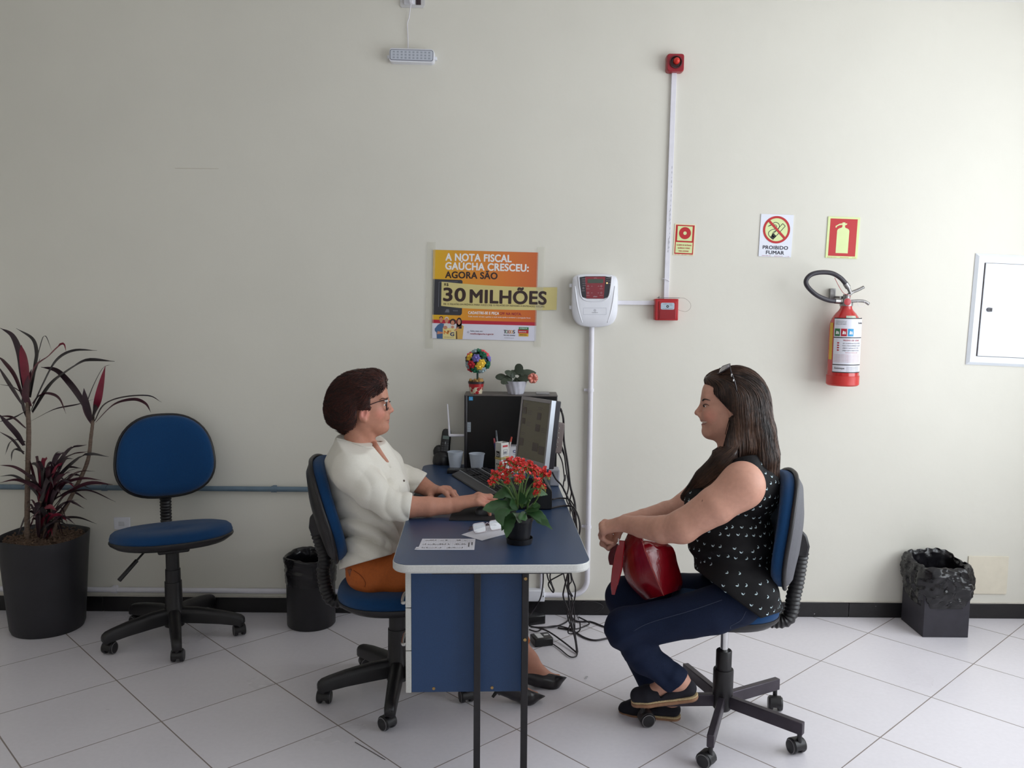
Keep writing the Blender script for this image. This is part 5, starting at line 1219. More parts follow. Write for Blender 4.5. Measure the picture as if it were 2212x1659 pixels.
c.chain([F(800, 1008, .17), F(872, 1033, .178), F(918, 1049, .135)], [.068, .054, .046], .03)
# rolled cuffs
c.chain([F(874, 1095, -.216), F(889, 1095.3, -.214)], [.0478, .0465], .006); c.chain([F(893, 1040, .16), F(909, 1046, .145)], [.0525, .049], .006)
for dpx in (866, 858): c.limb(F(dpx, 1094, -.2185), F(dpx, 1094, -.2185), .0505, .0505, .008)
def wfold(P):
    Lp = (P - npv(F(800, 1100))) @ FM   # right, up, away
    x, z, n_ = Lp[:, 0], Lp[:, 1], Lp[:, 2]
    waist = np.exp(-((z + .05) / .10) ** 2) * (n_ > -.2); upper = np.exp(-((z - .16) / .08) ** 2)
    rd = lambda t: 1 - 1.6 * np.abs(np.sin(t)); f = .0125 * waist * rd(50 * (z + .30 * x + .09 * np.sin(9 * n_)) + 1.3 * np.sin(14 * x + 7 * n_))
    f += .0022 * upper * rd(34 * (x * .75 - z * .55) + 2.4 * np.sin(8 * n_)) + .0016 * noise3(P, 30, 4) + .0012 * noise3(P, 75, 14)
    low = np.exp(-((z + .16) / .07) ** 2); f += .0045 * low * rd(22 * (n_ + .5 * x) + 2)
    ax = np.clip((x + .06) / .16, 0, 1) * (n_ < -.13); f += .0045 * ax * rd(58 * (x + .5 * z) + 1.4 * np.sin(30 * z))
    return f.astype(np.float32)
c.disp = wfold
c.cutf(plane3(F(722, 943, 0), F(785, 961, -.07), F(826, 940, .075), (0, 0, 1)), .003)
c.cutf(plane3(F(737, 1230, 0), F(868, 1193, 0), F(868, 1195, .2), (0, 0, -1)), .003)
cf = plane3(F(890, 1076, -.26), F(890, 1076, -.16), F(884, 1117, -.21), F.X)
c.cutf(masked(cf, lambda P: ((P - npv(F(800, 1100))) @ FM)[:, 2] < -.14), .003)
cf2 = plane3(F(921, 1026, .15), F(893, 1064, .14), F(907, 1045, .2), F.X)
c.cutf(masked(cf2, lambda P: (((P - npv(F(800, 1100))) @ FM)[:, 2] > .07) & (((P - npv(F(800, 1100))) @ FM)[:, 0] > .10)), .003)
c.limb(F(806, 955, -.004), F(842, 1008, .012), .016, .004, .006, sub=True)
c.limb(F(818, 958, -.002), F(848, 1003, .014), .014, .003, .006, sub=True)
slit = c.trace([(810, 961), (817, 973), (829, 989), (842, 1007)])
deep = c.trace([(808, 958), (817, 973), (828, 988), (838, 1001)], -.005)
for i in range(len(slit) - 1):
    r_a, r_b = .0105 - .008 * i / len(slit), .0105 - .008 * (i + 1) / len(slit)
    c.limb(slit[i], slit[i + 1], r_a, r_b, .003, sub=True)
b.chain(deep, [.010 - .006 * i / len(deep) for i in range(len(deep))], .012)
SK = skin_mat('skin_rosy')
spots = [(F(838, 907, 0), (.012, .011, .022), (168, 96, 92)), (F(820, 892, -.05), .03, (206, 138, 120)), (F(820, 892, .05), .03, (206, 138, 120)), (F(845, 887), .014, (206, 132, 118)), (F(785, 894, -.075), .028, (212, 140, 126)),
         (F(829, 863, -.034), (.006, .004, .016), (96, 62, 52))] + [(F(1050, 1090, -.2), .05, (196, 134, 116))]
blob_obj('body', b, SK, wm, .0027, tinter((188, 134, 113), spots, FM), 1)
# eyes
for s_ in (-1, 1):
    m_ = MB(); m_.sph(F(827.2, 874, s_ * .031), .0122, 16); e = m_.build('eye', mat('eye_white', (226, 220, 214), .2, var=0), wm, smooth=180)
    m_ = MB(); m_.sph(F(827.2, 874, s_ * .031) + F.X * .0078 - F.N * .0034, .0058, 12); m_.build('iris', mat('iris_brown', (52, 34, 26), .15, var=0), e, smooth=180)
bl = blob_obj('blouse', c, mat('white_blouse', (226, 222, 212), .8, var=.03, scale=300, bump=.15, bscale=800, spec=.2, sheen=.1), wm, .0036, None, 1)
m_ = MB(); m_.tube(c.trace([(727, 947.5), (740, 950.5), (757, 955.5), (785, 965), (807, 966.5)]), .0028, 8); m_.build('collar_band', MATS['white_blouse'], bl, smooth=180)
m_ = MB(); m_.sph(c.hit([872.5], [1038.5], .001)[0], .0042, 12); m_.build('button', mat('smoked_button', (96, 84, 76), .25), bl)
face_line(wm, b, F, [(840.2, 907), (836.5, 907.5), (833.5, 908.2)], -.0003, .0010, .0006, 'mouth_line', mat('mouth_shadow', (112, 62, 58), .6, var=0), True)
face_line(wm, b, F, [(832, 861.5), (826, 860.5), (819, 864.5)], .0, .0018, .0008, 'eyebrow', mat('brow_red_brown', (86, 52, 42), .8, var=.2))
# trousers
d = Blob(FM)
d.ell(F(803, 1226), (.095, .076, .160), .03)
d.chain([F(800, 1232, -.085), F(900, 1242, -.12), KN], [.086, .080, .066], .03); d.chain([F(800, 1232, .085), F(900, 1238, .05), KF], [.090, .082, .066], .05)
d.chain([KN, KN.lerp(AN, .35), KN.lerp(AN, .86)], [.064, .058, .042], .03); d.chain([KF, KF.lerp(AF, .35), KF.lerp(AF, .86)], [.064, .058, .042], .03)
d.disp = lambda P: (.0028 * noise3(P, 32, 9) + .002 * np.sin(P @ np.array([70., 20, -45]))).astype(np.float32)
for k_, a_ in ((KN, AN), (KF, AF)):
    pa, pn = npv(k_.lerp(a_, .84)), npv((a_ - k_).normalized()); d.cutf(masked(lambda P, pa=pa, pn=pn: (P - pa) @ pn, lambda P, pa=pa: ((P - pa) ** 2).sum(1) < .012), .003)
tr = blob_obj('trousers', d, mat('orange_trousers', (176, 88, 26), .75, var=.08, scale=120, bump=.2, bscale=700), wm, .0045, None, 1)
m_ = MB(); m_.tube(d.trace([(764, 1232), (780, 1244), (789, 1258), (788, 1268)]), .0016, 5); m_.build('pocket_seam', mat('trouser_seam', (136, 64, 18), .8), tr, smooth=180)
m_ = MB(); m_.box(d.hit([757], [1237])[0], (.016, .004, .028), Matrix.Rotation(R_(-20), 3, 'Y')); m_.build('leather_patch', mat('leather_patch', (120, 62, 30), .5), tr, bevel=.002)
# black pointed shoes
M_SHOE = mat('black_leather', (24, 20, 24), .28, var=.15, spec=.5)
def pump(heel, ball, toe, up, heel_tip, nn, top):
    s_ = Blob(FM); ho, bo_ = Vector(heel), Vector(ball)
    s_.chain([ho, ho.lerp(bo_, .5) + V(0, 0, -.004), bo_, Vector(toe)], [.0345, .0325, .038, .008], .02)
    s_.cutf(plane3(*top, V(0, 0, 1)), .003)
    o = blob_obj('shoe', s_, M_SHOE, wm, .0028, None, 1)
    m_ = MB(); m_.tube([ho + V(0, 0, -.020) - F.X * .008, Vector(heel_tip).lerp(ho, .55), Vector(heel_tip)], [.018, .0075, .0055], 12); m_.build('stiletto_heel', M_SHOE, o, smooth=60)
pump(F(1083, 1480, -.158), F(1142, 1501, -.155), F(1184, 1496, -.15), None, F(1064, 1506, -.165), 0, (F(1075, 1464, -.158), F(1146, 1491, -.12), F(1146, 1491, -.2)))
pump(F(1128, 1455, -.03), F(1192, 1470, -.03), F(1239, 1440, -.03), None, F(1112, 1500, -.03), 0, (F(1118, 1440, -.03), F(1203, 1458, .02), F(1203, 1458, -.08)))
# hair: short, full, swept back, with many fine locks
h = Blob(FM)
h.ell(F(768, 860), (.094, .093, .086), .03, F.m(-8)); h.ell(F(743, 877), (.060, .070, .076), .03); h.ell(F(789, 836), (.070, .054, .080), .03); h.ell(F(810, 822), (.038, .033, .064), .025)
h.limb(F(745, 900), F(752, 918), .058, .036, .04)
for s_ in (-1, 1): h.ell(F(795, 862, s_ * .064), (.036, .038, .022), .02); h.ell(F(765, 890, s_ * .058), (.048, .052, .028), .025)
h.cutf(masked(plane3(F(838, 838), F(819, 847), F(819, 847, .1), (F.X * .3 - V(0, 0, .7))), lambda P: (((P - npv(F(800, 850))) @ FM)[:, 0] > .0)), .006)
h.cutf(masked(plane3(F(821, 840), F(803, 890), F(803, 890, .1), F.X), lambda P: (((P - npv(F(800, 845))) @ FM)[:, 1] < .0)), .006)
h.cutf(masked(plane3(F(805, 886), F(782, 882), F(782, 882, .1), (0, 0, -1)), lambda P: (((P - npv(F(772, 880))) @ FM)[:, 0] > .0)), .006)
h.cutf(plane3(F(775, 890), F(775, 925), F(775, 925, .1), F.X) if False else masked(plane3(F(777, 885), F(766, 918), F(766, 918, .1), F.X), lambda P: (((P - npv(F(780, 884))) @ FM)[:, 1] < .0)), .006)
h.disp = lambda P: (.0035 * noise3(P, 75, 2) + .002 * noise3(P, 160, 5)).astype(np.float32)
def htint(P):
    z = ((P - npv(F(775, 850))) @ FM); k = np.clip(.35 + .5 * noise3(P, 60, 8), 0, 1)[:, None]
    return np.array(lin((36, 19, 17))) * (1 - k) + np.array(lin((58, 28, 22))) * k
HM = hair_mat('short_red_hair', .62)
hp_, hq_ = h.mesh(.0036); hair = mesh_obj('hair', hp_, hq_, HM, wm, htint, True, 1)
h.disp = None
sel = hp_[rng.choice(len(hp_), 14000, replace=len(hp_) < 14000)]
Lp = (sel - npv(F(775, 845))) @ FM
def wfield(P, i):
    L = (P - npv(F(800, 830))) @ FM
    f = np.tile(np.array(-F.X), (len(P), 1)) * 1.0
    f[:, 2] += np.clip((L[:, 1] + .02) * 6, -1.1, .7) * np.where(L[:, 0] > -.03, 1, -1) - .35
    f += .9 * np.stack([noise3(P, 38, 11), noise3(P, 38, 12), noise3(P, 38, 13)], 1)
    return f
ps = flow_strands(h, sel, wfield, 7, .0062, .0075, rng, .45)
kk = rng.uniform(0, 1, (len(sel), 1)); kk = kk ** 1.6; cols = np.array(lin((34, 17, 15))) * (1 - kk) + np.array(lin((92, 42, 30))) * kk
sg_ = np.linalg.norm(np.diff(ps, axis=1), axis=2).max(1); ok_ = sg_ < .0085; ps, cols = ps[ok_], cols[ok_]
strands('locks', ps, [.0008, .0010, .0010, .0010, .0009, .0008, .0006, .0002], HM, hair, cols)
# glasses
M_FR = mat('dark_frame', (40, 24, 28), .25, var=.05); M_LENS = mat('lens_glass', (240, 244, 244), .03, var=0, trans=1, alpha=.25)
g0 = MB()
for s_ in (-1, 1):
    ctr = F(839, 872.5, s_ * .033)
    lp = [ctr + F.N * (x * 1.0) + V(0, 0, y) - F.X * (abs(x + s_ * .033) * .12) for x, y in rrect(.054, .042, .013, 4)]
    g0.tube(lp + [lp[0], lp[1]], .0026, 8, cap=False)
    g0.tube(spline([F(837.5, 864, s_ * .061), F(828, 864.5, s_ * .069), F(805, 872, s_ * .077), F(788, 880, s_ * .080), F(783, 888, s_ * .078)], 5), .0018, 6)
g0.tube([F(841.5, 868, -.010), F(843, 867, 0), F(841.5, 868, .010)], .002, 6)
gl = g0.build('glasses', M_FR, wm, smooth=180)
for s_ in (-1, 1):
    ctr = F(839, 872.5, s_ * .033); m_ = MB(); lp = [ctr + F.N * x + V(0, 0, y) for x, y in rrect(.052, .040, .012, 4)]
    m_.prism(lp, F.X * .0015); m_.build('lens', M_LENS, gl, smooth=0)
m_ = MB(); m_.box(F(834.5, 866, -.068), (.013, .004, .0065), Matrix.Rotation(R_(-8), 3, 'Y')); m_.build('temple_plate', mat('bright_metal', (232, 232, 232), .2, .3, var=0), gl, bevel=.001)
# ------------------------------------------------------------------ visitor (faces image left)
G = Fig(.78, 2.95); GM = G.m(); LFT = -G.X
wr = thing('person', 'seated woman with long dark hair, black patterned top and jeans holding a red handbag', 'person', G(1600, 1345) * 1)
b = Blob(GM)
b.ell(G(1583, 858), (.090, .098, .074), .03, G.m(8)); b.ell(G(1553, 894), (.054, .072, .060), .035, G.m(-6))
b.limb(G(1565, 920), G(1533, 931), .046, .022, .03)
for s_ in (-1, 1):
    b.limb(G(1572, 912, s_ * .042), G(1536, 932, s_ * .014), .022, .015, .03)
    b.ell(G(1535, 897, s_ * .036), (.023, .023, .022), .028)
    b.ell(G(1524.5, 876, s_ * .031), (.012, .010, .016), .012, sub=True); b.ell(G(1528, 877, s_ * .031), .0138, .006); b.ell(G(1522.5, 877.3, s_ * .039), (.0095, .0033, .011), .002, sub=True)
    b.limb(G(1522, 866, s_ * .012), G(1528, 865, s_ * .044), .009, .007, .014)
b.ell(G(1533, 848), (.024, .036, .052), .03)
b.limb(G(1519, 871), G(1508, 889), .0075, .0095, .012); b.ell(G(1506.5, 892.5), (.0098, .0082, .0105), .008)
for s_ in (-1, 1): b.ell(G(1512, 896, s_ * .0120), (.0095, .0072, .007), .006)
b.ell(G(1519, 904), (.010, .012, .026), .016); b.ell(G(1518, 907.5), (.0072, .0046, .021), .005); b.ell(G(1520, 918.5), (.0072, .0056, .019), .004)
b.limb(G(1513, 912.5, -.0), G(1528, 911, -.036), .0050, .0036, .003, sub=True); b.limb(G(1513, 912.5, .0), G(1528, 911, .036), .0050, .0036, .003, sub=True)
b.ell(G(1528.5, 933), (.013, .014, .021), .016)
b.limb(G(1541, 934), G(1563, 941), .016, .020, .02)
for s_ in (-1, 1): b.ell(G(1583, 889, s_ * .076), (.015, .028, .008), .010, G.m(12)); b.ell(G(1581, 905, s_ * .077), (.008, .009, .007), .008)
b.chain([G(1590, 920), G(1590, 962), G(1597, 1000)], [.058, .060, .085], .03); b.limb(G(1580, 948), G(1574, 990), .026, .030, .02)
b.ell(G(1598, 1050), (.09, .08, .13), .03); b.ell(G(1590, 1130), (.08, .11, .105), .03); b.ell(G(1590, 1240), (.07, .09, .11), .03); b.limb(G(1576, 996), G(1548, 1052), .036, .052, .03)
# arms
b.ell(G(1604, 1046, -.180), (.064, .072, .060), .04)
b.chain([G(1602, 1052, -.185), G(1546, 1092, -.21), G(1482, 1132, -.215)], [.066, .063, .052], .04)
b.chain([G(1472, 1139, -.21), G(1432, 1144, -.185), G(1385, 1138, -.13), G(1348, 1131, -.085)], [.0485, .0465, .037, .0285], .03); b.ell(G(1470, 1146, -.210), (.034, .032, .034), .03)
b.ell(G(1578, 1018, .18), (.058, .064, .06), .04)
b.chain([G(1574, 1014, .185), G(1530, 1050, .20), G(1486, 1088, .18)], [.062, .058, .048], .04)
b.chain([G(1482, 1098, .175), G(1440, 1108, .14), G(1390, 1120, .075), G(1352, 1127, .02)], [.046, .043, .034, .028], .03)
RHK = hand(b, G(1350, 1130, -.085), LFT * 1 - V(0, 0, .32) + G.N * .25, V(0, 0, 1) + LFT * .35 - G.N * .30, G.N + V(0, 0, .3), 1.0, ((62, 62, 30), (60, 64, 30), (62, 62, 30), (64, 60, 30)), (.55, .5, 30), 1.0, .6)
hand(b, G(1352, 1129, .02), LFT * 1 - V(0, 0, .5) - G.N * .1, V(0, 0, 1) + LFT * .5, -G.N + V(0, 0, .2), 1.0, ((60, 60, 30),) * 4, (.6, .5, 25), .98, .6)
# legs
HN, HF = G(1590, 1302, -.128), G(1600, 1285, .09)
RKN, RKF = G(1352, 1358, -.13), G(1350, 1287, .10)
RAN, RAF = G(1462, 1468, -.10), G(1417, 1500, .03)
b.limb(HN, RKN, .07, .05, .04); b.limb(HF, RKF, .07, .05, .04); b.chain([RKN, G(1392, 1418, -.112), G(1435, 1452, -.104), RAN], [.05, .042, .034, .030], .03); b.chain([RKF, G(1372, 1400, .07), RAF], [.05, .042, .030], .03)
b.chain([RAN, G(1484, 1482, -.10)], [.030, .022], .03); b.chain([RAN, G(1412, 1494, -.10), G(1380, 1499, -.10)], [.030, .026, .018], .03)
b.chain([RAF, G(1452, 1525, .015)], [.030, .026], .03); b.chain([RAF, G(1375, 1530, .02), G(1350, 1533, .02)], [.030, .024, .016], .03)
SK2 = skin_mat('skin_olive')
spots = [(G(1518.5, 907, 0), (.010, .0052, .022), (158, 92, 88)), (G(1520, 919, 0), (.010, .0062, .020), (160, 92, 88)), (G(1535, 897, -.05), .032, (202, 138, 120)), (G(1535, 897, .05), .032, (202, 138, 120)),
         (G(1524, 862.5, -.030), (.012, .0042, .020), (52, 36, 32)), (G(1531, 864.5, -.046), (.014, .0034, .014), (60, 42, 36)), (G(1524, 862.5, .030), (.012, .0042, .020), (52, 36, 32)), (G(1507, 893), .014, (196, 134, 116)),
         (G(1580, 1006, -.235), (.003, .02, .003), (90, 60, 50)), (G(1592, 1018, -.246), (.0022, .02, .0022), (100, 66, 54)), (G(1430, 1148, -.225), .0028, (100, 66, 54)), (G(1517, 1080, -.255), (.0025, .02, .0025), (110, 70, 60)), (G(1472, 1148, -.25), .018, (178, 120, 98))]
blob_obj('body', b, SK2, wr, .0027, tinter((200, 150, 130), spots, GM), 1)
for s_ in (-1, 1):
    m_ = MB(); m_.sph(G(1527.3, 877, s_ * .031), .0120, 16); e = m_.build('eye', mat('eye_white', (226, 220, 214), .2, var=0), wr, smooth=180)
    m_ = MB(); m_.sph(G(1527.3, 877, s_ * .031) + LFT * .0074 - G.N * .0042, .0058, 12); m_.build('iris', mat('iris_brown', (52, 34, 26), .15, var=0), e, smooth=180)
M_LIP = mat('lip_rose', (150, 84, 82), .4, var=.05)
TE = mat('teeth_white', (226, 220, 208), .25, var=0); BW_ = mat('brow_brown', (44, 30, 28), .7, var=.2, scale=300); LB = mat('lash_black', (26, 18, 18), .5, var=0)
face_line(wr, b, G, [(1517.5, 911.2), (1521, 912), (1527, 911.2)], -.0005, .0021, .0010, 'teeth', TE, True)
face_line(wr, b, G, [(1514, 907.6), (1518, 908), (1524, 909), (1529.5, 910.5)], -.0008, .0017, .0006, 'upper_lip', M_LIP, True)
face_line(wr, b, G, [(1516, 917), (1519, 917), (1525, 914.5), (1529.5, 911)], -.0010, .0026, .0006, 'lower_lip', M_LIP, True)
face_line(wr, b, G, [(1518.2, 865.5), (1520.5, 863), (1526.5, 862.6), (1534.5, 865.2)], .0002, .0030, .0006, 'eyebrow', BW_)
face_line(wr, b, G, [(1519, 875.6), (1522, 873.6), (1527, 873.6), (1532, 876.4)], .0004, .0016, .0006, 'eyelash', LB)
# sleeveless top
c = Blob(GM)
c.ell(G(1603, 1055), (.130, .125, .150), .04)
for s_ in (-1, 1): c.ell(G(1522, 1088, s_ * .078), (.070, .072, .078), .05)
c.ell(G(1580, 1165), (.150, .12, .168), .05); c.ell(G(1588, 1245), (.140, .11, .212), .05); c.ell(G(1610, 1300), (.122, .07, .228), .04)
for s_ in (-1, 1): c.limb(G(1612, 1285, s_ * .125), G(1580, 1272, s_ * .125), .104, .104, .04)
c.limb(G(1600, 990), G(1603, 1020), .082, .10, .04); c.limb(G(1578, 1005), G(1545, 1060), .055, .07, .04)
for s_ in (-1, 1): c.limb(G(1605, 1000, s_ * .06), G(1613, 1018, s_ * .135), .050, .052, .03)
def rfold(P):
    L = (P - npv(G(1585, 1165))) @ GM; x, z, n_ = L.T
    f = .004 * np.exp(-((z) / .1) ** 2) * np.sin(80 * (z - .3 * x) + 2.4 * np.sin(12 * x + 6 * n_)) + .003 * np.exp(-((z + .17) / .08) ** 2) * np.sin(60 * (x * .8 + z * .7) + 3 * np.sin(9 * n_)) + .002 * noise3(P, 30, 3)
    return f.astype(np.float32)
c.disp = rfold
c.cutf(plane3(G(1640, 985), G(1580, 995, -.09), G(1552, 1010, .05), V(0, 0, 1)), .003)
c.cutf(plane3(G(1484, 1217), G(1652, 1342), G(1652, 1342, .2), V(0, 0, -1)), .003); c.cutf(plane3(G(1640, 1337), G(1680, 1324), G(1680, 1324, .2), V(0, 0, -1)), .003)
# armhole: the shoulder comes out of the cloth
c.ell(G(1598, 1050, -.215), (.058, .078, .062), .006, G.m(-16), sub=True); c.ell(G(1590, 1045, .225), (.06, .08, .062), .006, sub=True)
top = blob_obj('sleeveless_top', c, mat('black_blouse', (15, 14, 17), .75, var=.12, scale=200, bump=.15, bscale=700, spec=.25), wr, .0036, None, 1)
# small pale swan prints scattered over the cloth
m_ = MB(); r_p = np.random.default_rng(4); rows = []
Cc = npv(G(1585, 1165))
for zi in range(18):
    for ai in range(33):
        a = 2 * PI * (ai + (zi % 2) * .5 + r_p.uniform(-.22, .22)) / 33; z = .285 - zi * .034 + r_p.uniform(-.009, .009)
        dir_ = np.array(G.X) * math.cos(a) + np.array(G.N) * math.sin(a); rows.append((dir_, z, r_p.uniform(-.75, .75)))
D_ = np.array([r[0] for r in rows], np.float32); Zs = np.array([r[1] for r in rows], np.float32)
O = Cc + np.outer(Zs, [0, 0, 1]).astype(np.float32) + np.array(G.X, np.float32) * .02
lo_, hi_ = np.zeros(len(O), np.float32), np.full(len(O), .34, np.float32)
for _ in range(34):           # walk outwards to the cloth
    mid = (lo_ + hi_) / 2; s_in = c.ev(O + D_ * mid[:, None]) < 0; lo_ = np.where(s_in, mid, lo_); hi_ = np.where(s_in, hi_, mid)
PP = O + D_ * lo_[:, None]; GG = c.grad(PP, .004); okp = (np.abs(c.ev(PP)) < .002)
for p, g, (dr, z, tw), ok_ in zip(PP, GG, rows, okp):
    if not ok_ or abs(g[2]) > .75: continue
    n_ = Vector(g); u_ = V(0, 0, 1).cross(n_).normalized(); v_ = n_.cross(u_); ca, sa = math.cos(tw), math.sin(tw); u_, v_ = u_ * ca + v_ * sa, v_ * ca - u_ * sa
    o_ = Vector(p) + n_ * .0012
    body = [(-.0062, .001), (-.003, -.002), (.001, -.0028), (.004, -.0012), (.0052, .002), (.002, .0012), (-.001, .0022), (-.003, .0012)]; neck = [(.0026, .001), (.0040, .001), (.0048, .0042), (.0038, .0068), (.0018, .0070), (.0030, .0056)]
    for sh in (body, neck): m_.add([o_ + u_ * x + v_ * y for x, y in sh], [tuple(range(len(sh)))])
m_.build('swan_print', mat('print_pale_blue', (186, 206, 212), .7, var=.1), top, smooth=0)['kind'] = 'stuff'
# jeans
d = Blob(GM)
d.ell(G(1598, 1286), (.086, .070, .160), .03)
for s_ in (-1, 1): d.chain([G(1600, 1312, s_ * .15), G(1545, 1333, s_ * .165), G(1455, 1342, s_ * .155)], [.038, .053, .050], .03)
d.chain([HN, G(1490, 1330, -.130), RKN], [.080, .074, .069], .03); d.chain([HF, G(1475, 1282, .10), RKF], [.084, .072, .068], .03)
d.chain([RKN, G(1392, 1418, -.112), G(1435, 1452, -.104), G(1462, 1468, -.10)], [.068, .059, .049, .040], .03); d.chain([RKF, G(1372, 1400, .07), RAF], [.066, .055, .040], .03)
for q0, q1 in (((1449, 1461), (1461, 1469)),): d.chain([G(*q0, -.102), G(*q1, -.10)], [.0515, .0500], .003)
def jfold(P):
    L = (P - npv(G(1400, 1380))) @ GM; x, z, n_ = L.T
    f = .0048 * np.exp(-((x + .03) / .12) ** 2 - ((z - .02) / .08) ** 2) * np.sin(105 * (x * .5 - z * .8) + 2 * np.sin(20 * n_)) + .0022 * noise3(P, 34, 6) + .0055 * np.exp(-((x - .06) / .06) ** 2 - ((z + .11) / .06) ** 2) * np.sin(120 * (x * .7 + z * .6))
    return f.astype(np.float32)
d.disp = jfold
pa, pn = npv(G(1465, 1471, -.10)), npv((RAN - RKN).normalized()); d.cutf(masked(lambda P: (P - pa) @ pn, lambda P: ((P - pa) ** 2).sum(1) < .012), .003)
pa2, pn2 = npv(RKF.lerp(RAF, .93)), npv((RAF - RKF).normalized()); d.cutf(masked(lambda P: (P - pa2) @ pn2, lambda P: ((P - pa2) ** 2).sum(1) < .012), .003)
jeans = blob_obj('jeans', d, mat('dark_denim', (23, 33, 57), .8, var=.16, scale=260, bump=.3, bscale=900, spec=.2), wr, .0042, None, 1)
d.disp = None
M_STI = mat('denim_stitch', (58, 66, 88), .8)
m_ = MB(); m_.tube(d.trace([(1612, 1320), (1600, 1340), (1579, 1352), (1578, 1358)], .001), .0013, 5); m_.tube(d.trace([(1560, 1296), (1490, 1320), (1400, 1347), (1352, 1374)], .001, 10), .0011, 5); m_.build('seam_stitch', M_STI, jeans, smooth=180)
# canvas slip-on shoes with rope and rubber soles
M_CAN = mat('navy_canvas', (22, 21, 32), .85, var=.1, scale=400, bump=.3, bscale=900); M_SOLE = mat('tan_sole', (150, 110, 82), .6, var=.12, scale=60); M_ROPE = mat('rope_band', (188, 164, 124), .8, var=.3, scale=300)
def slipon(pts, rs, n, lift, up):
    """pts: heel, arch, ball, toe pixel positions of the sole's underside"""
    P = [G(x, y, n) for x, y in pts]; u_ = Vector(up)
    s_ = Blob(GM); s_.chain([p + u_ * (rr_ * .62 + .013) for p, rr_ in zip(P, rs)], rs, .02)
    s_.cutf(lambda Q: -((Q - npv(P[1])) @ npv(u_)) + .010, .002)
    hl, vmp = P[0] + u_ * .062, P[2] + u_ * .048
    s_.cutf(plane3(hl + (P[0] - P[3]) * .1, P[1].lerp(P[2], .25) + u_ * .040 + G.N * .05, P[1].lerp(P[2], .25) + u_ * .040 - G.N * .05, V(0, 0, 1)) if False else masked(plane3(P[0] + u_ * .078, P[1].lerp(P[2], .3) + u_ * .038 + G.N * .04, P[1].lerp(P[2], .3) + u_ * .038 - G.N * .04, u_), lambda Q: ((Q - npv(P[1].lerp(P[2], .45))) @ npv((P[0] - P[3]).normalized())) > 0), .003)
    o = blob_obj('shoe', s_, M_CAN, wr, .0028, None, 1)
    q = Blob(GM); q.chain([p + u_ * .008 for p in P], [r_ * 1.06 for r_ in rs], .02)
    up_ = npv(u_); pc_ = npv(P[1]); 
    def slab(lo__, hi__): return (lambda Q: (Q - pc_) @ up_ - hi__, lambda Q: lo__ - (Q - pc_) @ up_)
    for f_ in slab(-.002, .011): q.cutf(f_, .003)
    blob_obj('sole', q, M_SOLE, o, .0028, None, 1)
    r_ = Blob(GM); r_.chain([p + u_ * .012 for p in P], [x * 1.035 for x in rs], .02)
    for f_ in slab(.011, .018): r_.cutf(f_, .002)
    blob_obj('rope_band', r_, M_ROPE, o, .0025, None, 0)
nrm = (G(1360, 1510, -.1) - G(1509, 1497, -.1)).normalized(); upn = (V(0, 0, 1) - nrm * nrm.z).normalized()
slipon([(1490, 1505), (1455, 1514), (1405, 1523), (1384, 1522)], [.030, .030, .037, .031], -.10, 0, upn)
slipon([(1452, 1549), (1425, 1549), (1370, 1551), (1353, 1551)], [.030, .030, .036, .031], .015, 0, V(0, 0, 1))
# long straight hair
h = Blob(GM)
h.ell(G(1594, 853), (.095, .092, .088), .03, G.m(10)); h.ell(G(1611, 882), (.074, .092, .086), .03); h.ell(G(1549, 822), (.044, .032, .054), .02); h.ell(G(1583, 818), (.058, .034, .066), .03)
h.chain([G(1613, 878), G(1632, 930), G(1645, 985), G(1655, 1050)], [.068, .064, .057, .040], .03, flat=(G.N, 1.35))
for s_ in (-1, 1):
    h.chain([G(1590, 850, s_ * .066), G(1606, 905, s_ * .070), G(1612, 960, s_ * .060)], [.030, .034, .04], .03)
    h.ell(G(1556, 858, s_ * .056), (.026, .030, .020), .02)
# lock falling over the front
h.chain([G(1592, 915, -.058), G(1582, 955, -.075), G(1560, 1000, -.10), G(1525, 1035, -.09), G(1482, 1072, -.06)], [.034, .035, .040, .036, .014], .03)
h.chain([G(1585, 950, .05), G(1555, 1000, .05), G(1515, 1045, .03)], [.03, .034, .022], .03)
face_cut = plane3(G(1538, 843), G(1556, 862), G(1556, 862, .1), LFT - V(0, 0, .6))
h.cutf(masked(face_cut, lambda P: (((P - npv(G(1545, 836))) @ GM)[:, 1] < 0) & (((P - npv(G(1562, 890))) @ GM)[:, 1] > 0)), .006)
h.cutf(masked(plane3(G(1556, 862), G(1562, 884), G(1562, 884, .1), LFT), lambda P: (((P - npv(G(1556, 866))) @ GM)[:, 1] < 0) & (((P - npv(G(1562, 884))) @ GM)[:, 1] > 0)), .006)
h.limb(G(1590, 930, -.052), G(1575, 985, -.075), .034, .04, .03)
h.cutf(masked(plane3(G(1584, 884), G(1566, 960), G(1566, 960, .1), LFT), lambda P: (((P - npv(G(1556, 884))) @ GM)[:, 1] < 0) & (((P - npv(G(1566, 962))) @ GM)[:, 1] > 0)), .012)
h.disp = lambda P: (.0022 * noise3(P * np.array([1, 1, .25], np.float32), 120, 2)).astype(np.float32)
def rt(P):
    k = np.clip(.4 + .6 * noise3(P * np.array([1, 1, .15], np.float32), 110, 8), 0, 1)[:, None]; return np.array(lin((38, 26, 24))) * (1 - k) + np.array(lin((62, 44, 38))) * k
HM2 = hair_mat('long_brown_hair', .38)
hp_, hq_ = h.mesh(.0040); hair = mesh_obj('hair', hp_, hq_, HM2, wr, rt, True, 1)
h.disp = None
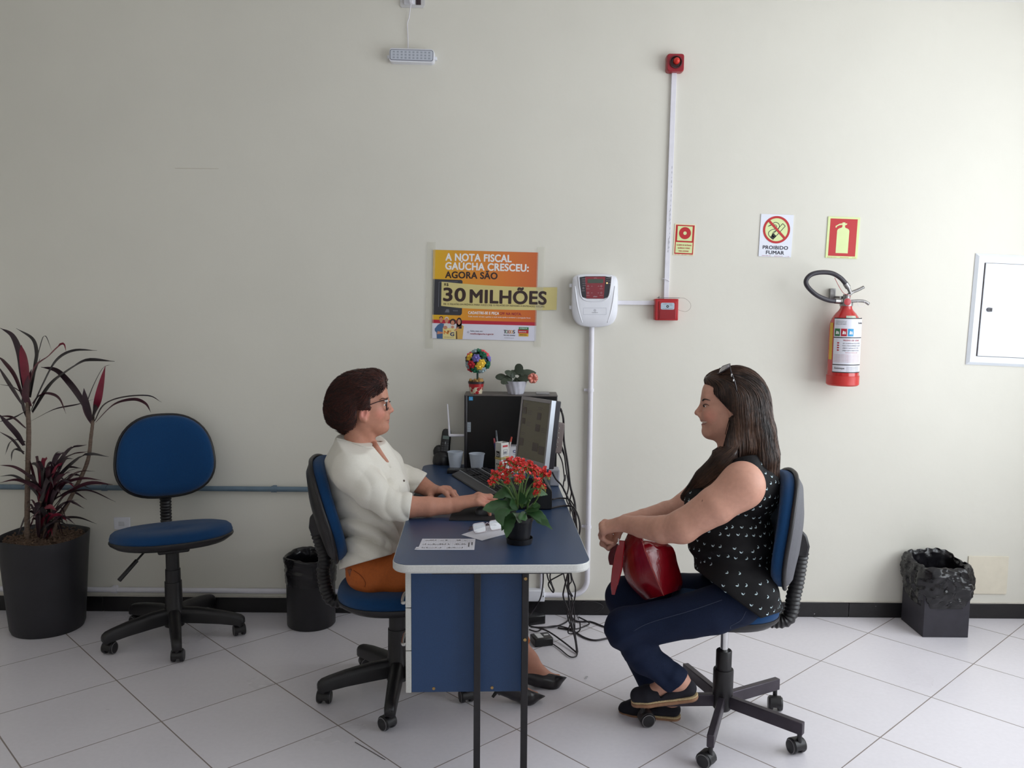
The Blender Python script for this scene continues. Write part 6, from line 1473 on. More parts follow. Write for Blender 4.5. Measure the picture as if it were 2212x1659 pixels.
def rfield(P, i):
    L = (P - npv(G(1590, 850))) @ GM; f = np.zeros((len(P), 3)); back = np.array(G.X)
    topk = np.clip((L[:, 1] - .0) * 14, 0, 1)[:, None]
    f += back * (1.3 * topk) ; f[:, 2] -= (1.15 - topk[:, 0] * .8)
    lock = (((P - npv(G(1590, 950))) @ GM)[:, 1] < 0) & (((P - npv(G(1600, 950))) @ GM)[:, 0] < -.005)
    f[lock] = np.array(LFT) * .8 + np.array([0, 0, -.75]); back_k = (~lock)[:, None] * np.clip(.18 - L[:, 1:2], 0, .25); f += back * (back_k * .5)
    return f
sel = hp_[rng.choice(len(hp_), 10000, replace=len(hp_) < 10000)]
ps = flow_strands(h, sel, rfield, 10, .011, .0035, rng, .05)
kk = np.clip(.35 + .45 * noise3(sel * np.array([1, 1, .1], np.float32), 130, 21) + rng.uniform(-.2, .2, len(sel)), 0, 1)[:, None]; kk = kk ** 1.3; cols = np.array(lin((30, 21, 20))) * (1 - kk) + np.array(lin((116, 84, 66))) * kk
sg_ = np.linalg.norm(np.diff(ps, axis=1), axis=2).max(1); ok_ = sg_ < .0135; ps, cols = ps[ok_], cols[ok_]
strands('locks', ps, [.0007] * 7 + [.0007, .0006, .0005, .0002], HM2, hair, cols)
# a few loose ends at the tips
# sunglasses pushed up into the hair
g0 = MB(); M_SG = mat('dark_glasses_frame', (44, 38, 44), .2, var=.05)
for s_ in (-1, 1): g0.tube(spline([G(1577, 793, s_ * .074), G(1580, 806, s_ * .089), G(1587, 824, s_ * .096), G(1592, 846, s_ * .098)], 5), .0024, 6)
for s_ in (-1, 1):
    q_ = [G(1547, 806, s_ * .012), G(1562, 791, s_ * .014), G(1577, 786, s_ * .034), G(1577, 793, s_ * .074), G(1553, 807, s_ * .070)]
    g0.tube(q_ + [q_[0]], .0022, 6, cap=False)
g0.tube([G(1556, 797, -.012), G(1555, 795, 0), G(1556, 797, .012)], .002, 6)
sg = g0.build('sunglasses', M_SG, wr, smooth=180)
for s_ in (-1, 1):
    q_ = [G(1547, 806, s_ * .012), G(1562, 791, s_ * .014), G(1577, 786, s_ * .034), G(1577, 793, s_ * .074), G(1553, 807, s_ * .070)]
    m_ = MB(); m_.prism(q_, V(0, 0, .0015)); m_.build('lens', mat('tinted_lens', (92, 84, 90), .06, var=0, spec=.8), sg, smooth=0)
m_ = MB(); m_.box(G(1580.6, 810.5, -.092), (.005, .003, .009)); m_.box(G(1584.5, 821.5, -.098), (.004, .003, .007)); m_.build('temple_ornament', mat('bright_metal', (232, 232, 232), .2, .3, var=0), sg, bevel=.001)
# earring
e_ = [G(1576, 905, -.083), G(1574, 909, -.084), G(1566.5, 938, -.086), G(1571.5, 941, -.086), G(1578, 940, -.086), G(1576.5, 909, -.084), G(1576, 905, -.083)]
m_ = MB(); m_.tube(e_, .0011, 6); m_.build('earring', mat('earring_dark', (66, 48, 40), .3, .6), wr, smooth=60)
# ------------------------------------------------------------------ red handbag on her lap
bag = thing('handbag', 'glossy red leather handbag standing on the lap of the woman in jeans', 'handbag', G(1410, 1295, -.0))
M_RED = mat('red_patent_leather', (132, 9, 24), .2, var=.1, scale=40, bump=.12, bscale=160, coat=.35, stretch=(1, 1, .5)); M_REDD = mat('dark_red_leather', (92, 6, 17), .34, var=.1, spec=.3)
L4 = [(1363, 1138), (1345, 1180), (1343, 1215), (1356, 1258), (1392, 1297)]; R4 = [(1387, 1169), (1394, 1192), (1407, 1225), (1420, 1255), (1434, 1287)]; Q4 = [(1392, 1165), (1449, 1178), (1464, 1218), (1474, 1255), (1470, 1274)]
def sp2(q): return [(p.x, p.y) for p in spline([V(x, y, 0) for x, y in q], 5)]
rg = []
for (l, r, q) in zip(sp2(L4), sp2(R4), sp2(Q4)):
    mlr = ((l[0] + r[0]) / 2, (l[1] + r[1]) / 2); mrq = ((q[0] + r[0]) / 2, (q[1] + r[1]) / 2)
    rg.append([G(*l, -.045), G(*mlr, -.108), G(*r, -.126), G(*mrq, -.098), G(*q, -.035), G(*q, .12), G(*mrq, .135), G(*l, .12)])
m_ = MB(); m_.rings(rg); m_.build('bag_body', M_RED, bag, bevel=.004, bseg=3, smooth=40)
m_ = MB(); m_.tube([G(x, y, -.1275) for x, y in sp2(R4)], .0012, 6); m_.build('seam', mat('light_red_seam', (170, 66, 62), .4), bag, smooth=180)
m_ = MB(); m_.tube(spline([G(1363, 1139, -.050), G(1373, 1149, -.10), G(1381, 1160, -.118), G(1388, 1171, -.128)], 5), .0046, 8); m_.tube([G(1364, 1138, -.045), G(1364, 1138, .12)], .0046, 8); m_.build('top_binding', M_RED, bag, smooth=180)
# strap hanging from her hand
def strap(nm, cl, ws, n0):
    m_ = MB(); P = spline([G(x, y, n) for x, y, n in cl], 6); N_ = len(P); rg = []
    for i, p in enumerate(P):
        f_ = i / (N_ - 1) * (len(ws) - 1); j = min(int(f_), len(ws) - 2); w_ = ws[j] + (ws[j + 1] - ws[j]) * (f_ - j)
        rg.append([p + G.X * (x * w_) + G.N * (y * .004) for x, y in ((-.5, -1), (.5, -1), (.6, 0), (.5, 1), (-.5, 1), (-.6, 0))])
    m_.rings(rg); return m_.build(nm, M_REDD if n0 else M_RED, bag, smooth=50)
strap('strap', [(1344, 1168, -.09), (1338, 1195, -.11), (1333, 1230, -.115), (1327, 1262, -.115), (1325, 1284, -.115)], [.018, .026, .030, .022, .010], 0)
strap('strap', [(1335, 1175, -.03), (1324, 1190, -.03), (1320, 1205, -.03), (1322, 1220, -.03)], [.012, .018, .018, .016], 1)
m_ = MB(); m_.tube([G(1336, 1163, -.10), G(1336.5, 1177, -.10)], .0022, 6); m_.tube([G(1341.5, 1178, -.10), G(1341.5, 1186, -.10)], .0022, 6); m_.tube([G(1341, 1196, -.10), G(1340, 1208, -.10)], .0022, 6); m_.build('metal_ring', mat('bright_metal', (232, 232, 232), .2, .3, var=0), bag, smooth=180)
# ================================================================== things on the desk
DZ = .7407
def dz(px, py): return atz(px, py, DZ)
M_BOX = mat('black_computer_case', (9, 8, 11), .3, var=.1, scale=40); M_CTOP = mat('computer_case_grey', (92, 86, 84), .4, var=.06)
M_KEY = mat('key_black', (26, 25, 30), .4, var=.05); M_KB = mat('keyboard_grey', (72, 72, 76), .4, var=.05); M_KBL = mat('keyboard_light_grey', (124, 126, 130), .35)
M_PRN = mat('white_print', (208, 208, 208), .5, var=0)
# ---- tower computer
a = dz(1003, 1012); TY = a.y; TX0 = a.x; TX1 = at(1203, 850, TY + .06).x; TZ1 = at(1003, 853, TY).z; TD = .138
tw = thing('tower_computer', 'black tower computer standing on the desk with two plants on top', 'computer', ((TX0 + TX1) / 2, TY + TD / 2, DZ))
MB().box(((TX0 + TX1) / 2 + .006, TY + TD / 2, (DZ + TZ1) / 2), (TX1 - TX0 - .012, TD, TZ1 - DZ - .004)).build('case', M_BOX, tw, bevel=.003)
MB().box((TX0 + .006, TY + TD / 2, (DZ + TZ1) / 2), (.014, TD + .006, TZ1 - DZ - .002)).build('front_bezel', mat('bezel_black', (40, 38, 42), .35), tw, bevel=.004)
MB().box(((TX0 + TX1) / 2, TY + TD / 2, TZ1 - .002), (TX1 - TX0 + .002, TD + .004, .006)).build('top_cover', M_CTOP, tw, bevel=.002)
def tw_sticker(nm, x0, y0, x1, y1, col):
    p, q = at(x0, y0, TY - .0008), at(x1, y1, TY - .0008)
    MB().box(((p.x + q.x) / 2, TY - .0006, (p.z + q.z) / 2), (abs(q.x - p.x), .001, abs(p.z - q.z))).build(nm, mat(nm, col, .35, var=.1, scale=200), tw, smooth=0); return p, q
p, q = tw_sticker('blue_sticker', 1013, 857, 1021.5, 865, (60, 150, 205))
m_ = MB(); text_mesh(m_, 'i5', ((p.x + q.x) / 2, TY - .0013, (p.z + q.z) / 2 - .004), (1, 0, 0), (0, 0, 1), .006, 0, None, 'CENTER'); m_.build('sticker_lettering', M_PRN, tw, smooth=0)
p, q = tw_sticker('silver_sticker', 1009.5, 912, 1017, 933, (150, 158, 166))
m_ = MB()
for i in range(3): text_mesh(m_, 'PRO', ((p.x + q.x) / 2, TY - .0013, q.z + .006 + .012 * i), (1, 0, 0), (0, 0, 1), .005, 0, .010, 'CENTER')
m_.build('sticker_lettering', GREYINK, tw, smooth=0)
# paper lying on the case
MB().box(at(1172, 850, TY + .07) * 1 + V(0, 0, TZ1 + .004 - at(1172, 850, TY + .07).z), (.06, .07, .005)).build('rear_cover', mat('rear_cover_grey', (150, 148, 150), .5), tw, bevel=.001)
# ---- wireless antenna on the side of the computer
t = thing('wireless_antenna', 'small white wireless antenna sticking out at the left of the tower computer', 'antenna', at(970, 941, TY + .03))
m_ = MB(); A0, A1 = at(969.5, 940.5, TY + .03), at(1003.5, 940.5, TY + .03); A1.x = TX0 - .001
m_.tube([A0, A1], .0065, 10); m_.build('arm', M_PVC, t, bevel=.002)
m_ = MB(); m_.tube([at(971, 940, TY + .03), at(966.5, 873, TY + .03)], [.0055, .0028], 10); m_.build('aerial', M_PVC, t, smooth=60)
# ---- cordless phone
pc_ = dz(956, 1003); t = thing('cordless_phone', 'black cordless phone standing in its charging cradle at the back of the desk', 'phone', pc_)
M_PH = mat('phone_black', (22, 21, 25), .3, var=.06)
m_ = MB(); m_.lathe([(.0, 0), (.048, 0), (.050, .012), (.046, .035), (.036, .055), (.022, .062), (.0, .06)], pc_ + V(.002, .01, 0), Matrix.Diagonal((1, .85, 1)), 28); m_.sph(pc_ + V(-.018, .016, .055), (.028, .02, .034), 14); m_.build('cradle', M_PH, t, smooth=60)
Mh = Matrix.Translation(pc_ + V(.006, -.004, .020)) @ Matrix.Rotation(R_(5), 4, 'Y') @ Matrix.Rotation(R_(-14), 4, 'X')
m_ = MB(); rg = []
for z, w_, d_ in ((0, .040, .020), (.006, .046, .024), (.05, .047, .026), (.10, .045, .024), (.132, .042, .022), (.143, .034, .018), (.147, .02, .010)):
    rg.append([Mh @ V(x, y, z) for x, y in rrect(w_, d_, min(w_, d_) * .35, 4)])
m_.rings(rg); hs = m_.build('handset', M_PH, t, smooth=50)
m_ = MB(); m_.prism([Mh @ V(x, -.0135, z) for x, z in ((-.0145, .098), (.0145, .098), (.0145, .114), (-.0145, .114))], Mh.to_3x3() @ V(0, -.001, 0)); m_.build('display', mat('phone_lcd', (112, 132, 128), .2, var=0), hs, smooth=0)
m_ = MB()
for r in range(6):
    for c in range(3): m_.box(Mh @ V(-.012 + .012 * c, -.0135, .024 + .011 * r), (.007, .003, .005), Mh.to_3x3())
m_.build('keypad', mat('phone_key', (62, 64, 68), .4), hs)
m_ = MB(); m_.box(Mh @ V(0, -.014, .080), (.004, .003, .012), Mh.to_3x3()); m_.build('call_key', mat('phone_light_key', (150, 156, 156), .4), hs)
# ---- cups
M_CUP = mat('translucent_plastic_cup', (206, 214, 226), .35, var=.03, trans=.15)
for (bx, by, tx, ty, lab) in ((983.5, 1010, 982.5, 974, 'white plastic cup standing in front of the cordless phone'), (1030, 1014, 1030.5, 978, 'white plastic cup standing in front of the tower computer')):
    c0 = dz(bx, by); c0.y -= .022; c0.x *= c0.y / (c0.y + .022); hh_ = (at(tx, ty, c0.y) - at(bx, by, c0.y)).z; rt_ = 16.8 * c0.y / FPX; rb2 = 12.2 * c0.y / FPX
    m_ = MB(); m_.lathe([(.0, .001), (rb2, .001), (rb2 + (rt_ - rb2) * .96, hh_ - .002), (rt_ + .0018, hh_ - .001), (rt_ + .0018, hh_ + .0015), (rt_ - .001, hh_ + .0015), (rt_ - .0014, hh_ - .004), (rb2 - .001, .004), (.0, .004)], c0, seg=36)
    tag(m_.build('plastic_cup', M_CUP, smooth=40), lab, 'cup', 'plastic cups on the desk')
# ---- black box with white lettering at the end of the keyboard
c0 = dz(996, 1023); t = thing('ink_pad', 'flat black box with white lettering lying behind the keyboard', 'box', c0)
MB().box(c0 + V(0, .02, .009), (.125, .055, .017)).build('box_body', mat('ink_pad_black', (20, 19, 22), .35), t, bevel=.004)
m_ = MB(); fl = Flat(c0 + V(-.05, -.004, .0178), (1, 0, 0), (0, 1, 0), (0, 0, 1)); fl.text(m_, 'Carimbo Pad', 0, .022, .008, 0, .01, .06); fl.text(m_, 'No 3', .0, .008, .006, 0, 0, .02); fl.text(m_, '3 M', .078, .02, .007, 0, .02); m_.build('lettering', M_PRN, t, smooth=0)
# ---- keyboard: long side runs away from the viewer, wrist edge towards the sitter
K00, K01 = dz(1054, 1078), dz(964, 1020.5); kd = (K01 - K00); KL = min(kd.length, .46); kd.normalize(); K01 = K00 + kd * KL; kx = V(kd.y, -kd.x, 0); KW = .165
t = thing('keyboard', 'black computer keyboard with grey trims lying lengthwise on the desk', 'keyboard', (K00 + K01) / 2 + kx * (KW / 2), math.atan2(kd.y, kd.x))
def kp(u, v, z): return K00 + kd * u + kx * v + V(0, 0, z)
m_ = MB(); cs = [(0, .0), (0, .006), (.036, .019), (.120, .024), (KW, .027), (KW, .0)]
m_.prism([kp(0, v, z) for v, z in cs], kd * KL); m_.build('keyboard_body', mat('keyboard_black', (32, 31, 35), .4, var=.05), t, bevel=.002)
m_ = MB(); m_.prism([kp(.002, v, z) for v, z in ((.002, .0068), (.002, .0082), (.034, .0198), (.034, .0185))], kd * (KL - .004)); m_.build('wrist_edge', M_KB, t)
for v in (.037, .124):
    m_ = MB(); zz_ = .0195 + (v - .036) * .06; m_.prism([kp(.002, v - .0035, zz_ - .004), kp(.002, v - .0035, zz_ + .0040), kp(.002, v + .0035, zz_ + .0042), kp(.002, v + .0035, zz_ - .004)], kd * (KL - .004)); m_.build('trim_strip', M_KBL, t)
m_ = MB(); ku = KL / 22.5
for r in range(5):
    for c in range(22):
        if c in (15, 18) and r < 3 and c == 15: continue
        m_.box(kp(.008 + ku * (c + .5), .049 + .0158 * r, .0235 + .001 * r), (.0125, ku * .74, .0035), Matrix((kx, kd, V(0, 0, 1))).transposed())
for c in range(20): m_.box(kp(.012 + ku * 1.08 * (c + .5), .140, .0285), (.011, ku * .74, .0035), Matrix((kx, kd, V(0, 0, 1))).transposed())
m_.build('keys', M_KEY, t, bevel=.0012, bseg=1)
m_ = MB(); fl = Flat(kp(0, 0, .0275), kx, kd, (0, 0, 1))
for r, c, s_ in ((3, 5, 'Shift'), (2, 3, 'Ctrl'), (1, 7, 'Q'), (2, 8, 'W'), (3, 9, 'E'), (2, 5, 'A'), (3, 3, 'Enter'), (1, 4, 'Del'), (4, 6, '7'), (4, 8, '8')): fl.text(m_, s_, .045 + .0158 * r, .010 + ku * c, .0035, .0005 + .001 * r, 0)
m_.build('key_legends', M_PRN, t, smooth=0)
# ---- mouse mat and mouse
c0, c1 = dz(970, 1125), dz(1105, 1125); c2 = dz(985, 1092)
t = tag(MB().prism([c0 + V(0, 0, .0002), V(c0.x + .235, c0.y, DZ + .0002), V(c0.x + .235, c0.y + .19, DZ + .0002), V(c0.x + .004, c0.y + .19, DZ + .0002)], (0, 0, .0035)).build('mouse_mat', mat('mouse_mat_black', (20, 19, 22), .8, var=.1), bevel=.001), 'black mouse mat under the hand of the woman in white', 'mouse mat')
mc = F(1054, 1101, -.19); mc.z = DZ + .004
t = thing('computer_mouse', 'grey computer mouse under the hand of the woman in white', 'mouse', mc)
m_ = MB(); rg = []
for k, z in ((1, .0), (1.02, .006), (.95, .016), (.75, .024), (.4, .0285), (.05, .029)): rg.append([mc + F.X * (x * k) + F.N * (y * k) + V(0, 0, z + .000) for x, y in rrect(.092, .052, .024, 6)])
m_.rings(rg); m_.build('mouse_body', mat('mouse_grey', (78, 80, 84), .35), t, smooth=60)
m_ = MB(); m_.tube([mc + F.X * .03 + F.N * .003 + V(0, 0, .021), mc + F.X * .03 - F.N * .003 + V(0, 0, .021)], .006, 10); m_.build('scroll_wheel', M_KBL, t)
# ---- monitor, screen turned towards the sitter
NT, FT, NB = at(1194, 865.5, 3.235), at(1130, 844.5, 3.475), at(1178, 1013, 3.21)
mu = (FT - NT).normalized(); MW = (FT - NT).length; mv = (NT - NB); MHt = mv.length; mv.normalize(); mu = (mu - mv * mu.dot(mv)).normalized(); mn = mu.cross(mv).normalized()
if mn.x > 0: mn = -mn          # screen normal, towards the sitter
t = thing('computer_monitor', 'flat computer monitor with silver bezel standing on a black block, turned to the sitter', 'monitor', V((NB.x + FT.x) / 2, (NB.y + FT.y) / 2, DZ + .115))
def mp(u, v, d=0): return NB + mu * u + mv * v + mn * d
m_ = MB(); m_.prism([mp(0, 0, -.004), mp(MW, 0, -.004), mp(MW, MHt, -.004), mp(0, MHt, -.004)], -mn * .034); m_.build('rear_shell', mat('monitor_dark', (30, 28, 38), .4, var=.05), t, bevel=.004)
M_SIL = mat('silver_bezel', (150, 146, 150), .35, .4, var=.04); M_SIL2 = mat('bright_silver_edge', (206, 214, 224), .3, .3, var=.02)
m_ = MB(); bz = .013
for q in ([(0, 0), (MW, 0), (MW, bz * 1.4), (0, bz * 1.4)], [(0, MHt - bz), (MW, MHt - bz), (MW, MHt), (0, MHt)], [(0, bz * 1.4), (bz, bz * 1.4), (bz, MHt - bz), (0, MHt - bz)], [(MW - bz, bz * 1.4), (MW, bz * 1.4), (MW, MHt - bz), (MW - bz, MHt - bz)]): m_.prism([mp(u, v, -.002) for u, v in q], mn * .006)
m_.build('bezel', M_SIL, t, bevel=.001)
m_ = MB(); m_.prism([mp(-.0006, .0, .0045), mp(-.0006, MHt, .0045), mp(-.0006, MHt, -.014), mp(-.0006, 0, -.014)], -mu * .001); m_.build('edge_strip', M_SIL2, t, smooth=0)
m_ = MB(); m_.prism([mp(bz, bz * 1.4, -.001), mp(MW - bz, bz * 1.4, -.001), mp(MW - bz, MHt - bz, -.001), mp(bz, MHt - bz, -.001)], mn * .0015)
sc_ = m_.build('screen', mat('screen_page', (84, 78, 60), .18, var=.05, scale=8, emit=.05), t, smooth=0)
fl = Flat(mp(bz, bz * 1.4, .0009), -mu, mv, mn); sw, sh = MW - 2 * bz, MHt - 2.4 * bz; fl = Flat(mp(MW - bz, bz * 1.4, .0009), -mu, mv, mn)
m_ = MB()
for x0, y0, x1, y1 in ((.04, .76, .17, .88), (.04, .58, .16, .68), (.56, .50, .72, .62), (.03, .2, .18, .33), (.52, .16, .72, .30), (.76, .13, .95, .27), (.58, .70, .72, .82)): fl.rect(m_, sw * x0, sh * y0, sw * x1, sh * y1, .0003)
m_.build('page_pictures', mat('screen_picture', (58, 44, 40), .25, var=.2, scale=60, emit=.05), sc_, smooth=0)
m_ = MB()
for x0, y0, n_ in ((.22, .82, 3), (.22, .62, 3), (.6, .9, 2), (.77, .56, 3), (.05, .42, 2), (.05, .93, 2)):
    for i in range(n_): fl.rect(m_, sw * x0, sh * (y0 - .03 * i), sw * (x0 + .16 - .03 * (i % 2)), sh * (y0 - .03 * i + .010), .0003)
m_.build('page_text', mat('screen_text', (70, 62, 56), .25, var=.1, emit=.05), sc_, smooth=0)
m_ = MB(); m_.prism([mp(MW * .18, MHt * .22, -.038), mp(MW * .82, MHt * .22, -.038), mp(MW * .82, MHt * .68, -.038), mp(MW * .18, MHt * .68, -.038)], -mn * .052); hb = m_.build('rear_housing', mat('rear_housing_grey', (112, 100, 98), .5), t, bevel=.005)
m_ = MB()
for i in range(5): m_.box(mp(MW * .18 - .0005, MHt * (.32 + .07 * i), -.066), (.004, .012, .004))
m_.build('ports', mat('port_light', (200, 196, 190), .4), hb)
m_ = MB(); ncb = mp(MW * .5, .02, -.03); m_.prism([V(ncb.x + .004, ncb.y - .04, DZ + .101), V(ncb.x + .035, ncb.y - .04, DZ + .101), V(ncb.x + .035, ncb.y + .04, DZ + .101), V(ncb.x + .004, ncb.y + .04, DZ + .101)], V(.008, 0, .045)); m_.build('neck', M_SIL, t, bevel=.004)
# black block under the monitor
r0, l0 = dz(1192, 1101), dz(1092, 1101); dp = .20
t = thing('monitor_riser', 'black block under the monitor behind the red-flowered plant', 'riser', (r0 + l0) / 2)
zt_ = .078
m_ = MB(); pr_ = [(0, 0), (1, 0)]
w0 = (r0 - l0).length
base_ = [l0 + V(w0 * x, 0, z) for x, z in ((.0, .001), (1, .001), (1, zt_ - .012), (.985, zt_), (.90, zt_ + .018), (.84, zt_ + .020), (.80, zt_), (.0, zt_ - .002))]
m_.prism(base_, V(-.012, dp, 0)); m_.build('riser_body', M_BOX, t, bevel=.004)
c0 = dz(1203, 1052); t = tag(MB().box(c0 + V(-.010, .045, .035), (.044, .07, .07)).build('power_strip', mat('pale_grey_plastic', (168, 170, 180), .45), bevel=.006), 'pale grey power block on the desk behind the monitor', 'power strip')
# ---- pen holder made from a white carton
c0 = dz(1084, 1024); t = thing('pen_holder', 'white carton pen holder with a yellow rubber band in front of the tower computer', 'pen holder', c0)
hw, hd_, hz_ = .042, .040, .142; Rz = Matrix.Rotation(R_(40), 3, 'Z')
def hpnt(x, y, z): return c0 + Rz @ V(x, y, z)
for (cx_, cy_, w_, d_) in ((0, -hd_ / 2, hw, .0015), (0, hd_ / 2, hw, .0015), (-hw / 2, 0, .0015, hd_), (hw / 2, 0, .0015, hd_)): MB().box(hpnt(cx_, cy_, hz_ / 2 + .001), (w_, d_, hz_), Rz).build('carton_side', mat('carton_white', (206, 204, 200), .55, var=.04), t, smooth=0)
MB().box(hpnt(0, 0, .002), (hw, hd_, .002), Rz).build('carton_bottom', mat('carton_white', (206, 204, 200), .55, var=.04), t, smooth=0)
fl = Flat(hpnt(-hw / 2 - .0012, hd_ / 2, 0), Rz @ V(0, -1, 0), (0, 0, 1), Rz @ V(-1, 0, 0)); m_ = MB()
fl.rect(m_, .007, .078, .031, .105, .0003); m_.build('black_logo', INK, t, smooth=0)
m_ = MB(); fl.text(m_, 'L', .012, .083, .016, .0008, .03, .010); fl.rect(m_, .017, .083, .027, .086, .0008); fl.rect(m_, .024, .083, .027, .094, .0008); fl.rect(m_, .017, .092, .027, .095, .0008); m_.build('logo_letter', M_PRN, t, smooth=0)
m_ = MB(); fl.text(m_, 'POST', .008, .042, .009, .0003, .03, .026); fl.text(m_, 'Office', .008, .018, .006, .0003, .01, .024); fl.text(m_, 'CLIPS', .008, .028, .006, .0003, .01, .022); m_.build('lettering', INK, t, smooth=0)
fl = Flat(hpnt(-hw / 2, -hd_ / 2 - .0012, 0), Rz @ V(1, 0, 0), (0, 0, 1), Rz @ V(0, -1, 0)); m_ = MB(); fl.rect(m_, .008, .124, .036, .132, .0003); m_.build('red_label', REDINK, t, smooth=0)
m_ = MB()
for y0 in (.09, .06, .03): fl.line(m_, [(.012, y0), (.034, y0), (.034, y0 + .022), (.012, y0 + .022), (.012, y0)], .0012, .0003); fl.rect(m_, .014, y0 + .004, .03, y0 + .014, .0003)
m_.build('printed_boxes', GREYINK, t, smooth=0)
m_ = MB()
for zz_ in (.074, .0705, .078):
    o = [(-hw / 2 - .001, -hd_ / 2 - .001), (hw / 2 + .001, -hd_ / 2 - .001), (hw / 2 + .001, hd_ / 2 + .001), (-hw / 2 - .001, hd_ / 2 + .001)]; o.append(o[0]); m_.tube([hpnt(x, y, zz_ + .003 * (x > 0) - .002 * (y > 0)) for x, y in o], .0014, 6)
m_.build('rubber_band', mat('yellow_rubber', (196, 172, 70), .5), t, smooth=180)
for x, y, lean, ln_, col, capc, lab in ((-.012, .004, (-.16, .1), .155, (60, 56, 120), (150, 60, 70), 'blue pen leaning left in the white carton pen holder'), (.0, .008, (-.12, .05), .188, (120, 126, 130), (80, 86, 92), 'tall grey pen in the middle of the white carton pen holder'), (.010, .0, (.22, .1), .162, (214, 200, 196), (176, 74, 60), 'pale pen with an orange end leaning right in the carton pen holder')):
    d_ = V(lean[0], lean[1], 1).normalized(); b0 = hpnt(x, y, .006); p_ = thing('pen', lab, 'pen', b0, group='pens in the carton holder')
    m_ = MB(); m_.tube([b0, b0 + d_ * (ln_ * .86)], [.0022, .0040], 8); m_.build('barrel', mat('pen_%d' % col[0], col, .3), p_); m_ = MB(); m_.tube([b0 + d_ * (ln_ * .86), b0 + d_ * ln_], [.0046, .0038], 8); m_.build('end_cap', mat('pencap_%d' % capc[0], capc, .3), p_)
# ---- small spiral desk calendar
c0 = dz(1113, 1021); t = thing('desk_calendar', 'small white spiral desk calendar between the pen holder and the monitor', 'calendar', c0)
cf_ = Matrix.Rotation(R_(-14), 3, 'X'); ch = .126; cw = .075; ax_c = V(1, -.06, 0).normalized(); up_c = (cf_ @ V(0, 0, 1)); nr_c = ax_c.cross(up_c) * 1
fl = Flat(c0 + V(-cw * .40, -.015, .002), ax_c, up_c, nr_c if nr_c.y < 0 else -nr_c)
m_ = MB(); m_.prism([fl.p(0, 0), fl.p(cw, 0), fl.p(cw, ch), fl.p(0, ch)], (0, .002, 0)); m_.build('front_page', mat('calendar_white', (216, 216, 222), .5, var=.02), t, smooth=0)
m_ = MB(); tpb = fl.p(0, ch); m_.prism([fl.p(0, ch - .001) + V(0, .004, 0), fl.p(cw, ch - .001) + V(0, .004, 0), V(fl.p(cw, 0).x, fl.p(cw, 0).y + .065, DZ + .002), V(fl.p(0, 0).x, fl.p(0, 0).y + .065, DZ + .002)], (0, .0015, 0)); m_.build('rear_board', mat('calendar_white', (216, 216, 222), .5, var=.02), t, smooth=0)
m_ = MB()
for i in range(8): m_.tube([fl.p(.006 + .009 * i, ch - .004, .0025) + V(.0035 * math.cos(a_), .003 * math.sin(a_) * 1, .005 * math.sin(a_) + .002) for a_ in [R_(q) for q in range(0, 361, 45)]], .0008, 5)
m_.build('spiral', INK, t, smooth=180)
m_ = MB(); fl.text(m_, 'CAIXA', .020, ch - .036, .0125, .0008, .035, .052); m_.build('blue_lettering', mat('calendar_blue', (44, 60, 130), .5, var=0), t, smooth=0)
m_ = MB(); fl.text(m_, 'loterias', .023, ch - .046, .004, .0008, 0, .026)
for i in range(5): fl.line(m_, [(.004 + .010 * i, .004), (.014 + .010 * i, .03)], .003, .0008)
m_.build('dark_print', INK, t, smooth=0)
m_ = MB(); fl.rect(m_, .026, .040, .052, .062, .0008); m_.build('red_square', mat('calendar_red', (196, 64, 52), .5, var=0), t, smooth=0)
m_ = MB(); fl.text(m_, '1', .036, .044, .014, .0012, .03); m_.build('white_numeral', M_PRN, t, smooth=0)
# ---- topiary of fabric flowers on the computer
c0 = at(1028.5, 851, TY + .05); c0.z = TZ1 + .0015
t = thing('flower_topiary', 'small topiary ball of bright fabric flowers in a red pot on the computer', 'ornament', c0)
m_ = MB(); m_.lathe([(.0, 0), (.027, 0), (.0325, .034), (.0, .034)], c0, seg=28)
def hearts():
    m = mat('heart_print_pot', (196, 184, 160), .45, var=.02); nt = m.node_tree; b_ = nt.nodes['Principled BSDF']; tc = nt.nodes.new('ShaderNodeTexCoord'); v = nt.nodes.new('ShaderNodeTexVoronoi'); v.inputs['Scale'].default_value = 62
    nt.links.new(tc.outputs['Object'], v.inputs[0]); c = nt.nodes.new('ShaderNodeMath'); c.operation = 'LESS_THAN'; c.inputs[1].default_value = .52; nt.links.new(v.outputs['Distance'], c.inputs[0])
    x = nt.nodes.new('ShaderNodeMix'); x.data_type = 'RGBA'; nt.links.new(c.outputs[0], x.inputs[0]); x.inputs[6].default_value = (*lin((206, 196, 170)), 1); x.inputs[7].default_value = (*lin((160, 26, 36)), 1); nt.links.new(x.outputs[2], b_.inputs['Base Color']); return m
m_.build('pot', hearts(), t, smooth=40)
m_ = MB(); m_.lathe([(.031, .031), (.0335, .031), (.0345, .046), (.0335, .046), (.031, .045)], c0, seg=28); m_.build('red_band', mat('ribbon_red', (168, 22, 30), .4, var=.05), t, smooth=40)
m_ = MB(); m_.lathe([(.0335, .045), (.0365, .046), (.037, .056), (.033, .056), (.03, .05), (.0, .05)], c0, seg=28); m_.build('pot_rim', mat('pot_dark', (44, 34, 38), .4), t, smooth=40)
m_ = MB(); rr_ = random.Random(2)
for i in range(14):
    a = rr_.uniform(0, 6.28); r = rr_.uniform(.004, .026); q0 = c0 + V(r * math.cos(a), r * math.sin(a), .054); m_.sph(q0 + V(0, 0, rr_.uniform(0, .010)), (.009, .007, .011), 8, Euler((rr_.uniform(-1, 1), rr_.uniform(-1, 1), 0)).to_matrix())
m_.build('paper_filling', mat('straw_paper', (176, 138, 80), .7, var=.3, scale=80), t, smooth=60)
m_ = MB()
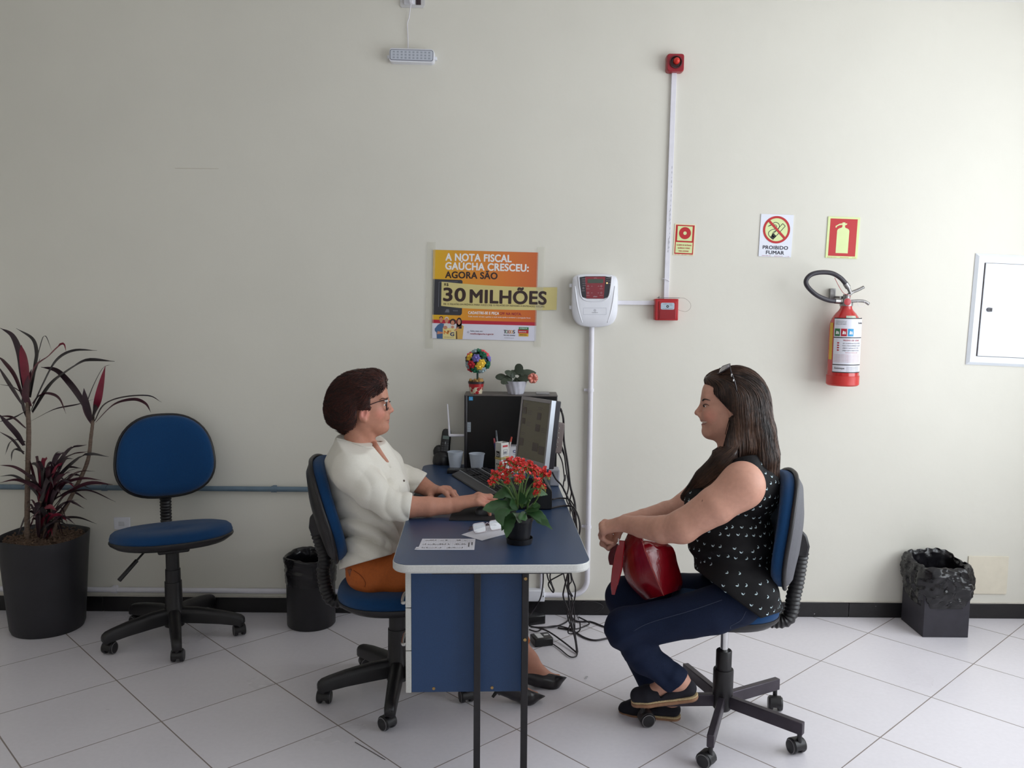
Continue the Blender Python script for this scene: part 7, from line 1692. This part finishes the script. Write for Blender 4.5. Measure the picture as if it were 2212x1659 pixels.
for a, s_ in ((.3, 1), (2.9, .9), (4.6, .6)): m_.add([c0 + V(.024 * math.cos(a - .5), .024 * math.sin(a - .5), .05), c0 + V(.033 * math.cos(a), .033 * math.sin(a), .05), c0 + V(.030 * math.cos(a), .028 * math.sin(a), .05 + .020 * s_)], [(0, 1, 2)])
m_.build('red_foil', mat('red_foil', (120, 26, 26), .35), t, smooth=0, solid=.001)
m_ = MB(); bc = at(1033, 781.5, TY + .05); m_.tube([c0 + V(.006, 0, .05), V(c0.x + .006, c0.y, bc.z - .02)], .0048, 10); m_.build('stem', mat('stem_dark_green', (26, 50, 42), .5), t)
R0 = .049; m_ = MB(); m_.sph(bc, R0 - .004, 20); m_.build('ball', mat('ball_core', (40, 70, 58), .7), t, smooth=180)
FC = dict(r=(178, 32, 46), p=(206, 72, 84), y=(222, 184, 62), v=(112, 104, 172), g=(16, 92, 66), s=(140, 158, 162), k=(44, 26, 44))
fl_spots = [(1007, 762, 'p'), (1026, 754, 's'), (1047, 755, 'p'), (1033, 746, 'g'), (1013, 769, 'y'), (1029, 771, 'v'), (1045, 763, 'g'), (1061, 771, 'v'), (1018, 786, 'r'), (1042, 783, 'y'), (1056, 788, 'g'), (1003, 771, 'k'), (1009, 789, 's'), (1026, 799, 'g'), (1043, 800, 's'), (1037, 790, 'y'), (1060, 760, 'p'), (1012, 798, 'r')]
def fflower(d, col, r=.0185):
    d = d.normalized(); u_ = d.cross(V(0, 0, 1) if abs(d.z) < .9 else V(1, 0, 0)).normalized(); v_ = d.cross(u_); o_ = bc + d * R0; m_ = MB(); n_ = 36; rg = []
    for k, h in ((.25, .004), (.6, .0085), (1.0, .0035), (1.02, .0), (.6, -.004)):
        rg.append([o_ + (u_ * math.cos(2 * PI * i / n_) + v_ * math.sin(2 * PI * i / n_)) * (r * k * (1 + .13 * math.cos(6 * 2 * PI * i / n_) * k)) + d * (h + .0016 * math.cos(12 * 2 * PI * i / n_) * k) for i in range(n_)])
    m_.rings(rg); fo = m_.build('fabric_flower', mat('fabric_' + col, FC[col], .8, var=.12, scale=200, bump=.3, bscale=600), t, smooth=50)
    m_ = MB(); m_.sph(o_ + d * .007, .0064, 12); m_.build('flower_button', mat('fabric_' + col + '_button', tuple(min(255, int(x * 1.12 + 8)) for x in FC[col]), .7), fo, smooth=180)
for x, y, c in fl_spots:
    p = at(x, y, bc.y); dx_, dz_ = (p.x - bc.x) / (R0 + .006), (p.z - bc.z) / (R0 + .006); k = dx_ * dx_ + dz_ * dz_; dy_ = -math.sqrt(max(.02, 1 - k)) if k < 1 else -.12
    fflower(V(dx_, dy_, dz_), c)
for i, c in enumerate('rgyvsp'): a = i * 1.047; fflower(V(.8 * math.cos(a), .65, .8 * math.sin(a)), c)
# ---- african violet in a wrapped pot
c0 = at(1114, 853, TY + .055); c0.z = TZ1 + .0015
t = thing('african_violet', 'small leafy plant in a white wrapped pot with a pink bow on the computer', 'plant', c0)
m_ = MB(); n_ = 80; rg = []
for r, z in ((.034, .0), (.038, .012), (.046, .04), (.050, .056), (.052, .06), (.048, .058), (.044, .045)): rg.append([c0 + V((r + .0016 * math.sin(11 * a + z * 60) + .0009 * math.sin(23 * a)) * math.cos(a), (r + .0016 * math.sin(11 * a + z * 60)) * math.sin(a), z) for a in [2 * PI * i / n_ for i in range(n_)]])
m_.rings(rg); m_.build('wrapped_pot', mat('white_wrapping', (190, 190, 200), .4, var=.1, scale=30), t, smooth=60)
VL = [((1095, 818), (1070, 815), .020), ((1104, 820), (1083, 829), .019), ((1108, 822), (1112, 832), .023), ((1120, 815), (1142, 822), .021), ((1112, 815), (1090, 803), .016), ((1118, 808), (1124, 786), .020), ((1124, 808), (1158, 805), .019), ((1110, 812), (1102, 806), .02), ((1122, 812), (1136, 800), .018), ((1106, 816), (1090, 822), .02), ((1116, 818), (1128, 828), .016), ((1115, 810), (1112, 798), .02)]
M_VL = mat('violet_leaf', (52, 62, 48), .55, var=.2, scale=60, bump=.3, bscale=300); rv = random.Random(8)
for (x0, y0), (x1, y1), w_ in VL:
    y_ = c0.y - rv.uniform(.0, .05) if y1 > 808 else c0.y + rv.uniform(-.02, .03)
    a_, b_ = at(x0, y0, c0.y - .01), at(x1, y1, y_); mid = (a_ + b_) / 2 + V(0, 0, .006); m_ = MB(); P = spline([a_, mid, b_], 6)
    ws = [w_ * (math.sin(PI * min(1, .10 + .86 * i / (len(P) - 1))) ** .6) for i in range(len(P))]; ws[-1] = w_ * .1
    d_ = (b_ - a_).normalized(); m_.ribbon(P, ws, d_.cross(V(0, -.75, .65)), -.12); m_.build('leaf', M_VL, t, smooth=180)
bw = at(1151, 817, c0.y - .02); M_BOW = mat('pink_satin', (214, 128, 112), .2, var=.1, spec=.7); m_ = MB()
for i in range(12):
    a = 2 * PI * i / 12; d_ = V(math.cos(a), -.35 + .5 * (i % 2), math.sin(a)); L_ = .022; s_ = V(-math.sin(a), 0, math.cos(a))
    P = spline([bw, bw + d_ * L_ * .6 + V(0, -.008, 0), bw + d_ * L_ * 1.05, bw + d_ * L_ * .6 + V(0, .006, 0), bw + V(0, .004, 0)], 4); m_.ribbon(P, [.0058] * len(P), s_, 0)
m_.build('bow', M_BOW, t, smooth=180, solid=.0006)
# ---- envelope, spectacles and timetable
e0 = [dz(997, 1156), dz(1041, 1168.5), dz(1112, 1149), dz(1078, 1128)]
t = tag(MB().prism([p + V(0, 0, .0004) for p in e0], (0, 0, .0015)).build('envelope', mat('white_paper', (214, 214, 224), .55, var=.03), smooth=0), 'white envelope lying under the spectacles on the desk', 'envelope')
sc = dz(1056, 1150) + V(0, 0, .004); t = thing('spectacles', 'folded silver-rimmed spectacles lying on the white envelope', 'spectacles', sc)
ua = (dz(1084, 1142) - dz(1030, 1152)).normalized(); ub = V(-ua.y, ua.x, 0); M_RIM = mat('thin_silver_rim', (150, 140, 144), .2, .9, var=0)
m_ = MB(); up_ = (V(0, 0, 1) * .9 + ub * .42).normalized()
for s_ in (-1, 1):
    c_ = sc + ua * (.033 * s_) + up_ * .017; lp = [c_ + ua * x + up_ * y for x, y in rrect(.050, .032, .009, 4)]; m_.tube(lp + [lp[0]], .0011, 6, cap=False)
m_.tube(spline([sc - ua * .008 + up_ * .024, sc + up_ * .029, sc + ua * .008 + up_ * .024], 4), .0012, 6)
m_.build('rims', M_RIM, t, smooth=180)
for s_ in (-1, 1):
    c_ = sc + ua * (.033 * s_) + up_ * .017; m_ = MB(); m_.prism([c_ + ua * x + up_ * y for x, y in rrect(.049, .031, .009, 4)], ub * .0012); m_.build('lens', mat('spectacle_lens', (235, 240, 246), .02, var=0, alpha=.30, spec=1.0), t, smooth=0)
    m_ = MB(); h_ = sc + ua * (.059 * s_) + up_ * .024; m_.tube(spline([h_, h_ + ub * .012 + V(0, 0, -.004), h_ + ub * .030 - ua * (.07 * s_) + V(0, 0, -.012), h_ + ub * .028 - ua * (.115 * s_) + V(0, 0, -.018)], 5), .0018, 6); m_.build('temple', mat('temple_brown', (74, 54, 52), .3), t, smooth=180)
p4 = [dz(908, 1160.5), dz(1026, 1161.5), dz(1023, 1189), dz(893, 1189)]
ax_p = (p4[2] - p4[3]).normalized(); ay_p = V(-ax_p.y, ax_p.x, 0); wp = .176; hp2 = .122
fl = Flat(p4[3] + V(.012, .004, .0004), ax_p, ay_p, (0, 0, 1))
t = thing('printed_sheet', 'small printed white sheet lying near the front edge of the desk', 'paper', fl.p(wp / 2, hp2 / 2))
m_ = MB(); m_.prism([fl.p(x, y) for x, y in ((0, 0), (wp, 0), (wp + .002, hp2), (.006, hp2))], (0, 0, .0006)); m_.build('paper_sheet', mat('white_paper', (214, 214, 224), .55, var=.03), t, smooth=0)
m_ = MB(); m_.prism([fl.p(x, y, .0002) for x, y in ((-.009, .002), (.002, .0), (.003, .03), (-.006, .03))], (0, 0, .0005)); m_.build('paper_tab', mat('white_paper', (214, 214, 224), .55, var=.03), t, smooth=0)
m_ = MB()
for i in range(9): fl.rect(m_, .006, .010 + .0122 * i, wp - .004, .0105 + .0122 * i, .0008)
for i in range(22): fl.rect(m_, .006 + .0077 * i, .008, .0064 + .0077 * i, hp2 - .008, .0008)
m_.build('grid_lines', mat('faint_line', (176, 176, 186), .6, var=0), t, smooth=0)
m_ = MB(); rp = random.Random(9)
for y0, segs in ((.098, ((.018, .05), (.066, .075), (.082, .088), (.118, .132), (.142, .150))), (.054, ((.012, .02), (.028, .085), (.092, .098), (.112, .148))), (.016, ((.012, .022), (.026, .058), (.062, .07), (.09, .14)))):
    for x0, x1 in segs:
        x = x0
        while x < x1: fl.rect(m_, x, y0, x + .0022, y0 + rp.choice((.004, .006, .012)), .001); x += rp.choice((.0034, .0044))
for i in range(9): fl.rect(m_, wp - .020, .03 + i * .0055, wp - .016, .0335 + i * .0055, .001)
for i in range(6): fl.rect(m_, wp - .010, .05 + i * .0055, wp - .006, .0535 + i * .0055, .001)
for i in range(5): fl.rect(m_, -.006 + .002 * i, .008, -.005 + .002 * i, .014, .001)
m_.build('print', INK, t, smooth=0)
# ---- kalanchoe with red flowers
c0 = dz(1122, 1172); KY = c0.y; t = thing('potted_kalanchoe', 'potted plant with bright red flower heads in a black pot on the desk', 'plant', c0)
M_POT = mat('black_plant_pot', (24, 23, 26), .4, var=.08)
m_ = MB(); m_.lathe([(.0, .0005), (.040, .0005), (.0435, .018), (.0415, .018), (.039, .006), (.0, .006)], c0, seg=36); m_.build('saucer', M_POT, t, smooth=40)
m_ = MB(); m_.lathe([(.0, .007), (.033, .007), (.0415, .072), (.044, .073), (.0445, .086), (.042, .086), (.040, .074), (.0, .070)], c0, seg=36); m_.build('pot', M_POT, t, smooth=40)
m_ = MB(); m_.lathe([(.0, .071), (.039, .071), (.03, .076), (.0, .078)], c0, seg=24); m_.build('soil', mat('dark_soil', (44, 34, 28), .95, var=.3, scale=150), t)
def kq(x, y, dy=0): return at(1040 + x * .1326, 970 + y * .1326, KY + dy)
M_KL = mat('kalanchoe_leaf', (54, 88, 50), .36, var=.22, scale=40); M_KS = mat('kalanchoe_stem', (88, 116, 62), .5, var=.15); M_RF = mat('red_petals', (204, 42, 38), .5, var=.22, scale=220); M_YB = mat('flower_bud', (140, 136, 66), .5, var=.2)
KLV = [([(560, 800), (400, 690), (290, 740), (185, 790)], .034, .0), ([(540, 960), (330, 920), (150, 950), (20, 985)], .042, -.02), ([(540, 1000), (400, 960), (300, 1080), (350, 1260)], .040, -.07), ([(560, 1060), (480, 1150), (440, 1300), (410, 1450)], .034, -.085), ([(620, 1060), (560, 1080), (540, 1060), (510, 1040)], .02, -.08),
       ([(740, 1040), (850, 1030), (960, 1120), (1155, 1310)], .030, -.05), ([(760, 1000), (880, 1040), (1000, 1160), (1110, 1250)], .034, -.06), ([(740, 960), (840, 900), (920, 940), (945, 968)], .020, -.04), ([(760, 800), (880, 700), (1000, 700), (1080, 745)], .028, .03), ([(640, 1050), (620, 1120), (570, 1140), (510, 1050)], .026, -.09), ([(700, 1020), (680, 1100), (610, 1140)], .028, -.08),
       ([(600, 900), (450, 850), (340, 900), (260, 880)], .034, .02), ([(700, 900), (760, 760), (830, 640)], .028, .04), ([(560, 850), (470, 720), (440, 560)], .03, .05), ([(640, 900), (660, 780), (620, 690)], .026, -.02), ([(720, 920), (760, 830), (800, 800)], .016, -.05), ([(700, 1000), (860, 980), (930, 1000)], .018, -.06), ([(560, 1040), (420, 1130), (330, 1330)], .03, -.05), ([(660, 940), (720, 840), (700, 700)], .024, .02), ([(600, 980), (520, 900), (500, 790)], .024, -.02)]
rk = random.Random(4)
for pts, w_, dy in KLV:
    n_ = len(pts); P = spline([kq(x, y, dy * (i / (n_ - 1)) - .012) for i, (x, y) in enumerate(pts)], 6); N_ = len(P); ws = [w_ * .54 * max(.1, math.sin(PI * min(1, (.10 + .90 * i / (N_ - 1)) ** 1.0)) ** .85) * (1 + .06 * math.sin(i * 1.9)) for i in range(N_)]; ws[-1] = .001
    d_ = (P[-1] - P[0]).normalized(); s_ = d_.cross(V(rk.uniform(-.3, .3), -.8, .6)); m_ = MB(); m_.ribbon(P, ws, s_, rk.choice((-.25, -.15, .15))); m_.build('leaf', M_KL, t, smooth=180)
KST = [((590, 960), (600, 760), (630, 560), (630, 500), -.05), ((560, 900), (440, 650), (330, 580), (215, 510), -.03), ((660, 960), (730, 700), (860, 540), (925, 520), -.04), ((640, 940), (690, 700), (740, 480), (760, 400), .0), ((740, 1020), (860, 880), (930, 760), (970, 620), -.05), ((610, 900), (560, 700), (480, 520), (430, 400), .01), ((630, 920), (640, 600), (600, 360), (560, 260), .03), ((660, 920), (800, 600), (940, 480), (1030, 390), .02), ((640, 900), (720, 560), (800, 380), (830, 300), .04), ((600, 900), (500, 600), (420, 480), (340, 330), .0), ((640, 900), (660, 640), (680, 440), (670, 300), -.02), ((580, 900), (420, 640), (300, 500), (250, 400), -.01), ((740, 1040), (760, 900), (790, 840), (780, 830), -.06)]
for *pp_, dy in KST:
    P = spline([kq(x, y, dy * i / 3 - .01) for i, (x, y) in enumerate(pp_)], 6); m_ = MB(); m_.tube(P, [.0030 - .0014 * i / (len(P) - 1) for i in range(len(P))], 7); m_.build('flower_stem', M_KS, t, smooth=180)
KFL = [(560, 190, 9, .02), (500, 220, 7, .0), (640, 210, 8, .03), (350, 235, 4, .0), (690, 270, 7, -.01), (780, 240, 8, .03), (850, 300, 6, .02), (880, 340, 6, .0), (930, 360, 8, .01), (990, 350, 8, .02), (1050, 400, 6, .01), (1085, 410, 4, .0), (625, 475, 9, -.05), (560, 465, 3, -.04), (450, 370, 6, -.01), (400, 400, 5, -.02), (550, 325, 4, -.03), (670, 380, 4, -.03), (275, 425, 6, -.02), (320, 325, 4, .0), (215, 375, 5, -.01), (405, 510, 4, -.03), (205, 495, 5, -.03), (165, 540, 4, -.03), (925, 515, 5, -.04), (880, 575, 4, -.045), (940, 600, 4, -.05), (990, 595, 5, -.04), (905, 705, 4, -.05), (830, 410, 3, -.02), (740, 330, 4, .0), (600, 250, 6, .0), (460, 180, 4, .01)]
for x, y, n_, dy in KFL:
    cc = kq(x, y, dy); mr = MB(); mb_ = MB()
    for i in range(int(n_ * 3)):
        o_ = cc + V(rk.uniform(-.011, .011), rk.uniform(-.010, .010), rk.uniform(-.008, .008)) * (.55 + n_ * .08); d_ = (V(rk.uniform(-.7, .7), rk.uniform(-1, .1), rk.uniform(.2, 1))).normalized(); u_ = d_.cross(V(0, 0, 1)).normalized(); v_ = d_.cross(u_)
        r0_ = rk.uniform(0, 1.5)
        for k in range(4):
            a = r0_ + k * PI / 2; e_ = u_ * math.cos(a) + v_ * math.sin(a); f_ = u_ * -math.sin(a) + v_ * math.cos(a); L_ = rk.uniform(.0046, .0062)
            mr.add([o_, o_ + e_ * L_ * .55 + f_ * L_ * .55 + d_ * .0012, o_ + e_ * L_ * 1.1 + d_ * .0004, o_ + e_ * L_ * .55 - f_ * L_ * .55 + d_ * .0012], [(0, 1, 2, 3)])
        mb_.tube([o_ - d_ * .010 - V(0, 0, .004), o_ - d_ * .001], [.0009, .0014], 6)
        if i % 6 == 0: mb_.sph(o_ + V(rk.uniform(-.008, .008), -.004, rk.uniform(-.012, -.004)), (.0016, .0016, .0034), 6)
    fo = mr.build('flower_head', M_RF, t, smooth=0); mb_.build('buds', M_YB, fo, smooth=60)
# ================================================================== cables and adapters
M_CAB = mat('black_cable', (30, 24, 30), .45, var=.1)
def cable(label, pts, r=.0032, group=None, seg=6):
    m_ = MB(); P = spline(pts, seg); m_.tube(P, r, 8); o = m_.build('cable', M_CAB, smooth=180); return tag(o, label, 'cable', group)
def c3(px, py, Y): return at(px, py, Y)
gD = 'black cables falling behind the desk'; lD = 'black cable falling in the tangle between the monitor and the wall conduit'
cable('thick black monitor cable curving down from the top of the monitor back', [mp(.004, MHt * .86, -.0445), c3(1211, 884, 3.28), c3(1217, 905, 3.36), c3(1218, 950, 3.45), c3(1226, 1000, 3.40), c3(1232, 1050, 3.38), c3(1236, 1085, 3.34) + V(.01, 0, 0), c3(1234, 1110, 3.32) + V(.018, 0, -.02), c3(1236, 1180, 3.36) + V(.02, 0, 0)], .0042)
for k, (sx, sy, ex, ey, yy) in enumerate(((1209, 955, 1224, 1080, 3.44), (1211, 966, 1230, 1092, 3.53), (1206, 978, 1217, 1056, 3.62))):
    cable(lD, [c3(sx, sy, 3.36 + .03 * k), c3(sx + 9, sy + 22, 3.40 + .04 * k), c3(sx + 14, sy + 60, yy), c3(ex + 4, ey - 30, yy), c3(ex, ey, yy), c3(ex + 6, ey + 30, yy - .08) + V(.015, 0, -.01), c3(ex + 6, 1200, yy) + V(.02, 0, -.01)], .0028, gD)
cable('black cable looping low from the monitor foot over the desk edge', [c3(1193, 1020, 3.30), c3(1201, 1035, 3.3), c3(1214, 1050, 3.30), c3(1226, 1075, 3.30), c3(1234, 1100, 3.26) + V(.012, 0, -.015), c3(1236, 1150, 3.3) + V(.02, 0, 0)], .0034)
cable('black cable lying across the desk behind the riser, farther of the two', [dz(1193, 1081) + V(0, 0, .004), dz(1206, 1078.5) + V(0, 0, .004), dz(1222, 1079) + V(0, 0, .004), dz(1229, 1086) + V(.008, 0, .006), dz(1231, 1092) + V(.02, 0, -.03), c3(1234, 1180, 3.3)], .0028)
cable('black cable lying across the desk behind the riser, nearer of the two', [dz(1190, 1100) + V(0, -.0, .004), dz(1208, 1096) + V(0, 0, .004), dz(1226, 1095) + V(0, 0, .004), dz(1236, 1102) + V(.010, 0, .004), dz(1240, 1116) + V(.022, 0, -.04), c3(1240, 1200, 3.1)], .0034)
gU = 'black cables hanging under the desk'; lU = 'black cable hanging below the desk edge in the tangle beside the conduit'
UC = [[(1230, 1225), (1219, 1270), (1217, 1290), (1228, 1320), (1235, 1350), (1243, 1385), (1246, 1410)], [(1228, 1228), (1229, 1260), (1228, 1290), (1230, 1310), (1238, 1345), (1244, 1380), (1248, 1408)], [(1232, 1228), (1236, 1250), (1243, 1270), (1241, 1295), (1236, 1310), (1234, 1340), (1227, 1365), (1236, 1369), (1252, 1362), (1253, 1345)],
      [(1215, 1228), (1222, 1260), (1228, 1280), (1237, 1288), (1230, 1275), (1225, 1250)], [(1226, 1234), (1205, 1245), (1188, 1255), (1185, 1265), (1193, 1278), (1196, 1278), (1192, 1265), (1184, 1250), (1180, 1228)], [(1193, 1228), (1188, 1245), (1192, 1262), (1197, 1275), (1194, 1279)], [(1231, 1230), (1234, 1255), (1230, 1262), (1227, 1275), (1234, 1290), (1240, 1320), (1242, 1360)], [(1229, 1232), (1226, 1270), (1230, 1300), (1226, 1330), (1236, 1360)]]
for i, pts in enumerate(UC): cable(lU, [c3(x, y, 3.56 + .024 * ((i * 3) % 8 - 3.5)) for x, y in pts], (.0034, .0028, .003, .0026, .003, .003, .0026, .0032)[i], gU)
cable('black cable running down behind the desk leg past the junction box', [c3(1173, 1226, 3.75), c3(1173, 1260, 3.8), c3(1168, 1290, 3.95), c3(1158, 1310, 4.0), c3(1145, 1330, 3.9)], .0034)
def fz(px, py, h=.005): return atz(px, py, h)
cable('black cable lying on the floor, running off behind the knees of the seated visitor', [fz(1232, 1330), fz(1246, 1342), fz(1275, 1343), fz(1300, 1352), fz(1330, 1362)], .0042)
cable('black cable lying in a long loop on the floor near the visitor', [fz(1205, 1356), fz(1235, 1362), fz(1262, 1377), fz(1285, 1383), fz(1310, 1379), fz(1345, 1372)], .0042)
cable('thin dark cable making a low arch against the baseboard', [fz(1250, 1338), fz(1248, 1328, .006), fz(1275, 1324, .005), c3(1295, 1319, 4.0), c3(1303, 1309, 4.012), c3(1280, 1299, 4.014), c3(1255, 1303, 4.012)], .0018)
cable('black cable snaking from behind the cabinet across the floor tiles', [fz(1146, 1354), fz(1168, 1355), fz(1200, 1353), fz(1225, 1342), fz(1232, 1325, .02)], .0034)
cable('black cable lying on the floor between the two adapters', [fz(x, y, .0125) for x, y in ((1143, 1360), (1160, 1364), (1176, 1356), (1205, 1352), (1240, 1359), (1265, 1352), (1272, 1345), (1250, 1333))], .0034)
cable('black power lead looping from the adapter with the white label', [fz(1190, 1388), fz(1210, 1402), fz(1230, 1418), fz(1244, 1418), fz(1248, 1408)], .0026)
cable('long black cable running from the cabinet over the floor to the tangle', [fz(1143, 1352, .02), fz(1180, 1362, .02), fz(1215, 1385, .012), fz(1246, 1410, .006)], .0036)
for (q, lab, nm, sz) in (((1170, 1394), 'black power adapter with a white label on the floor behind the shoe', 'power_adapter', (.085, .075, .036)), ((1156, 1349), 'black power adapter lying on the floor close to the baseboard', 'power_adapter', (.085, .055, .044))):
    c0 = fz(*q, 0) + V(0, .02, 0); t = thing(nm, lab, 'power adapter', c0, group='power adapters on the floor'); rz_ = Matrix.Rotation(R_(18), 3, 'Z'); MB().box(c0 + V(0, 0, sz[2] / 2), sz, rz_).build('adapter_body', M_BOX, t, bevel=.005)
    if q[0] == 1170:
        MB().box(c0 + V(-.012, .0, sz[2] + .0005), (.026, .05, .001), rz_).build('white_label', M_PRN, t, smooth=0); MB().box(c0 + V(.02, .012, sz[2] + .0005), (.02, .012, .001), rz_).build('white_label', M_PRN, t, smooth=0)
